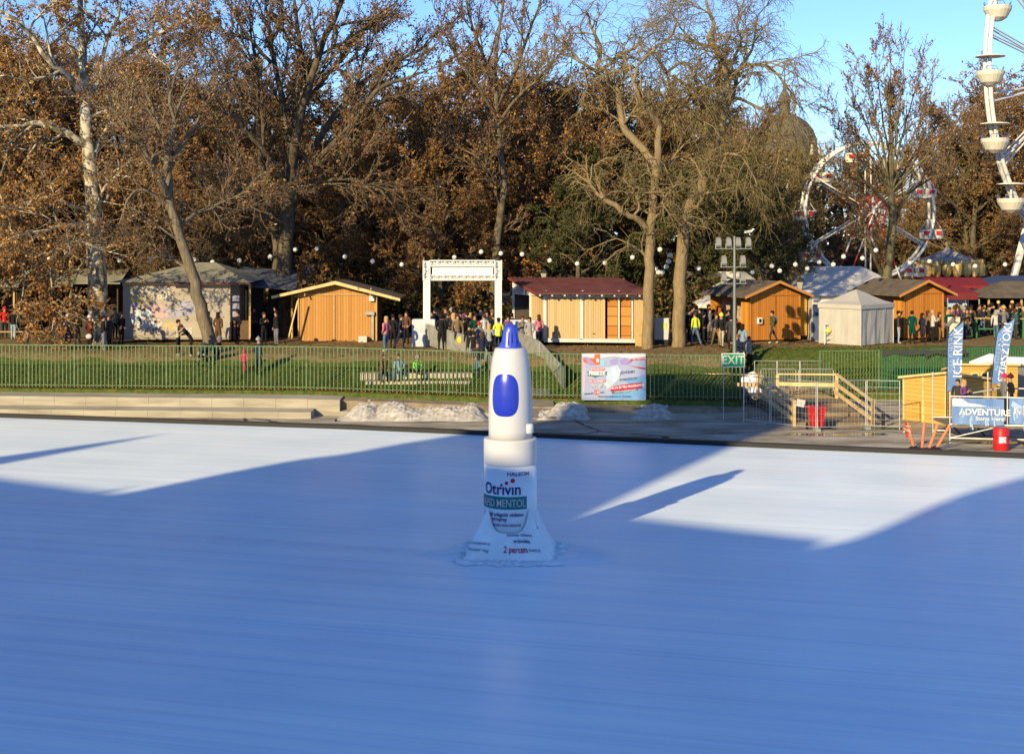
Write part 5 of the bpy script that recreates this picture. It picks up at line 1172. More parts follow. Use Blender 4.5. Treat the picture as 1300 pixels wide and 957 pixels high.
sp_.build('skirt_print', [pn, pr], skt)
sr_ = MB(); k_ = 90; rgs = []
for q_, (dr, z_) in enumerate(((-.03, .04), (.03, .085), (.11, .06), (.22, .012))):
    for i in range(k_):
        th = 2*math.pi*i/k_; p = skirt(th, 0); rr_q = math.hypot(p[0], p[1])+dr*(1+.5*math.sin(i*2.7+q_)+.3*math.sin(i*.9)); rgs.append((rr_q*math.cos(th), rr_q*math.sin(th), max(.004, z_*(1+.4*math.sin(i*3.3+q_)))))
sr_.add(rgs, [(q_*k_+i, q_*k_+(i+1) % k_, (q_+1)*k_+(i+1) % k_, (q_+1)*k_+i) for q_ in range(3) for i in range(k_)]); sr_.build('frozen_slush_collar', mat('slush', (.72, .82, .90), .6, var=.08, scale=9, bump=.6), bot, True)
# frozen-in ring of rough ice round the foot
ps = [(x, y, z) for x, y, z in blob(NB.x+.3, NB.y-.1, 2.6, 1.25, 0, 5, 60, .12)]
mb = MB(); inner = [(NB.x+(x-NB.x)*.5, NB.y+(y-NB.y)*.6, .05) for x, y, z in ps]; mid = [(NB.x+(x-NB.x)*.75, NB.y+(y-NB.y)*.8, .03+.02*math.sin(i*2.3)) for i, (x, y, z) in enumerate(ps)]
n = 60; mb.add([(x, y, .002) for x, y, z in ps]+mid+inner, [(i, (i+1) % n, n+(i+1) % n, n+i) for i in range(n)]+[(n+i, n+(i+1) % n, 2*n+(i+1) % n, 2*n+i) for i in range(n)]+[tuple(range(2*n, 3*n))])
struct(mb.build('rough_ice_patch', mat('rough_ice', (.68, .83, .96), .3, var=.08, scale=5, bump=.3, stretch=(.3, 1.5, 1)), None, True))

# ================================================================ event banner on the fence
bn = thing('event_banner', 'blue and lilac event banner with red ribbons tied to the picket fence', 'banner', (WX(738.5, 62.25), 62.25, 0))
kx = 62.25/F; x0p = 738.5
def BX(px): return (px-x0p)*kx
def BZ(py): return WZ(py, 62.25)
bm_ = [mat('banner_sky', (.28, .33, .50), .6, var=.05), mat('banner_blue', (.13, .29, .54), .6, var=.1), mat('banner_white', (.56, .56, .60), .6), mat('banner_red', (.52, .035, .05), .6), mat('banner_crimson', (.33, .02, .06), .6),
       mat('banner_lilac', (.27, .23, .50), .6), mat('banner_teal', (.05, .13, .17), .6), mat('banner_cyan', (.12, .55, .62), .6), mat('banner_grey', (.22, .22, .30), .6), mat('banner_pink', (.45, .35, .48), .6), mat('banner_orange', (.65, .12, .05), .6), mat('banner_ink', (.03, .03, .08), .6), mat('banner_pale', (.40, .50, .64), .6)]
mb = MB(); gbox(mb, 0, BX(820), -.01, .01, BZ(508), BZ(449), 0)
def poly(pts, mi, y): mb.add([(BX(a), y, BZ(b)) for a, b in pts], [tuple(range(len(pts)))], mi)
def zr(pts): return [(730+a/13.0, 445+b/13.0) for a, b in pts]
poly(zr([(470, 810), (1165, 810), (1165, 640), (1000, 600), (760, 700), (560, 740)]), 1, -.014); poly(zr([(800, 480), (1165, 400), (1165, 650), (900, 560)]), 1, -.014)
poly(zr([(130, 60), (160, 60), (180, 300), (150, 700), (125, 700)]), 9, -.0135); poly(zr([(120, 60), (1165, 60), (1165, 95), (930, 130), (640, 90), (420, 120), (120, 95)]), 2, -.015)
poly(zr([(480, 290), (700, 240), (760, 330), (720, 470), (560, 620), (480, 560), (520, 440)]), 12, -.016); poly(zr([(560, 160), (700, 120), (720, 220), (600, 230)]), 5, -.017); poly(zr([(730, 160), (830, 120), (930, 190), (900, 240), (760, 230)]), 5, -.017)
poly(zr([(140, 100), (200, 110), (320, 215), (300, 245), (230, 225)]), 5, -.018); poly(zr([(130, 130), (320, 130), (320, 60), (415, 60), (415, 235), (250, 240), (140, 185)]), 10, -.0165); poly(zr([(350, 130), (395, 130), (395, 190), (350, 190)]), 12, -.020)
poly(zr([(420, 160), (480, 150), (480, 245), (430, 250)]), 7, -.018); poly(zr([(160, 110), (230, 130), (310, 215), (280, 225)]), 5, -.021)
poly(zr([(280, 280), (470, 280), (510, 305), (470, 330), (270, 330)]), 3, -.022); poly(zr([(190, 345), (250, 340), (540, 345), (520, 375), (535, 405), (380, 430), (320, 450), (300, 430), (200, 415), (225, 385)]), 6, -.019)
poly(zr([(205, 485), (525, 485), (500, 505), (510, 525), (220, 525)]), 3, -.022); poly(zr([(250, 555), (465, 555), (440, 610), (290, 612)]), 8, -.022); poly(zr([(320, 650), (395, 650), (400, 725), (325, 728)]), 3, -.022)
poly(zr([(940, 125), (1165, 110), (1165, 155), (960, 160), (820, 235), (900, 180)]), 4, -.022); poly(zr([(900, 250), (1165, 285), (1165, 310), (1080, 300)]), 4, -.022)
poly(zr([(525, 620), (640, 585), (900, 545), (1115, 525), (1110, 620), (600, 675)]), 4, -.022); poly(zr([(600, 680), (1040, 625), (1045, 650), (900, 680), (610, 715)]), 6, -.021); poly(zr([(1080, 400), (1165, 370), (1165, 410), (1095, 430)]), 5, -.02)
def bt(s, a, b, hh, mi, rot=0, bold=.004, y=-.026, sx=1): puttext(mb, s, BX(730+a/13), BZ(445+b/13), hh/13*kx*1.35, mi, y, rot, bold, sx)
bt('VÁROSLIGETI', 375, 305, 34, 2, sx=.8); bt('FREEZE', 362, 376, 62, 2, bold=.012); bt('2024. DECEMBER 5.', 360, 506, 30, 2, sx=.85); bt('FROM 10:00', 355, 570, 26, 2, bold=.002); bt('TO 22:00', 355, 596, 24, 2, bold=.002)
bt('18', 360, 690, 48, 2); bt('JÉGPÁLYA ÉS TÉLI PROGRAMOK', 830, 598, 38, 2, .11, sx=.86); bt('WWW.MUJEGPALYA.HU', 830, 668, 24, 2, .115, .002); bt('VÁROSLIGETI MŰJÉGPÁLYA · BUDAPEST', 650, 760, 26, 11, 0, .001, sx=.9); bt('TÉLI FESZTIVÁL', 1060, 135, 26, 2, .05, .002); bt('JÖVÜNK!', 865, 360, 44, 11, .1, .003); bt('KORCSOLYA', 880, 470, 36, 11, .12, .003)
zig = [(150+ i*22, 715+(12 if i % 2 else -8)-i*2) for i in range(16)]
for a, b in zip(zig[:-1], zig[1:]):
    if not 300 < a[0] < 400: A_, B_ = [(BX(730+p[0]/13), -.03, BZ(445+p[1]/13)) for p in (a, b)]; mb.bar(A_, B_, .012, .03, 11)
mb.build('printed_sheet', bm_, bn)
MB().box((BX(779), .03, BZ(449)), (BX(820), .03, .03)).build('top_cord', white, bn)
for a in (739, 760, 790, 819):
    for b in (449.5, 507): MB().lathe([(.03, -.01), (.03, .01)], (BX(a), -.02, BZ(b)), 8).build('eyelet', steel, bn)

# ================================================================ dirty snow banks against the kerb
snow = mat('dirty_snow', (.27, .24, .20), .9, scale=4.2, bump=1.0, col2=(.50, .485, .46), detail=9, spec=.1)
def snowbank(label, px0, px1, Y0, dep, hts, seed):
    x0, x1 = WX(px0, Y0), WX(px1, Y0); nx_, ny_ = int((x1-x0)/.09), int(dep/.09); r_ = np.random.default_rng(seed)
    from mathutils import noise
    V = []; 
    hx = np.linspace(0, 1, len(hts))
    for j in range(ny_+1):
        for i in range(nx_+1):
            u, v = i/nx_, j/ny_; h = float(np.interp(u, hx, hts)); e = min(u*9, (1-u)*9, 1)
            prof_ = math.sin(math.pi*min(1, v*1.02))**.7 if v < .5 else math.cos((v-.5)*1.3)
            n_ = noise.fractal(Vector((x0+u*(x1-x0), v*dep, seed))*1.2, 1.0, 2.1, 5)
            n2_ = abs(noise.noise(Vector((x0+u*(x1-x0), v*dep, seed+5))*5.5))
            z = .55*h*prof_*e*(1+.30*n_)+.03*n2_*e*4*min(1, v*5)
            zo = max(0.03, z)-.0
            V.append((x0+u*(x1-x0)+.05*n_, Y0+v*dep+.25*math.sin(u*17+seed)*(.5-v)*.6, zo))
    me = bpy.data.meshes.new('snow_bank'); me.from_pydata(V, [], [(j*(nx_+1)+i, j*(nx_+1)+i+1, (j+1)*(nx_+1)+i+1, (j+1)*(nx_+1)+i) for j in range(ny_) for i in range(nx_)])
    me.materials.append(snow); me.update(); o = bpy.data.objects.new('snow_bank', me); COL.objects.link(o); tag(o, label, 'snow bank'); return o
snowbank('long dirty snow bank with two pale peaks along the kerb left of the bottle prop', 424, 622, 60.0, 3.0, [.45, .62, .85, .98, .75, .95, 1.0, .7, .62, .72, .75, .78, .72, .85, 1.0, 1.15], 3)
snowbank('lumpy dirty snow heap between the bottle prop and the event banner', 676, 752, 60.4, 2.4, [.5, .55, .6, .95, 1.15, .95, .65], 8)
snowbank('bluish shaded snow heap at the right lower corner of the event banner', 797, 862, 60.6, 2.3, [.3, .6, .85, .95, .75, .35], 12)

# ================================================================ yellow timber shed, stairs, bin, barriers
s = thing('yellow_shed', 'yellow horizontal-board timber shed with a sloping roof on the plaza', 'shed', (WX(1147, 60.5), 60.5, .03))
sA = Vector((0, 0, 0)); sB = Vector((WX(1202, 58.6), 58.6, 0))-Vector((WX(1147, 60.5), 60.5, 0)); 
ang = math.atan2(sB.y, sB.x); s.rotation_euler = (0, 0, ang); w1 = sB.length
d1 = 3.2; k60 = 60/F
hl, hr = (527-474)*k60+.02, (530-465)*k60*.98
mb = MB(); mb.prism([(0, 0), (w1, 0), (w1, hr), (0, hl)], 0, .06); mb.build('front_wall', yellow, s)
mb = MB(); mb.box((w1-.03, d1/2, hr/2), (.06, d1-.13, hr)); mb.prism([(0, 0), (w1, 0), (w1, hr), (0, hl)], d1-.06, d1); mb.box((.03, d1/2, hl/2), (.06, d1-.13, hl)); mb.v = [(x, y, z-(.5 if y > 1 and z > 1 else 0)) for x, y, z in mb.v]; mb.build('side_wall', yellow, s)
for x in (.03, w1*.47, w1-.03): MB().box((x, -.02, (hl+(hr-hl)*x/w1)/2), (.08, .04, hl+(hr-hl)*x/w1-.02)).build('corner_batten', lightwood, s)
mb = MB().prism([(-.15, hl-.02), (w1+.15, hr+.04), (w1+.15, hr+.13), (-.15, hl+.07)], -.18, d1+.15)
mb.v = [(x, y, z-(.5 if y > 1 else 0)) for x, y, z in mb.v]; mb.build('roof', lightwood, s)
q = thing('ticket_booth', 'second yellow timber booth with three narrow windows just right of the shed', 'booth', (WX(1221, 61.6), 61.6, .03), -.05)
h2_ = (531-466)*61.6/F; W2 = WX(1291, 61.6)-WX(1221, 61.6); 
mb = MB().box((W2/2, 1.4, h2_/2), (W2, 2.8, h2_)); mb.v = [(x, y, z-(.45 if y > 1 and z > 1 else 0)) for x, y, z in mb.v]; mb.build('wall', yellow, q); mb = MB().box((W2/2, 1.4, h2_+.05), (W2+.3, 3.1, .09)); mb.v = [(x, y, z-(.5 if y > 1 else 0)) for x, y, z in mb.v]; mb.build('roof', lightwood, q)
for i in range(3): fr = MB().box((.55+i*.42, -.03, h2_-.75), (.34, .05, .9)).build('window', lightwood, q); MB().box((.55+i*.42, -.06, h2_-.75), (.22, .02, .78)).build('pane', mat('dark_glazing', (.03, .03, .035), .3), fr)
# stairs: wide low timber steps with handrails
s = thing('wooden_stairs', 'wide timber stairs with handrails linking the park and the plaza', 'stairs', (0, 0, 0))
L0, L1 = Vector((WX(1008, 58.4), 58.4, .03)), Vector((WX(1108, 58.4), 58.4, .03)); U0, U1 = Vector((WX(971, 62.9), 64.6, 1.1)), Vector((WX(1062, 64.6), 64.6, 1.1))
s.location = L0; n = 3
for i in range(n):
    t0, t1 = i/n, (i+1)/n; a, b2 = L0+(U0-L0)*t0-L0, L1+(U1-L1)*t0-L0; c_, d_ = L0+(U0-L0)*t1-L0, L1+(U1-L1)*t1-L0; z = (i+1)/n*.46
    vs6 = [(a.x, a.y, z), (b2.x, b2.y, z), (d_.x, d_.y, z), (c_.x, c_.y, z), (a.x, a.y, 0), (b2.x, b2.y, 0), (d_.x, d_.y, 0), (c_.x, c_.y, 0)]
    MB().add(vs6, [(0, 1, 2, 3), (0, 4, 5, 1), (1, 5, 6, 2), (2, 6, 7, 3), (3, 7, 4, 0)]).build('step', mat('worn_step_wood', (.20, .15, .09), .85, var=.2), s)
a, b2 = U0-L0, U1-L0
MB().add([(a.x, a.y, .46), (b2.x, b2.y, .46), (b2.x-.6, b2.y+5, .5), (a.x-.6, a.y+5, .5), (a.x, a.y, .2), (b2.x, b2.y, .2)], [(0, 1, 2, 3), (0, 4, 5, 1)]).build('landing', rawwood, s)
for lo, up in ((L0, U0), (L1, U1)):
    lo, up = lo-L0, up-L0; lo = Vector((lo.x, lo.y, .02)); up = Vector((up.x, up.y, .46)); mid = (lo+up)/2
    for p in (lo, up): MB().box(p+Vector((0, 0, .5)), (.13, .13, 1.1)).build('post', lightwood, s)
    for dz in (.30, .68): MB().bar(lo+Vector((-.08, .06, dz)), up+Vector((-.08, .06, dz)), .05, .17).build('side_rail', lightwood, s)
    MB().bar(lo+Vector((0, -.1, 1.0)), up+Vector((0, .1, 1.1)), .14, .06).build('handrail', lightwood, s)
    MB().bar(up+Vector((0, 0, 1.08)), up+Vector((-2.6, .5, 1.05)), .10, .06).build('handrail', lightwood, s)
    MB().bar(up+Vector((0, 0, .6)), up+Vector((-2.6, .5, .6)), .05, .17).build('side_rail', lightwood, s)
    MB().box(up+Vector((-2.6, .5, .45)), (.12, .12, 1.1)).build('post', lightwood, s)
pp = L1-L0; MB().box((pp.x+.35, pp.y-.3, .32), (.12, .12, .6)).build('foot_block', black, s)
# red wheeled bin
redb = mat('red_plastic', (.42, .015, .02), .4, var=.08)
b_ = thing('red_wheeled_bin', 'bright red wheeled bin with black wheels beside the foot of the timber stairs', 'bin', (WX(1036, 57.4), 57.4, .03), .1)
MB().add([(x*sx, y*sx, z) for z, sx in ((.12, .75), (.86, 1.0)) for x, y in ((-.29, -.3), (.29, -.3), (.29, .3), (-.29, .3))], [(0, 1, 2, 3)[::-1], (4, 5, 6, 7), (0, 1, 5, 4), (1, 2, 6, 5), (2, 3, 7, 6), (3, 0, 4, 7)]).build('body', redb, b_)
MB().prism([(-.33, .87), (.36, .87), (.36, .90), (.1, .98), (-.33, .93)], -.32, .32, plane='YZ').build('lid', redb, b_)
for x in (-.3, .3): o = MB().lathe([(.13, -.03), (.13, .03)], k=14).build('wheel', black, b_, loc=(x, .24, .13)); o.rotation_euler = (0, math.pi/2, 0)
MB().tube([(-.22, .38, .92), (.22, .38, .92)], .02, 6).build('handle', redb, b_)
# notice on the left handrail
o = thing('notice_card', 'small white notice card tied to the left stair post', 'notice', (WX(1016, 58.3), 58.25, 1.0)); MB().box((0, 0, 0), (.34, .02, .3), M=Matrix.Rotation(.2, 3, 'Y')).build('card', white, o); MB().box((0, -.012, .02), (.2, .01, .03), M=Matrix.Rotation(.2, 3, 'Y')).build('print_line', grey, o)

# construction mesh fence panels
def mesh_panel(root, a, b, h, m=steel):
    a, b = Vector(a), Vector(b); mb = MB(); u = Vector((0, 0, 1))
    for p in (a, b): mb.tube([p, p+u*h], .02, 6)
    for z in (.12, h): mb.tube([a+u*z, b+u*z], .018, 6)
    n = int((b-a).length/.16)
    for i in range(1, n): p = a+(b-a)*i/n; mb.bar(p+u*.12, p+u*h, .006, .006)
    for j in range(1, 7): z = .12+(h-.12)*j/7; mb.bar(a+u*z, b+u*z, .006, .006)
    mb.build('mesh_panel', m, root)
mf = thing('mesh_fence', 'run of grey wire-mesh site fencing across the plaza in front of the stairs', 'fence', (WX(943, 59.5), 59.5, .05)); O_ = mf.location.copy()
route = [(943, 59.5), (978, 58.4), (1037, 57.0), (1100, 57.6), (1143, 57.2)]
for (p0, y0), (p1, y1) in zip(route[:-1], route[1:]): mesh_panel(mf, Vector((WX(p0, y0)+.03, y0, .05))-O_, Vector((WX(p1, y1)-.03, y1, .05))-O_, 1.95)
for p0, y0 in route[1:4]: MB().box(Vector((WX(p0, y0), y0, .08))-O_, (.22, .55, .12)).build('foot', mat('green_grey_foot', (.2, .24, .2), .8), mf)
mf2 = thing('mesh_fence', 'grey wire-mesh panels standing on the grass slope behind the EXIT sign', 'fence', (WX(958, 68.5), 68.5, ground(WX(958, 68.5), 68.5))); O_ = mf2.location.copy()
for i in range(3): a = Vector((WX(958+29*i, 68.5), 68.5, 0)); b2 = Vector((WX(986+29*i, 68.5), 68.5, 0)); a.z = b2.z = O_.z-.1; mesh_panel(mf2, a-O_, b2-O_, 1.5)
# crowd barrier
cb = thing('crowd_barrier', 'steel crowd barrier with close bars at the head of the timber stairs', 'barrier', (WX(966, 66.2), 66.2, .55))
for i in range(2):
    xx = i*1.75; mb = MB(); mb.tube([(xx, 0, .1), (xx, 0, 1.05), (xx+.08, 0, 1.12), (xx+1.55, 0, 1.12), (xx+1.63, 0, 1.05), (xx+1.63, 0, .1)], .022, 6); mb.tube([(xx, 0, .25), (xx+1.63, 0, .25)], .02, 6)
    for j in range(1, 13): mb.tube([(xx+j*.125, 0, .25), (xx+j*.125, 0, 1.1)], .010, 4)
    mb.build('barrier_panel', steel, cb)
    for q_ in (.2, 1.4): MB().box((xx+q_, 0, .05), (.05, .6, .05)).build('foot', steel, cb)
o = thing('wrapped_bundle', 'white and lilac plastic-wrapped bundle behind the crowd barrier', 'bundle', (WX(957, 66.4), 66.4, ground(WX(957, 66.4), 66.4)))
mb = MB(); [mb.ell((rnd.uniform(-.5, .5), rnd.uniform(-.2, .2), .45+rnd.uniform(0, .7)), (.28, .25, .35), 8, 6) for _ in range(8)]; mb.build('wrapping', mat('pale_wrap', (.55, .55, .66), .5, scale=5, col2=(.75, .75, .78)), o)

# EXIT sign
ex = thing('exit_sign', 'green EXIT sign with white letters on a thin steel post', 'sign', (WX(944.5, 60.3), 60.3, .04))
zt_, zb_ = WZ(449.5, 60.3), WZ(467.5, 60.3); xw = WX(917, 60.3)-WX(944.5, 60.3)
mb = MB(); mb.box((xw/2, 0, (zt_+zb_)/2), (abs(xw)+.08, .03, zt_-zb_), 1); mb.box((xw/2, -.018, (zt_+zb_)/2), (abs(xw)-.02, .006, zt_-zb_-.09), 0); puttext(mb, 'EXIT', xw/2, (zt_+zb_)/2, .50, 1, -.024, 0, .006, .93)
mb.build('sign_plate', [mat('exit_green', (.0, .22, .10), .5), white], ex); MB().tube([(.0, .03, 0), (0, .03, zt_+.05)], .028, 8).build('post', steel, ex); MB().tube([(xw+.05, .03, 0), (xw+.05, .03, zb_)], .015, 6).build('post', steel, ex)

# floodlight mast
Y = 68.5; xm = WX(932.5, Y); zg = ground(xm, Y); ms = thing('floodlight_mast', 'grey steel mast carrying eight floodlights in three rows', 'floodlight mast', (xm, Y, zg))
MB().tube([(0, 0, 0), (0, 0, WZ(300, Y)-zg)], [.10, .06], 10).build('pole', mat('mast_grey', (.16, .18, .17), .5, .3), ms)
lampm = mat('floodlight_shell', (.20, .20, .19), .45, .2)
for py, xs_ in ((316, (-20.5, -7.5, 4.5, 17.5)), (339, (-13.5, 10.5)), (360, (-13.5, 10.5))):
    z = WZ(py, Y)-zg; kk_ = Y/F
    MB().box((-1.5*kk_, 0, z), ((xs_[-1]-xs_[0]+9)*kk_, .05, .05)).build('cross_arm', mat('mast_grey', (.16, .18, .17), .5), ms)
    for x in xs_:
        fl = MB().add([(x*kk_+a*w_*.66, b*d_+off, z+zz_*.84) for zz_, w_, d_, off in ((.10, .13, .10, 0), (.20, .19, .16, 0), (.52, .18, .16, .05), (.66, .13, .10, .08)) for a, b in ((-1, -1), (1, -1), (1, 1), (-1, 1))],
            [(0, 3, 2, 1), (12, 13, 14, 15)]+[(r4*4+i, r4*4+(i+1) % 4, r4*4+4+(i+1) % 4, r4*4+4+i) for r4 in range(3) for i in range(4)]).build('floodlight', lampm, ms)
        MB().bar((x*kk_-.13, 0, z+.02), (x*kk_-.13, 0, z+.25), .03).build('bracket', steel, fl); MB().bar((x*kk_+.13, 0, z+.02), (x*kk_+.13, 0, z+.25), .03).build('bracket', steel, fl)
# gull on the mast
z = WZ(298.5, Y); gl = thing('gull', 'white gull perched on the right-hand top floodlight of the mast', 'bird', (WX(951, Y), Y, WZ(316, Y)+.66), R(8))
mb = MB(); mb.tube([(-.24, 0, .10), (-.16, 0, .13), (-.02, 0, .16), (.10, 0, .18), (.16, 0, .23), (.20, 0, .28), (.245, 0, .285), (.30, 0, .27)], [.008, .035, .068, .060, .035, .040, .028, .006], 10)
for y in (-.025, .025): mb.tube([(.02, y, .12), (.03, y, 0)], .007, 5); mb.bar((.02, y, .006), (.07, y, .006), .03, .01)
mb.build('body', mat('gull_white', (.8, .8, .78), .8, var=.03), gl, True)
for y in (-.055, .055): MB().ell((-.07, y, .165), (.16, .018, .045), 10, 6).build('wing', mat('gull_grey', (.42, .43, .45), .8), gl, True)
# lanterns
for px, Yl, top, lb_ in ((1016, 78.5, 352, 'old-style street lantern on a dark post behind the orange gabled hut'), (691, 80, 341, 'old-style street lantern rising behind the maroon roof of the long stand')):
    l_ = thing('street_lantern', lb_, 'street lamp', (WX(px, Yl), Yl, TOP)); h = WZ(top, Yl)-TOP
    MB().lathe([(.12, 0), (.12, .3), (.06, .5), (.045, h-.75), (.08, h-.7)], k=10).build('post', mat('cast_iron', (.02, .025, .02), .5), l_)
    MB().lathe([(.10, h-.7), (.21, h-.25)], k=6).build('glass', mat('lantern_glass', (.35, .33, .26), .2), l_); MB().lathe([(.25, h-.25), (.12, h-.08), (.03, h)], k=6).build('cap', mat('cast_iron', (.02, .025, .02), .5), l_)
# pedestrian sign
sg_ = thing('pedestrian_sign', 'small square blue pedestrian crossing sign with yellow-green border above the stall roofs', 'road sign', (WX(391.5, 88), 88, TOP)); z = WZ(343.5, 88)-TOP
mb = MB(); mb.box((0, 0, z), (.72, .04, .78), 0); mb.box((0, -.024, z), (.54, .01, .60), 1); mb.add([(-.17, -.032, z-.2), (.17, -.032, z-.2), (0, -.032, z+.2)], [(0, 1, 2)], 2)
mb.bar((-.02, -.038, z-.15), (.0, -.038, z+.02), .03, .03, 3); mb.bar((.0, -.038, z-.02), (.06, -.038, z-.15), .03, .03, 3); mb.ell((0, -.04, z+.06), (.03, .01, .03), 8, 5, 3)
mb.build('sign_plate', [mat('sign_yellow_green', (.55, .65, .05), .5), mat('sign_blue', (.02, .10, .42), .5), white, black], sg_); MB().tube([(0, .04, 0), (0, .04, z+.4)], .03, 6).build('post', steel, sg_)

# stone seating blocks on the lawn
for i, (a, b2, ya, yb, lb_) in enumerate([(456, 600, 474, 484, 'upper row of pale stone seating blocks on the lawn'), (456, 600, 484, 491, 'lower row of pale stone seating blocks on the lawn')]):
    Yd = 65.3-.5*i; x0, x1 = WX(a+8*i, Yd), WX(b2, Yd); zt2, zb2 = WZ(ya, Yd), WZ(yb, Yd)
    o = thing('stone_seating', lb_, 'seating', (x0, Yd, zb2-.25)); n = 6
    for j in range(n): MB().box(((x1-x0)*(j+.5)/n, .35, (zt2-zb2+.25)/2), ((x1-x0)/n-.02, .7, zt2-zb2+.25)).build('stone_block', mat('pale_stone_block', (.34, .29, .22), .9, scale=3, bump=.3, col2=(.44, .39, .31)), o)

# ================================================================ scaffold platform with banners, barrel, poles, flags
Y0, Y1 = 54.0, 56.5
pf = thing('scaffold_platform', 'scaffold platform with tube rails and blue ADVENTURE banners by the ice', 'platform', (WX(1206, Y0), Y0, .03)); O_ = pf.location.copy()
def L(px, py, Y): return P(px, py, Y)-O_
tube = lambda a, b, r=.026, nm='tube', m=steel: MB().tube([a, b], r, 8).build(nm, m, pf)
slope = Vector((0, -.0, 0))
Xs = [1206, 1279, 1345]
for px in Xs:
    Yp = 54.3-(px-1206)*.012
    a = L(px, 500, Yp); tube(Vector((a.x, a.y, 0)), Vector((a.x, a.y, WZ(498, Yp))), .03, 'standard'); tube(Vector((a.x, a.y+2.2, 0)), Vector((a.x, a.y+2.2, WZ(480, Yp))), .03, 'standard')
def row(py, r=.026, dy=0, a=0, b=2): p, q = L(Xs[a], py, 54.3-(Xs[a]-1206)*.012), L(Xs[b], py+(1.5*(b-a)), 54.3-(Xs[b]-1206)*.012); p.y += dy; q.y += dy; tube(p, q, r, 'ledger')
row(503); row(538.5, .035); row(556, .024); row(556, .024, 2.2); row(538.5, .024, 2.2)
p0, p1 = L(1206, 556, 54.3), L(1276, 540, 53.5); tube(p0, p1, .024, 'brace')
deck = MB(); a, b2 = L(1206, 540, 54.3), L(1345, 543, 52.6); deck.add([a, b2, b2+Vector((0, 2.3, 0)), a+Vector((0, 2.3, 0)), a-Vector((0, 0, .06)), b2-Vector((0, 0, .06)), b2+Vector((0, 2.3, -.06)), a+Vector((0, 2.3, -.06))], [(0, 1, 2, 3), (7, 6, 5, 4), (0, 4, 5, 1), (0, 3, 7, 4)]); deck.build('deck', mat('deck_ply', (.16, .13, .10), .8), pf)
for i in range(4): MB().bar(a+Vector((.3+i*.9, 1.1, 0)), a+Vector((.8+i*.9, 1.1, -.55)), .05).build('under_brace', black, pf)
bb = [mat('banner_adventure', (.07, .15, .36), .7, scale=1.6, col2=(.15, .25, .46), stretch=(2.5, 1, .4)), mat('banner_cloud', (.55, .57, .60), .7), mat('banner_streak', (.26, .36, .58), .7)]
for i, (pa, pb_, words) in enumerate([(1208, 1274, 1), (1281, 1345, 2)]):
    Yp = 54.25-(pa-1206)*.012; mb = MB(); n = 14; a, b2 = P(pa, 505, Yp)-O_, P(pb_, 506.5, Yp-.8)-O_; hgt = 33*Yp/F; vs7 = []
    for j in range(n+1):
        t = j/n; c = a+(b2-a)*t+Vector((0, -.04+.02*math.sin(j*1.7+i), 0)); vs7 += [c, c+Vector((0, -.015*math.sin(j*2.2), -hgt/2)), c+Vector((0, 0, -hgt))]
    mb.add(vs7, [(j*3+q, j*3+q+3, j*3+q+4, j*3+q+1) for j in range(n) for q in (0, 1)], 0)
    dirv = (b2-a); 
    def fb(u, w, a=a, dirv=dirv): t = u/dirv.length; c = a+dirv*t; return (c.x, c.y-.075, c.z+w)
    Lb = dirv.length
    if words == 1:
        mb.add([fb(*q) for q in ((0, -.05), (.1, 0), (.35, -.02), (.6, -.18), (1.0, -.22), (1.25, -.30), (.5, -.32), (.02, -.30))], [tuple(range(8))], 1)
        puttext(mb, 'Your Skating', Lb*.66, -.32, .20, 2, fn=fb); puttext(mb, 'ADVENTURE', Lb*.63, -.52, .33, 1, fn=fb, bold=.008, sx=.98); puttext(mb, 'Starts Here!', Lb*.74, -.75, .22, 1, fn=fb, bold=.003)
    else:
        puttext(mb, 'MŰJÉGPÁLYA', Lb*.63, -.5, .33, 1, fn=fb, bold=.006)
        mb.add([fb(*q) for q in ((.1, -.1), (.5, -.35), (.9, -.8), (.7, -.85), (.35, -.5), (.05, -.3))], [tuple(range(6))], 2)
    for q in range(7): x = rnd.uniform(.1, Lb-.2); z_ = rnd.uniform(-.95, -.4); mb.add([fb(x, z_), fb(x+.05, z_+.02), fb(x+.09, z_-.3), fb(x+.03, z_-.3)], [(0, 1, 2, 3)], 2)
    mb.build('banner', bb, pf)
# rear rail and steel stair rail
rr3 = L(1272, 493, 56.5); tube(rr3, L(1345, 494, 55.5), .03, 'rear_rail'); tube(L(1213, 503, 56.2), L(1272, 492, 56.4), .03, 'rear_rail', grey)
tube(L(1272, 478, 56.4), Vector((rr3.x, rr3.y, .3)), .03, 'standard')
# barrel
br = thing('red_barrel', 'red plastic barrel with a blue sticker standing at the edge of the ice', 'barrel', (WX(1271, 51.8), 51.8, .03)); hb_ = WZ(543, 51.8)-.03
MB().lathe([(.27, 0), (.285, .03), (.285, hb_*.3), (.295, hb_*.32), (.285, hb_*.34), (.285, hb_*.66), (.295, hb_*.68), (.285, hb_*.7), (.285, hb_*.97), (.26, hb_)], k=28).build('body', redb, br, True)
mb = MB(); vs8 = [(.292*math.cos(-math.pi/2-.15+u*.45), .292*math.sin(-math.pi/2-.15+u*.45), hb_*.5+w_*.11) for w_ in (-1, 1) for u in (-1, -.5, 0, .5, 1)]; mb.add(vs8, [(i, i+1, i+6, i+5) for i in range(4)]); mb.build('sticker', mat('blue_sticker', (.12, .22, .5), .5, scale=14, col2=(.55, .62, .6)), br)
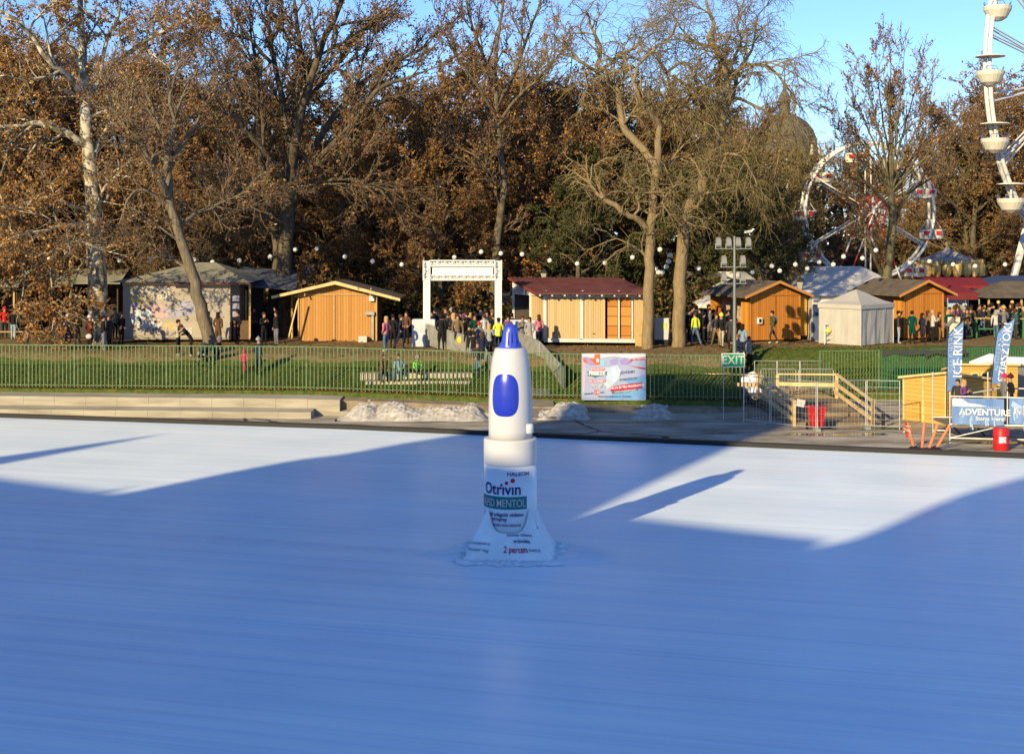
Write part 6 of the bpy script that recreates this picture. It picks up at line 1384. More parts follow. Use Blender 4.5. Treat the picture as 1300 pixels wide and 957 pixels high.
# orange slanting poles in rubber feet
op = mat('orange_pole', (.58, .16, .06), .5, var=.1)
for i, (bx, by, tx, ty, lb_) in enumerate([(1164, 572, 1152, 536, 'orange pole leaning left with a red and white ribbon tied on top'), (1174, 574, 1173.5, 536, 'upright orange pole, second of the four at the ice edge'), (1182.5, 574, 1190.5, 538, 'orange pole leaning slightly right, third of the four at the ice edge'), (1192, 573, 1206, 539, 'orange pole leaning furthest right, nearest the scaffold platform')]):
    b0 = onplane(bx, by, .05); b0.y += .35; tp = P(tx, ty, b0.y); o = thing('orange_pole', lb_, 'pole', b0, 0, 'orange poles at the ice edge')
    MB().tube([(0, 0, .03), tp-b0], .055, 10).build('pole', op, o); MB().lathe([(.22, -.02), (.2, .05), (.09, .12)], k=12).build('foot', black, o)
    if i == 0:
        mb = MB()
        for q in range(9): a = rnd.uniform(0, 6.28); c = tp-b0+Vector((-.05, -.02, -.1-q*.03)); mb.bar(c, c+Vector((math.cos(a)*.16, -.05, math.sin(a)*.16-.06)), .07, .02, q % 2)
        mb.build('ribbon', [redp, white], o)
# feather flags
def feather(label, px, pyb, pyt, Y, wt, wb, lines, lean=0):
    base = Vector((WX(px, Y), Y, .03)); f_ = thing('feather_flag', label, 'flag', base, 0, 'blue feather flags')
    H1 = WZ(pyt, Y)-.03; H0 = WZ(pyb, Y)-.03; kf = Y/F; n = 22; mb = MB(); L_, R_ = [], []
    for i in range(n+1):
        t = i/n; z = H0+(H1-H0)*t; cx_ = lean*t*kf
        l_ = cx_-wb/2*kf; w_ = (wb+(wt-wb)*t)*kf
        if t > .72: l_ += ((t-.72)/.28)**2.2*(w_*.86)   # curved shoulder on the left
        L_.append((l_, -.03*math.sin(t*6), z)); R_.append((cx_-wb/2*kf+w_, .03*math.sin(t*5+1), z+.10*t))
    vs9 = [v for p in zip(L_, R_) for v in p]; mb.add(vs9, [(2*i, 2*i+1, 2*i+3, 2*i+2) for i in range(n)], 0)
    for q in range(14):
        t = rnd.uniform(.05, .93); z = H0+(H1-H0)*t; x = lean*t*kf+rnd.uniform(-.3, .3)*wb*kf; mb.lathe([(.0, 0), (.03, .001)], (0, 0, 0), 4, 0) if False else mb.add([(x-.03, -.06, z), (x, -.06, z-.03), (x+.03, -.06, z), (x, -.06, z+.03)], [(0, 1, 2, 3)], 1)
    for s_, t, off, size, mi in lines:
        z = H0+(H1-H0)*t; x = lean*t*kf+off*kf; puttext(mb, s_, x, z, size, mi, -.065, math.pi/2-lean*kf/(H1-H0)*1.0, .006 if mi == 1 else .001)
    mb.build('sail', [mat('flag_blue', (.08, .17, .42), .7, scale=1.4, col2=(.15, .28, .54)), mat('flag_white', (.6, .62, .65), .7), mat('flag_pale', (.22, .32, .56), .7)], f_)
    pts = [(lean*t*kf-wb/2*kf-.02+(max(0, (t-.72)/.28)**2.2*((wb+(wt-wb)*t)*kf*.86)), .02, H0+(H1-H0)*t) for t in [i/12 for i in range(13)]]
    MB().tube([(pts[0][0], .02, 0)]+pts, .022, 6).build('pole', black, f_); MB().lathe([(.25, 0), (.22, .06), (.04, .1)], (pts[0][0], .02, 0), 12).build('foot', black, f_)
feather('blue feather flag reading ICE RINK in front of the yellow shed', 1211, 496, 411, 56.8, 19, 17, [('ICE RINK', .57, 4.0, .50, 1), ('CITY PARK', .58, -4.5, .34, 2)], 1.5)
feather('blue feather flag reading SZIASZTOK to the right of the yellow booth', 1266, 487, 407, 57.6, 20, 14, [('SZIASZTOK!', .50, 5.0, .44, 1), ('HELLO', .50, -2.5, .32, 2)], 9)
# grey canopy with white snow-like top behind the platform
gc_ = thing('grey_canopy', 'grey fabric canopy with a white rolled top at the right edge behind the platform', 'canopy', (WX(1258, 63.5), 63.5, .03)); W = 5
MB().add([(0, 0, 1.55), (W, 0, 1.7), (W, 2.2, 2.0), (-.2, 2.2, 1.95), (0, 0, .2), (W, 0, .2)], [(0, 1, 2, 3), (0, 4, 5, 1)]).build('sheet', mat('grey_sheet', (.22, .21, .19), .85, scale=1.5, bump=.3), gc_)
mb = MB(); mb.tube([(-.5, 1.4, 2.0), (.4, 1.3, 2.22), (1.2, 1.35, 2.12), (2.2, 1.3, 2.1), (3.4, 1.35, 2.15), (5, 1.3, 2.1)], [.1, .26, .22, .2, .24, .2], 8); mb.build('rolled_sheet', mat('white_tarp', (.62, .66, .72), .7, scale=3, bump=.4), gc_, True)
for x in (0, 2.4, 4.9): MB().tube([(x, .02, 0), (x, .02, 1.6)], .03, 6).build('post', steel, gc_)

# ================================================================ festoon lights
bulb = mat('bulb_white', (.62, .60, .55), .4, var=.03); wire = mat('black_wire', (.02, .02, .02), .6)
def festoon(label, pts, Y):
    f_ = thing('festoon_lights', label, 'string lights', P(pts[0][0], pts[0][1]-5, Y)); o_ = f_.location.copy(); wp_ = []
    for i, (px, py) in enumerate(pts):
        c = P(px, py, Y)-o_; wp_.append(c+Vector((0, 0, .22)))
        g_ = MB().ell(c, .135, 14, 10).build('globe', bulb, f_, True); MB().lathe([(.05, .15), (.04, .24)], c, 8).build('socket', black, g_)
    if len(wp_) > 1:
        fine = []
        for p, q in zip(wp_[:-1], wp_[1:]):
            for t in (0, .25, .5, .75): fine.append(p+(q-p)*t-Vector((0, 0, .12*math.sin(math.pi*t))))
        fine.append(wp_[-1]); MB().tube(fine, .012, 4).build('wire', wire, f_)
festoon('white globe string lights above the shaded stalls at the far left', [(2, 338), (22, 336), (43, 333), (63, 328), (85, 322)], 76)
festoon('white globe string lights above the roof of the printed stall', [(152, 331), (192, 329), (247, 330), (270, 333), (304, 331), (343, 326)], 79)
festoon('white globe string lights above the closed hut and up to the white gate', [(375, 317), (402, 316), (438, 326), (473, 332), (510, 336)], 80)
festoon('white globe string lights between the gate and the first willow', [(577, 327), (611, 320), (636, 322), (663, 323), (698, 331), (733, 335), (768, 334), (803, 327)], 79)
festoon('drooping white globe string lights between the two willow trunks', [(832, 341), (836, 346), (841, 346), (846, 339), (849, 332), (851, 324), (838, 317)], 74)
festoon('white globe string lights in front of the marquees and the small wheel', [(887, 341), (955, 346), (980, 338), (990, 344), (1010, 336), (1025, 341), (1040, 333), (1058, 336), (1071, 326), (1095, 328), (1112, 318)], 78.5)
festoon('white globe string lights at the right in front of the carousel', [(1155, 334), (1180, 332), (1210, 336), (1238, 338), (1276, 336)], 85)
# ================================================================ people
skin = mat('skin', (.33, .18, .12), .6, var=.08)
CL = {}
def cloth(name, c):
    if name not in CL: CL[name] = mat('cloth_'+name, c, .85, var=.18, scale=8, bump=.15, spec=.1)
    return CL[name]
COLS = dict(black=(.012, .012, .014), navy=(.014, .02, .05), charcoal=(.035, .036, .04), grey=(.13, .13, .14), cream=(.34, .30, .22), white=(.40, .40, .385), pink=(.42, .14, .18), hotpink=(.50, .03, .11),
            maroon=(.06, .012, .015), brown=(.09, .05, .028), olive=(.06, .065, .03), green=(.0, .045, .035), teal=(.03, .07, .08), denim=(.07, .12, .20), paledenim=(.22, .30, .38), lightblue=(.16, .25, .34), tan=(.15, .10, .055),
            red=(.40, .02, .02), orange=(.62, .12, .02), hivis=(.55, .60, .05), lime=(.20, .55, .08), purple=(.12, .05, .14), camel=(.17, .10, .05), blonde=(.40, .26, .11), ginger=(.26, .07, .02), darkhair=(.018, .012, .01), brownhair=(.06, .032, .018), yellow=(.60, .45, .03), palegrey=(.24, .24, .24))
def cm(n): return cloth(n, COLS[n])

def body_mesh(name, J, coat):
    """J: joints; one continuous skinned figure, faces coloured by the nearest bone"""
    bm = bmesh.new(); sk_l = bm.verts.layers.skin.verify(); V = {}
    def vert(k, p, r):
        v = bm.verts.new(p); v[sk_l].radius = (r if hasattr(r, '__len__') else (r, r)); V[k] = v; return v
    for k, (p, r) in J['v'].items(): vert(k, p, r)
    V['pelvis'][sk_l].use_root = True
    for a, b in J['e']: bm.edges.new((V[a], V[b]))
    me = bpy.data.meshes.new('b'); bm.to_mesh(me); bm.free()
    o = bpy.data.objects.new('b', me); COL.objects.link(o)
    m1 = o.modifiers.new('s', 'SKIN'); m1.branch_smoothing = .6; m1.use_smooth_shade = True
    m2 = o.modifiers.new('u', 'SUBSURF'); m2.levels = 1
    bpy.context.view_layer.update(); ev = o.evaluated_get(bpy.context.evaluated_depsgraph_get())
    out = bpy.data.meshes.new_from_object(ev); out.name = name
    bpy.data.objects.remove(o); bpy.data.meshes.remove(me)
    # bones -> colour zone: 0 skin, 1 jacket, 2 trousers, 3 shoes
    Z = {'head': 0, 'face': 0, 'crown': 0, 'nose': 0, 'chest': 1, 'pelvis': 2, 'neck': 1}
    segs = []
    for a, b in J['e']:
        A, B = Vector(J['v'][a][0]), Vector(J['v'][b][0]); k = J['z'].get((a, b), 1); segs.append((A, B, k))
    out.materials.clear()
    for _ in range(4): out.materials.append(None)
    mi = []
    for p in out.polygons:
        c = p.center; best, bz_ = 9e9, 1
        for A, B, k in segs:
            t = max(0, min(1, (c-A).dot(B-A)/max((B-A).length_squared, 1e-9))); dd = (c-(A+(B-A)*t)).length
            if dd < best: best, bz_ = dd, k
        mi.append(bz_)
    out.polygons.foreach_set('material_index', mi)
    # fingers and thumbs, rooted inside the palms
    bm = bmesh.new(); bm.from_mesh(out)
    for s in ('l', 'r'):
        w_, h_ = Vector(J['v']['wrist_'+s][0]), Vector(J['v']['hand_'+s][0]); d_ = (h_-w_).normalized(); u_ = d_.cross(Vector((0, 1, 0)))
        if u_.length < .3: u_ = d_.cross(Vector((1, 0, 0)))
        u_.normalize(); n_ = d_.cross(u_)
        for q, ln in enumerate((.062, .072, .066, .052)):
            a = h_-d_*.01+n_*(q-1.5)*.019; mbx = MB(); mbx.tube([a, a+d_*ln*.55, a+d_*ln*.85+u_*ln*.4], [.0095, .009, .006], 5); add_to(bm, mbx)
        a = w_+d_*.03-n_*.03; mbx = MB(); mbx.tube([a, a+d_*.03-n_*.025, a+d_*.055-n_*.028+u_*.012], [.012, .010, .007], 5); add_to(bm, mbx)
    bm.to_mesh(out); bm.free(); out.polygons.foreach_set('use_smooth', [True]*len(out.polygons)); out.update()
    return out
def add_to(bm, mbx):
    vs = [bm.verts.new(v) for v in mbx.v]
    for f in mbx.f:
        nf = bm.faces.new([vs[i] for i in f]); nf.material_index = 0
def pose(arms='down', legs='stand', lean=0.0, coat=0, sit=0.0):
    v = {}; e = []; z = {}
    hz = .92-sit
    f = -math.sin(lean); g = math.cos(lean)
    def T(x, y, h): return (x, y+f*h, hz+g*h)      # up the leaning torso; -Y is forward
    W = 1.0+coat*.06
    v['pelvis'] = ((0, 0, hz), (.155*W, .115*W)); v['waist'] = (T(0, 0, .16), (.145*W, .11*W)); v['chest'] = (T(0, -.0, .36), (.175*W, .125*W)); v['shoulder'] = (T(0, .0, .49), (.10, .085)); v['neck'] = (T(0, -.01, .56), .058)
    v['face'] = (T(0, -.025, .64), (.078, .088)); v['head'] = (T(0, -.01, .72), (.085, .100)); v['crown'] = (T(0, .0, .785), (.05, .06)); v['nose'] = (T(0, -.125, .655), .014)
    for a, b, k in (('pelvis', 'waist', 1), ('waist', 'chest', 1), ('chest', 'shoulder', 1), ('shoulder', 'neck', 1), ('neck', 'face', 0), ('face', 'head', 0), ('head', 'crown', 0), ('face', 'nose', 0)): e.append((a, b)); z[(a, b)] = k
    for s, sg in (('l', -1), ('r', 1)):
        A = arms if isinstance(arms, str) else arms[0 if s == 'l' else 1]
        sh = T(.185*sg, 0, .47)
        if A == 'down': el, wr, hd = T(.245*sg, .02, .20), T(.255*sg, -.04, -.02), T(.255*sg, -.06, -.10)
        elif A == 'pocket': el, wr, hd = T(.235*sg, .05, .20), T(.19*sg, -.08, .03), T(.15*sg, -.11, .0)
        elif A == 'phone': el, wr, hd = T(.24*sg, -.06, .22), T(.10*sg, -.27, .34), T(.06*sg, -.31, .40)
        elif A == 'up': el, wr, hd = T(.30*sg, -.10, .62), T(.20*sg, -.20, .84), T(.19*sg, -.22, .92)
        elif A == 'forward': el, wr, hd = T(.24*sg, -.12, .25), T(.18*sg, -.33, .20), T(.17*sg, -.41, .20)
        elif A == 'knee': el, wr, hd = T(.24*sg, -.08, .22), T(.15*sg, -.28, .08), T(.13*sg, -.35, .06)
        v['sh_'+s] = (sh, .078); v['el_'+s] = (el, .056*W); v['wrist_'+s] = (wr, .038); v['hand_'+s] = (hd, (.036, .022))
        for a, b, k in (('shoulder', 'sh_'+s, 1), ('sh_'+s, 'el_'+s, 1), ('el_'+s, 'wrist_'+s, 1), ('wrist_'+s, 'hand_'+s, 0)): e.append((a, b)); z[(a, b)] = k
        if legs == 'stand': kn, an, to = (.10*sg, -.02, .50), (.105*sg, .02, .09), (.12*sg, -.12, .04)
        elif legs == 'walk': kn, an, to = ((.09*sg, -.16*sg-.03, .51), (.09*sg, -.26*sg+.10, .10), (.10*sg, -.26*sg-.04, .045))
        elif legs == 'wide': kn, an, to = (.15*sg, -.03, .50), (.19*sg, .02, .09), (.23*sg, -.11, .04)
        elif legs == 'sit': kn, an, to = (.12*sg, -.42, hz+.02), (.13*sg, -.40, .09), (.14*sg, -.53, .04)
        elif legs == 'crouch': kn, an, to = (.14*sg, -.34, hz+.12), (.12*sg, -.02, .09), (.13*sg, -.16, .04)
        v['hip_'+s] = ((.095*sg, 0, hz-.07), .098); v['kn_'+s] = (kn, .063); v['an_'+s] = (an, .042); v['toe_'+s] = (to, (.042, .034))
        for a, b, k in (('pelvis', 'hip_'+s, 2), ('hip_'+s, 'kn_'+s, 2), ('kn_'+s, 'an_'+s, 2), ('an_'+s, 'toe_'+s, 3)): e.append((a, b)); z[(a, b)] = k
        if coat: z[('pelvis', 'hip_'+s)] = 1
        if coat > 1 and legs == 'stand': z[('hip_'+s, 'kn_'+s)] = 1; v['hip_'+s] = ((.085*sg, 0, hz-.08), .125); v['kn_'+s] = (kn, .092); v['sn_'+s] = ((.10*sg, .0, .42), .058); e.remove(('kn_'+s, 'an_'+s)); e += [('kn_'+s, 'sn_'+s), ('sn_'+s, 'an_'+s)]; z[('kn_'+s, 'sn_'+s)] = 2; z[('sn_'+s, 'an_'+s)] = 2
    return dict(v=v, e=e, z=z, hd=T(0, -.0, .72), sh=T(0, .12, .3), lean=lean, mid=T(0, 0, .36))
POSES = dict(stand=pose(), pocket=pose('pocket', 'stand', 0, 1), coat=pose('pocket', 'stand', 0, 2), phone=pose('phone', 'stand', .03, 1), walk=pose('down', 'walk', .06), walkcoat=pose(('pocket', 'down'), 'walk', .05, 1), up=pose(('up', 'forward'), 'stand', 0, 2), raise_=pose(('down', 'up'), 'stand', 0, 1),
             bend=pose('forward', 'wide', .75, 1), sit=pose('knee', 'sit', .22, 1, .45), crouch=pose('forward', 'crouch', .45, 1, .50), wide=pose('pocket', 'wide', 0, 1))
BM = {k: body_mesh('body', v, 1) for k, v in POSES.items()}
def head_mesh(kind):
    mb = MB()
    if kind == 'cap': mb.ell((0, .0, .045), (.105, .118, .085), 14, 8)
    elif kind == 'beanie': mb.ell((0, 0, .055), (.112, .125, .10), 14, 8); mb.lathe([(.115, .0), (.122, .02), (.115, .045)], (0, .004, 0), 14); mb.ell((0, 0, .165), .035, 8, 6)
    elif kind == 'short': mb.ell((0, .015, .035), (.102, .112, .085), 14, 8); mb.ell((0, .05, -.02), (.09, .07, .08), 12, 8)
    elif kind == 'long': mb.ell((0, .02, .035), (.108, .112, .085), 14, 8); mb.ell((0, .065, -.11), (.105, .065, .18), 12, 8)
    elif kind == 'hood': mb.ell((0, .03, .0), (.125, .125, .145), 14, 8)
    return mb.mesh('hair', [darkm], True)
darkm = cm('darkhair')
HM = {k: head_mesh(k) for k in ('cap', 'beanie', 'short', 'long', 'hood')}
PACK = MB().ell((0, 0, 0), (.15, .09, .22), 10, 8).mesh('backpack', [darkm], True)
PEOPLE = []
HN = dict(cap='hat', beanie='beanie', short='hair', long='hair', hood='hood')
def person(px, Y, ps, rz, jk, tr_, hd, hc, label, sc=1.0, sh='black', z=None, pack=None, group=None, bag=None):
    x = WX(px, Y); zz_ = ground(x, Y) if z is None else z
    b = bpy.data.objects.new('person', BM[ps]); COL.objects.link(b); b.location = (x, Y, zz_-.004); b.rotation_euler = (0, 0, rz); b.scale = (sc,)*3
    for sl_, m_ in zip(b.material_slots, (skin, cm(jk), cm(tr_), cm(sh))): sl_.link = 'OBJECT'; sl_.material = m_
    tag(b, label, 'person', group)
    h = bpy.data.objects.new(HN[hd], HM[hd]); COL.objects.link(h); h.parent = b; h.location = POSES[ps]['hd']; h.rotation_euler = (POSES[ps]['lean'], 0, 0)
    h.material_slots[0].link = 'OBJECT'; h.material_slots[0].material = cm(hc)
    if pack:
        p = bpy.data.objects.new('backpack', PACK); COL.objects.link(p); p.parent = b; p.location = Vector(POSES[ps]['mid'])+Vector((0, .19, -.03)); p.material_slots[0].link = 'OBJECT'; p.material_slots[0].material = cm(pack)
    PEOPLE.append((px, b)); return b
pi = math.pi
# left part of the market
person(17, 77.5, 'pocket', pi*.9, 'black', 'paledenim', 'long', 'darkhair', 'person in a black jacket and pale jeans at the leftmost shaded stall', sh='white')
person(33, 73.2, 'bend', 2.4, 'navy', 'navy', 'long', 'brownhair', 'person in dark blue with red shoes bending down on the bare ground', sh='red')
person(69, 74.8, 'up', 2.2, 'cream', 'black', 'long', 'ginger', 'red-haired person in a cream coat raising an arm left of the plane tree')
person(86, 70.9, 'coat', 2.9, 'navy', 'black', 'beanie', 'white', 'person in a navy coat and white beanie, leftmost of the group by the plane trunk')
person(98, 70.6, 'phone', -2.6, 'black', 'charcoal', 'hood', 'black', 'person in a black hooded jacket between the two white beanies', sh='white')
pp_ = person(114, 70.4, 'coat', 2.6, 'maroon', 'black', 'beanie', 'white', 'person in a long maroon coat and white beanie with a white handbag', sh='white')
o = thing('handbag', 'small white handbag at the side of the person in the maroon coat', 'bag', (WX(113, 70.15), 70.12, TOP+.72)); MB().ell((0, 0, 0), (.16, .06, .13), 10, 8).build('bag', cm('white'), o, True); MB().tube([(-.12, 0, .08), (-.03, .03, .45), (.10, .0, .08)], .01, 5).build('strap', cm('brown'), o)
person(131, 70.4, 'pocket', 2.0, 'black', 'grey', 'short', 'darkhair', 'person in a black puffer jacket and grey trousers at the foot of the plane tree', sh='white')
person(139, 70.9, 'coat', -1.8, 'charcoal', 'black', 'short', 'brownhair', 'person in a long charcoal coat right behind the grey-trousered one')
person(154, 73.4, 'pocket', 1.0, 'black', 'black', 'hood', 'black', 'dark hooded person at the left end of the printed wall')
person(226, 68.4, 'phone', 1.4, 'cream', 'black', 'short', 'darkhair', 'person in a cream jacket and black trousers standing on the lawn by the leaning tree', sh='white')
person(243, 68.2, 'bend', -1.4, 'black', 'black', 'short', 'brownhair', 'person in black bending over on the lawn in front of the leaning tree', sh='white')
person(272, 67.6, 'crouch', 1.2, 'charcoal', 'navy', 'hood', 'grey', 'person crouching beside the pushchair on the lawn')
person(264, 74.4, 'walkcoat', 2.8, 'charcoal', 'black', 'short', 'darkhair', 'person with a pale grey backpack at the right side of the leaning trunk', pack='palegrey')
person(277, 73.6, 'coat', 2.9, 'brown', 'brown', 'long', 'darkhair', 'person in a long brown coat in front of the printed wall')
person(335, 73.4, 'phone', .7, 'black', 'black', 'short', 'brownhair', 'person in black facing the taller one left of the closed hut')
person(351, 73.0, 'raise_', -.9, 'black', 'grey', 'short', 'darkhair', 'taller person in a black top and pale grey trousers left of the closed hut', 1.06)
person(310, 66.3, 'stand', 2.9, 'hotpink', 'hotpink', 'hood', 'hotpink', 'small child in a bright pink snowsuit behind the fence', .60)
person(328, 66.0, 'coat', 2.4, 'navy', 'black', 'beanie', 'palegrey', 'person in a dark coat with a pale beanie beside the pink child')
person(490, 69.6, 'pocket', -2.2, 'pink', 'denim', 'long', 'blonde', 'person in a pink jacket and jeans right of the closed hut', sh='white')
person(499, 71.6, 'pocket', 2.9, 'black', 'black', 'short', 'darkhair', 'person in black half hidden behind the pink jacket')
person(508, 71.0, 'walkcoat', 1.7, 'navy', 'navy', 'short', 'brownhair', 'person in a navy jacket right of the pink jacket')
person(516, 74.5, 'pocket', -.5, 'brown', 'black', 'long', 'darkhair', 'person in a brown jacket in the shade by the gate foot')
person(487, 65.15, 'sit', .2, 'brown', 'navy', 'short', 'brownhair', 'person in a dark brown jacket sitting at the left end of the stone seating', z=ground(WX(487, 65.15), 65.15)-.02)
person(508, 65.15, 'sit', -.3, 'lightblue', 'denim', 'long', 'brownhair', 'person in a light blue jacket sitting in the middle of the stone seating', z=ground(WX(508, 65.15), 65.15)-.02)
person(529, 65.2, 'sit', .4, 'lime', 'charcoal', 'hood', 'palegrey', 'small person in a bright green vest sitting at the right of the stone seating', .86, z=ground(WX(529, 65.2), 65.2)+.05)
# pushchair
o = thing('pushchair', 'small pushchair with white blankets on the lawn beside the crouching person', 'pushchair', (WX(258, 67.2), 67.2, ground(WX(258, 67.2), 67.2)), .4)
for x in (-.28, .28):
    for y in (-.3, .35): w_ = MB().lathe([(.11, -.02), (.12, 0), (.11, .02)], k=14).build('wheel', black, o, loc=(x, y, .12)); w_.rotation_euler = (0, math.pi/2, 0)
    MB().tube([(x, .35, .12), (x*.9, -.1, .55), (x*.9, -.55, 1.0)], .015, 6).build('frame', steel, o); MB().tube([(x, -.3, .12), (x*.9, .2, .6)], .015, 6).build('frame', steel, o)
MB().add([(-.24, .45, .45), (.24, .45, .45), (.24, -.15, .45), (-.24, -.15, .45), (-.22, -.4, .95), (.22, -.4, .95), (.24, -.15, .35), (-.24, -.15, .35), (-.24, .45, .35), (.24, .45, .35)], [(0, 1, 2, 3), (3, 2, 5, 4), (7, 6, 9, 8), (0, 8, 9, 1)]).build('seat', cm('navy'), o)
MB().ell((0, .15, .52), (.26, .36, .13), 12, 8).build('blanket', cm('white'), o, True); MB().ell((0, -.22, .85), (.26, .24, .22), 12, 8).build('hood', cm('charcoal'), o, True)

# crowd at the gate and on the ramp
GC = [(548, 76.5, 'black', 'coat', 'darkhair', 'short'), (562, 72.3, 'black', 'pocket', 'darkhair', 'short'), (569, 74.5, 'charcoal', 'pocket', 'brownhair', 'short'), (576, 71.6, 'cream', 'phone', 'blonde', 'long'), (573, 76, 'pink', 'coat', 'palegrey', 'beanie'), (584, 73.8, 'navy', 'pocket', 'darkhair', 'short'),
      (589, 70.9, 'olive', 'walkcoat', 'brownhair', 'short'), (581, 70.2, 'tan', 'walk', 'brownhair', 'long'), (597, 75, 'tan', 'coat', 'blonde', 'long'), (603, 72.4, 'green', 'pocket', 'brownhair', 'long'), (608, 70.0, 'grey', 'coat', 'red', 'beanie'), (615, 72.0, 'white', 'walkcoat', 'brownhair', 'short'),
      (621, 69.4, 'palegrey', 'phone', 'blonde', 'long'), (627, 73.5, 'black', 'coat', 'darkhair', 'short'), (601, 67.6, 'black', 'walkcoat', 'darkhair', 'short'), (612, 67.0, 'navy', 'coat', 'brownhair', 'long'), (633, 70.5, 'hivis', 'phone', 'darkhair', 'short'), (592, 78, 'purple', 'pocket', 'darkhair', 'long'), (555, 79, 'charcoal', 'coat', 'darkhair', 'short'),
      (645, 72.2, 'purple', 'pocket', 'darkhair', 'long'), (556, 74.4, 'navy', 'coat', 'camel', 'beanie'), (625, 76.5, 'olive', 'coat', 'tan', 'beanie'), (663, 70.8, 'grey', 'phone', 'brownhair', 'short'), (672, 70.2, 'palegrey', 'coat', 'darkhair', 'long'), (684, 72.4, 'pink', 'pocket', 'brownhair', 'long'), (567, 79, 'tan', 'pocket', 'brownhair', 'short'), (584, 80, 'black', 'coat', 'darkhair', 'hood'), (610, 80, 'navy', 'pocket', 'darkhair', 'short'), (620, 79, 'maroon', 'coat', 'darkhair', 'long')]
GC += [(560, 70.9, 'black', 'coat', 'darkhair', 'hood'), (566, 77, 'black', 'pocket', 'brownhair', 'short'), (574, 73.2, 'black', 'coat', 'darkhair', 'long'), (579, 78, 'charcoal', 'pocket', 'darkhair', 'short'), (593, 73.6, 'black', 'pocket', 'darkhair', 'short'), (606, 77.5, 'black', 'coat', 'darkhair', 'short'), (596, 69.2, 'black', 'walkcoat', 'darkhair', 'beanie'), (618, 74.6, 'charcoal', 'coat', 'darkhair', 'short'), (606, 65.6, 'charcoal', 'walkcoat', 'brownhair', 'short'), (637, 75.4, 'black', 'coat', 'darkhair', 'short'), (650, 74, 'navy', 'pocket', 'darkhair', 'short'), (552, 78.4, 'black', 'coat', 'darkhair', 'short')]
GC.sort()
cnt = {}
for i, (px, Y, jk, ps, hc, hd) in enumerate(GC):
    cnt[jk] = cnt.get(jk, 0)+1; tot = sum(1 for g in GC if g[2] == jk)
    jn = dict(hivis='yellow high-visibility', hotpink='bright pink', palegrey='pale grey', lightblue='light blue').get(jk, jk)
    lab = 'person in %s %s among the crowd at the white gate' % ('a '+jn if jn[0] not in 'aeiou' else 'an '+jn, 'jacket' if ps in ('pocket', 'phone', 'walk') else 'coat')
    if tot > 1: lab = '%s from left of the people in %s at the white gate' % (ORD[cnt[jk]-1], jn)
    zz_ = None
    if Y < 72.5 and 585 < px < 650: zz_ = float(np.interp(Y, [60.5, 63.2, 68, 72.5], [.12, .78, 1.75, 2.22]))+.01
    person(px, Y, ps, rnd.uniform(-.6, .6)+(pi if rnd.random() < .4 else 0), jk, rnd.choice(['black', 'denim', 'navy', 'charcoal', 'black']), hd, hc, lab, rnd.uniform(.93, 1.04), z=zz_, group='crowd at the white gate')
o = thing('yellow_bag', 'bright yellow bag carried by a person in front of the white gate', 'bag', (WX(586, 69.9), 69.9, 2.75)); MB().ell((0, 0, 0), (.24, .12, .22), 12, 8).build('bag', cm('yellow'), o, True); MB().tube([(-.12, 0, .15), (0, .05, .42), (.12, 0, .15)], .012, 5).build('strap', cm('brown'), o)

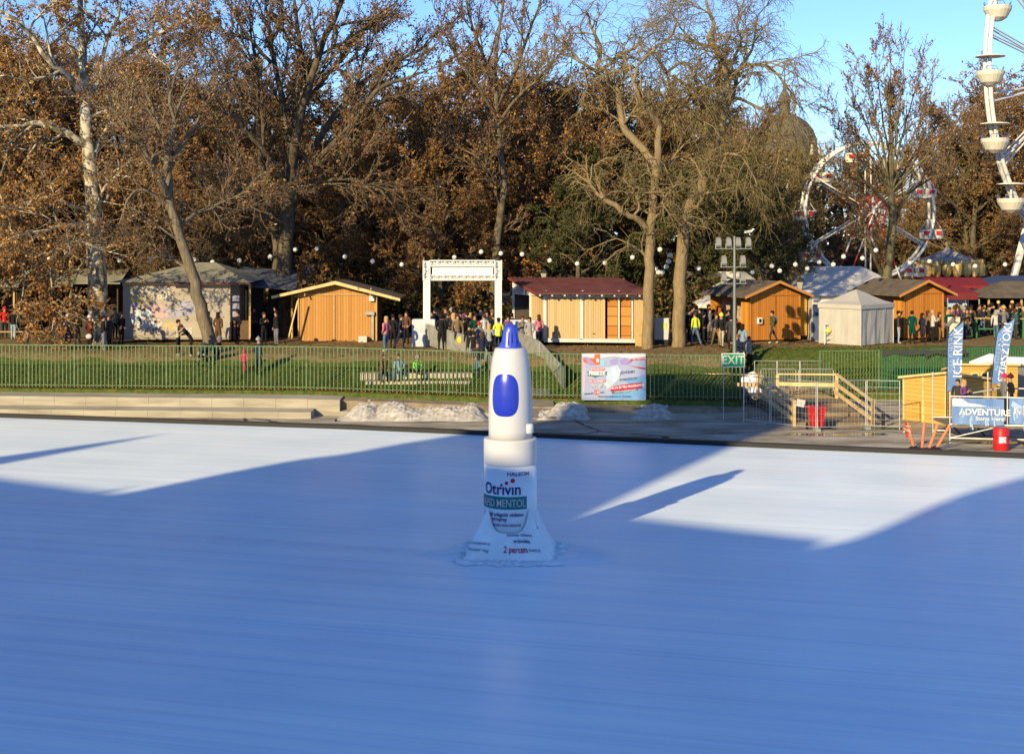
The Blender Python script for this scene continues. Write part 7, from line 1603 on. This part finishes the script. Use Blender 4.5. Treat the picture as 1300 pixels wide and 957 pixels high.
# people by the willows and the orange huts
RC = [(883, 73.4, 'walk', -2.6, 'hivis', 'denim', 'short', 'brownhair', 'steward in a yellow high-visibility vest and blue jeans by the second willow'),
      (893, 73.8, 'pocket', 1.5, 'black', 'black', 'hood', 'black', 'person in black standing right beside the steward'),
      (901, 77.5, 'coat', .4, 'grey', 'charcoal', 'short', 'darkhair', 'person in a grey coat further back behind the steward'),
      (909, 72.4, 'walkcoat', .3, 'charcoal', 'tan', 'short', 'brownhair', 'person in a charcoal jacket with tan trousers left of the floodlight mast'),
      (916, 72.0, 'walkcoat', -.3, 'black', 'cream', 'beanie', 'hivis', 'person in black with a yellow beanie and cream trousers by the mast'),
      (914, 78.5, 'pocket', 2.8, 'brown', 'black', 'long', 'ginger', 'ginger-haired person at the counter side of the orange hut'),
      (922, 75.2, 'coat', 1.2, 'black', 'black', 'hood', 'black', 'hooded person in a long black coat behind the mast'),
      (928, 71.2, 'coat', 2.6, 'charcoal', 'black', 'short', 'darkhair', 'person in a long dark coat half behind the mast pole'),
      (936, 69.6, 'phone', -1.2, 'navy', 'lightblue', 'short', 'ginger', 'ginger-haired person in a navy jacket just above the EXIT sign'),
      (943, 71.2, 'pocket', 2.4, 'lightblue', 'navy', 'long', 'darkhair', 'person in a light blue jacket right of the floodlight mast'),
      (951, 70.2, 'wide', .9, 'palegrey', 'black', 'short', 'brownhair', 'person in a pale grey jacket in front of the left corner of the orange hut'),
      (906, 80, 'coat', .2, 'navy', 'black', 'short', 'darkhair', 'person in a navy coat deep in the shade between willow and orange hut'),
      (880, 80, 'coat', .8, 'black', 'black', 'long', 'darkhair', 'long-haired person in black in the shade behind the second willow'),
      (875, 77, 'pocket', 2.0, 'charcoal', 'black', 'short', 'darkhair', 'person in charcoal in the shade just right of the second willow trunk'),
      (981, 75.0, 'walkcoat', -1.3, 'olive', 'charcoal', 'short', 'darkhair', 'person in an olive coat with a blue backpack in front of the orange hut wall'),
      (1141, 75.0, 'raise_', 1.3, 'charcoal', 'paledenim', 'short', 'darkhair', 'person in a dark jacket and pale jeans raising a phone beside the tent'),
      (1158, 75.0, 'coat', 2.5, 'green', 'black', 'short', 'darkhair', 'person in a long dark green coat second in the queue by the tent'),
      (1171, 75.4, 'coat', 1.9, 'navy', 'black', 'long', 'darkhair', 'small person in a navy coat in the middle of the queue', .92),
      (1178, 76.6, 'coat', 1.9, 'camel', 'camel', 'long', 'brownhair', 'person in a camel coat half hidden in the queue', .96),
      (1184, 75.6, 'phone', 1.6, 'white', 'black', 'short', 'blonde', 'person in a white jacket and black trousers looking at a phone in the queue'),
      (1193, 76.3, 'pocket', 1.3, 'tan', 'tan', 'long', 'brownhair', 'person in tan at the right end of the queue', .92),
      (1203, 76.0, 'bend', 1.2, 'grey', 'charcoal', 'long', 'brownhair', 'person in grey leaning towards the small menu board')]
for i, px in enumerate((872, 878, 884, 889, 895, 900, 906, 912, 919, 925)):
    RC.append((px, (76, 79, 81, 78, 75.6, 82, 76.3, 80, 77, 76)[i], ('pocket', 'coat')[i % 2], i*1.3, ('black', 'charcoal', 'navy')[i % 3], 'black', ('short', 'long', 'hood')[i % 3], 'darkhair', '%s from left of the dark figures standing in the shade behind the steward' % ORD[i]))
for px, Y, ps, rz, jk, tr_, hd, hc, lab, *sc in RC:
    person(px, Y, ps, rz, jk, tr_, hd, hc, lab, *(sc or [1.0]), sh='white' if px in (1141, 981) else 'black', pack='denim' if px == 981 else None)
# crowd at the right
jks = ['black', 'navy', 'charcoal', 'brown', 'black', 'olive', 'purple', 'grey', 'maroon', 'black', 'tan', 'navy', 'charcoal', 'green', 'camel']
rc = random.Random(5); pts = []
for i in range(40):
    px = 1198+i*2.75+rc.uniform(-1, 1); Y = rc.choice([78.2, 79.2, 81.5, 82.3, 84.5, 87]); pts.append([px, Y, rc.choice(jks)])
pts[10][2] = 'orange'; pts[24][2] = 'white'; pts[33][2] = 'teal'; pts[4][2] = 'purple'
cnt = {}; tot = {}
for p in pts: tot[p[2]] = tot.get(p[2], 0)+1
for px, Y, jk in pts:
    cnt[jk] = cnt.get(jk, 0)+1; lab = ('person wearing %s in the crowd round the high green tables' % jk) if tot[jk] == 1 else '%s from left of the people in %s in the crowd at right' % (ORD[cnt[jk]-1], jk)
    person(px, Y, rc.choice(['pocket', 'coat', 'phone', 'coat', 'walkcoat', 'pocket']), rc.uniform(-1.5, 1.5)+(pi if rc.random() < .5 else 0), jk, rc.choice(['black', 'denim', 'charcoal', 'paledenim', 'black']), rc.choice(['short', 'long', 'beanie', 'short', 'hood', 'long']),
           rc.choice(['darkhair', 'brownhair', 'darkhair', 'blonde', 'palegrey', 'brownhair']), lab, rc.uniform(.92, 1.05), group='crowd at the right')
# few in the left shade
for px, Y, jk, lab in ((6, 79.2, 'red', 'person in a red hood in the shade at the left edge'), (24, 79.5, 'charcoal', 'dark-clothed person at the left stall just right of the pale jeans'), (50, 81.5, 'black', 'person in black in front of the long shaded stall'), (146, 78.5, 'palegrey', 'person in pale grey in the gap between plane trunk and printed wall'), (302, 74.8, 'black', 'person in black at the open bay of the printed stall'), (322, 79, 'charcoal', 'dark-clothed person under the lean-to roof')):
    person(px, Y, 'pocket', rnd.uniform(-1, 1), jk, 'black', 'hood' if jk == 'red' else 'short', jk if jk == 'red' else 'darkhair', lab)
# on the plaza
person(1203, 59.3, 'coat', 1.5, 'black', 'grey', 'short', 'darkhair', 'person in a black coat and grey trousers at the corner of the yellow shed', z=.04)
dz = WZ(540, 54.3)
person(1224, 55.5, 'phone', .5, 'purple', 'black', 'long', 'blonde', 'blonde person on the platform behind the ADVENTURE banner', z=dz, sc=.93)
person(1216, 55.9, 'pocket', -.5, 'charcoal', 'black', 'short', 'brownhair', 'dark-haired person on the platform at the left end of the ADVENTURE banner', z=dz, sc=.93)
person(1275, 55.4, 'pocket', 1.6, 'grey', 'black', 'beanie', 'hotpink', 'person in a bright pink beanie on the platform near the corner post', z=dz+.1)
person(1283, 55.2, 'pocket', -1.6, 'black', 'black', 'beanie', 'maroon', 'person in black with a dark red beanie at the right of the platform', z=dz+.1)

# orphan data used only as sources is never linked; labels of copied things stay unique
for lab, os_ in list(LABELS.items()):
    if len(os_) > 1 and any(o.name.startswith('person') for o in os_): print('DUP', lab)
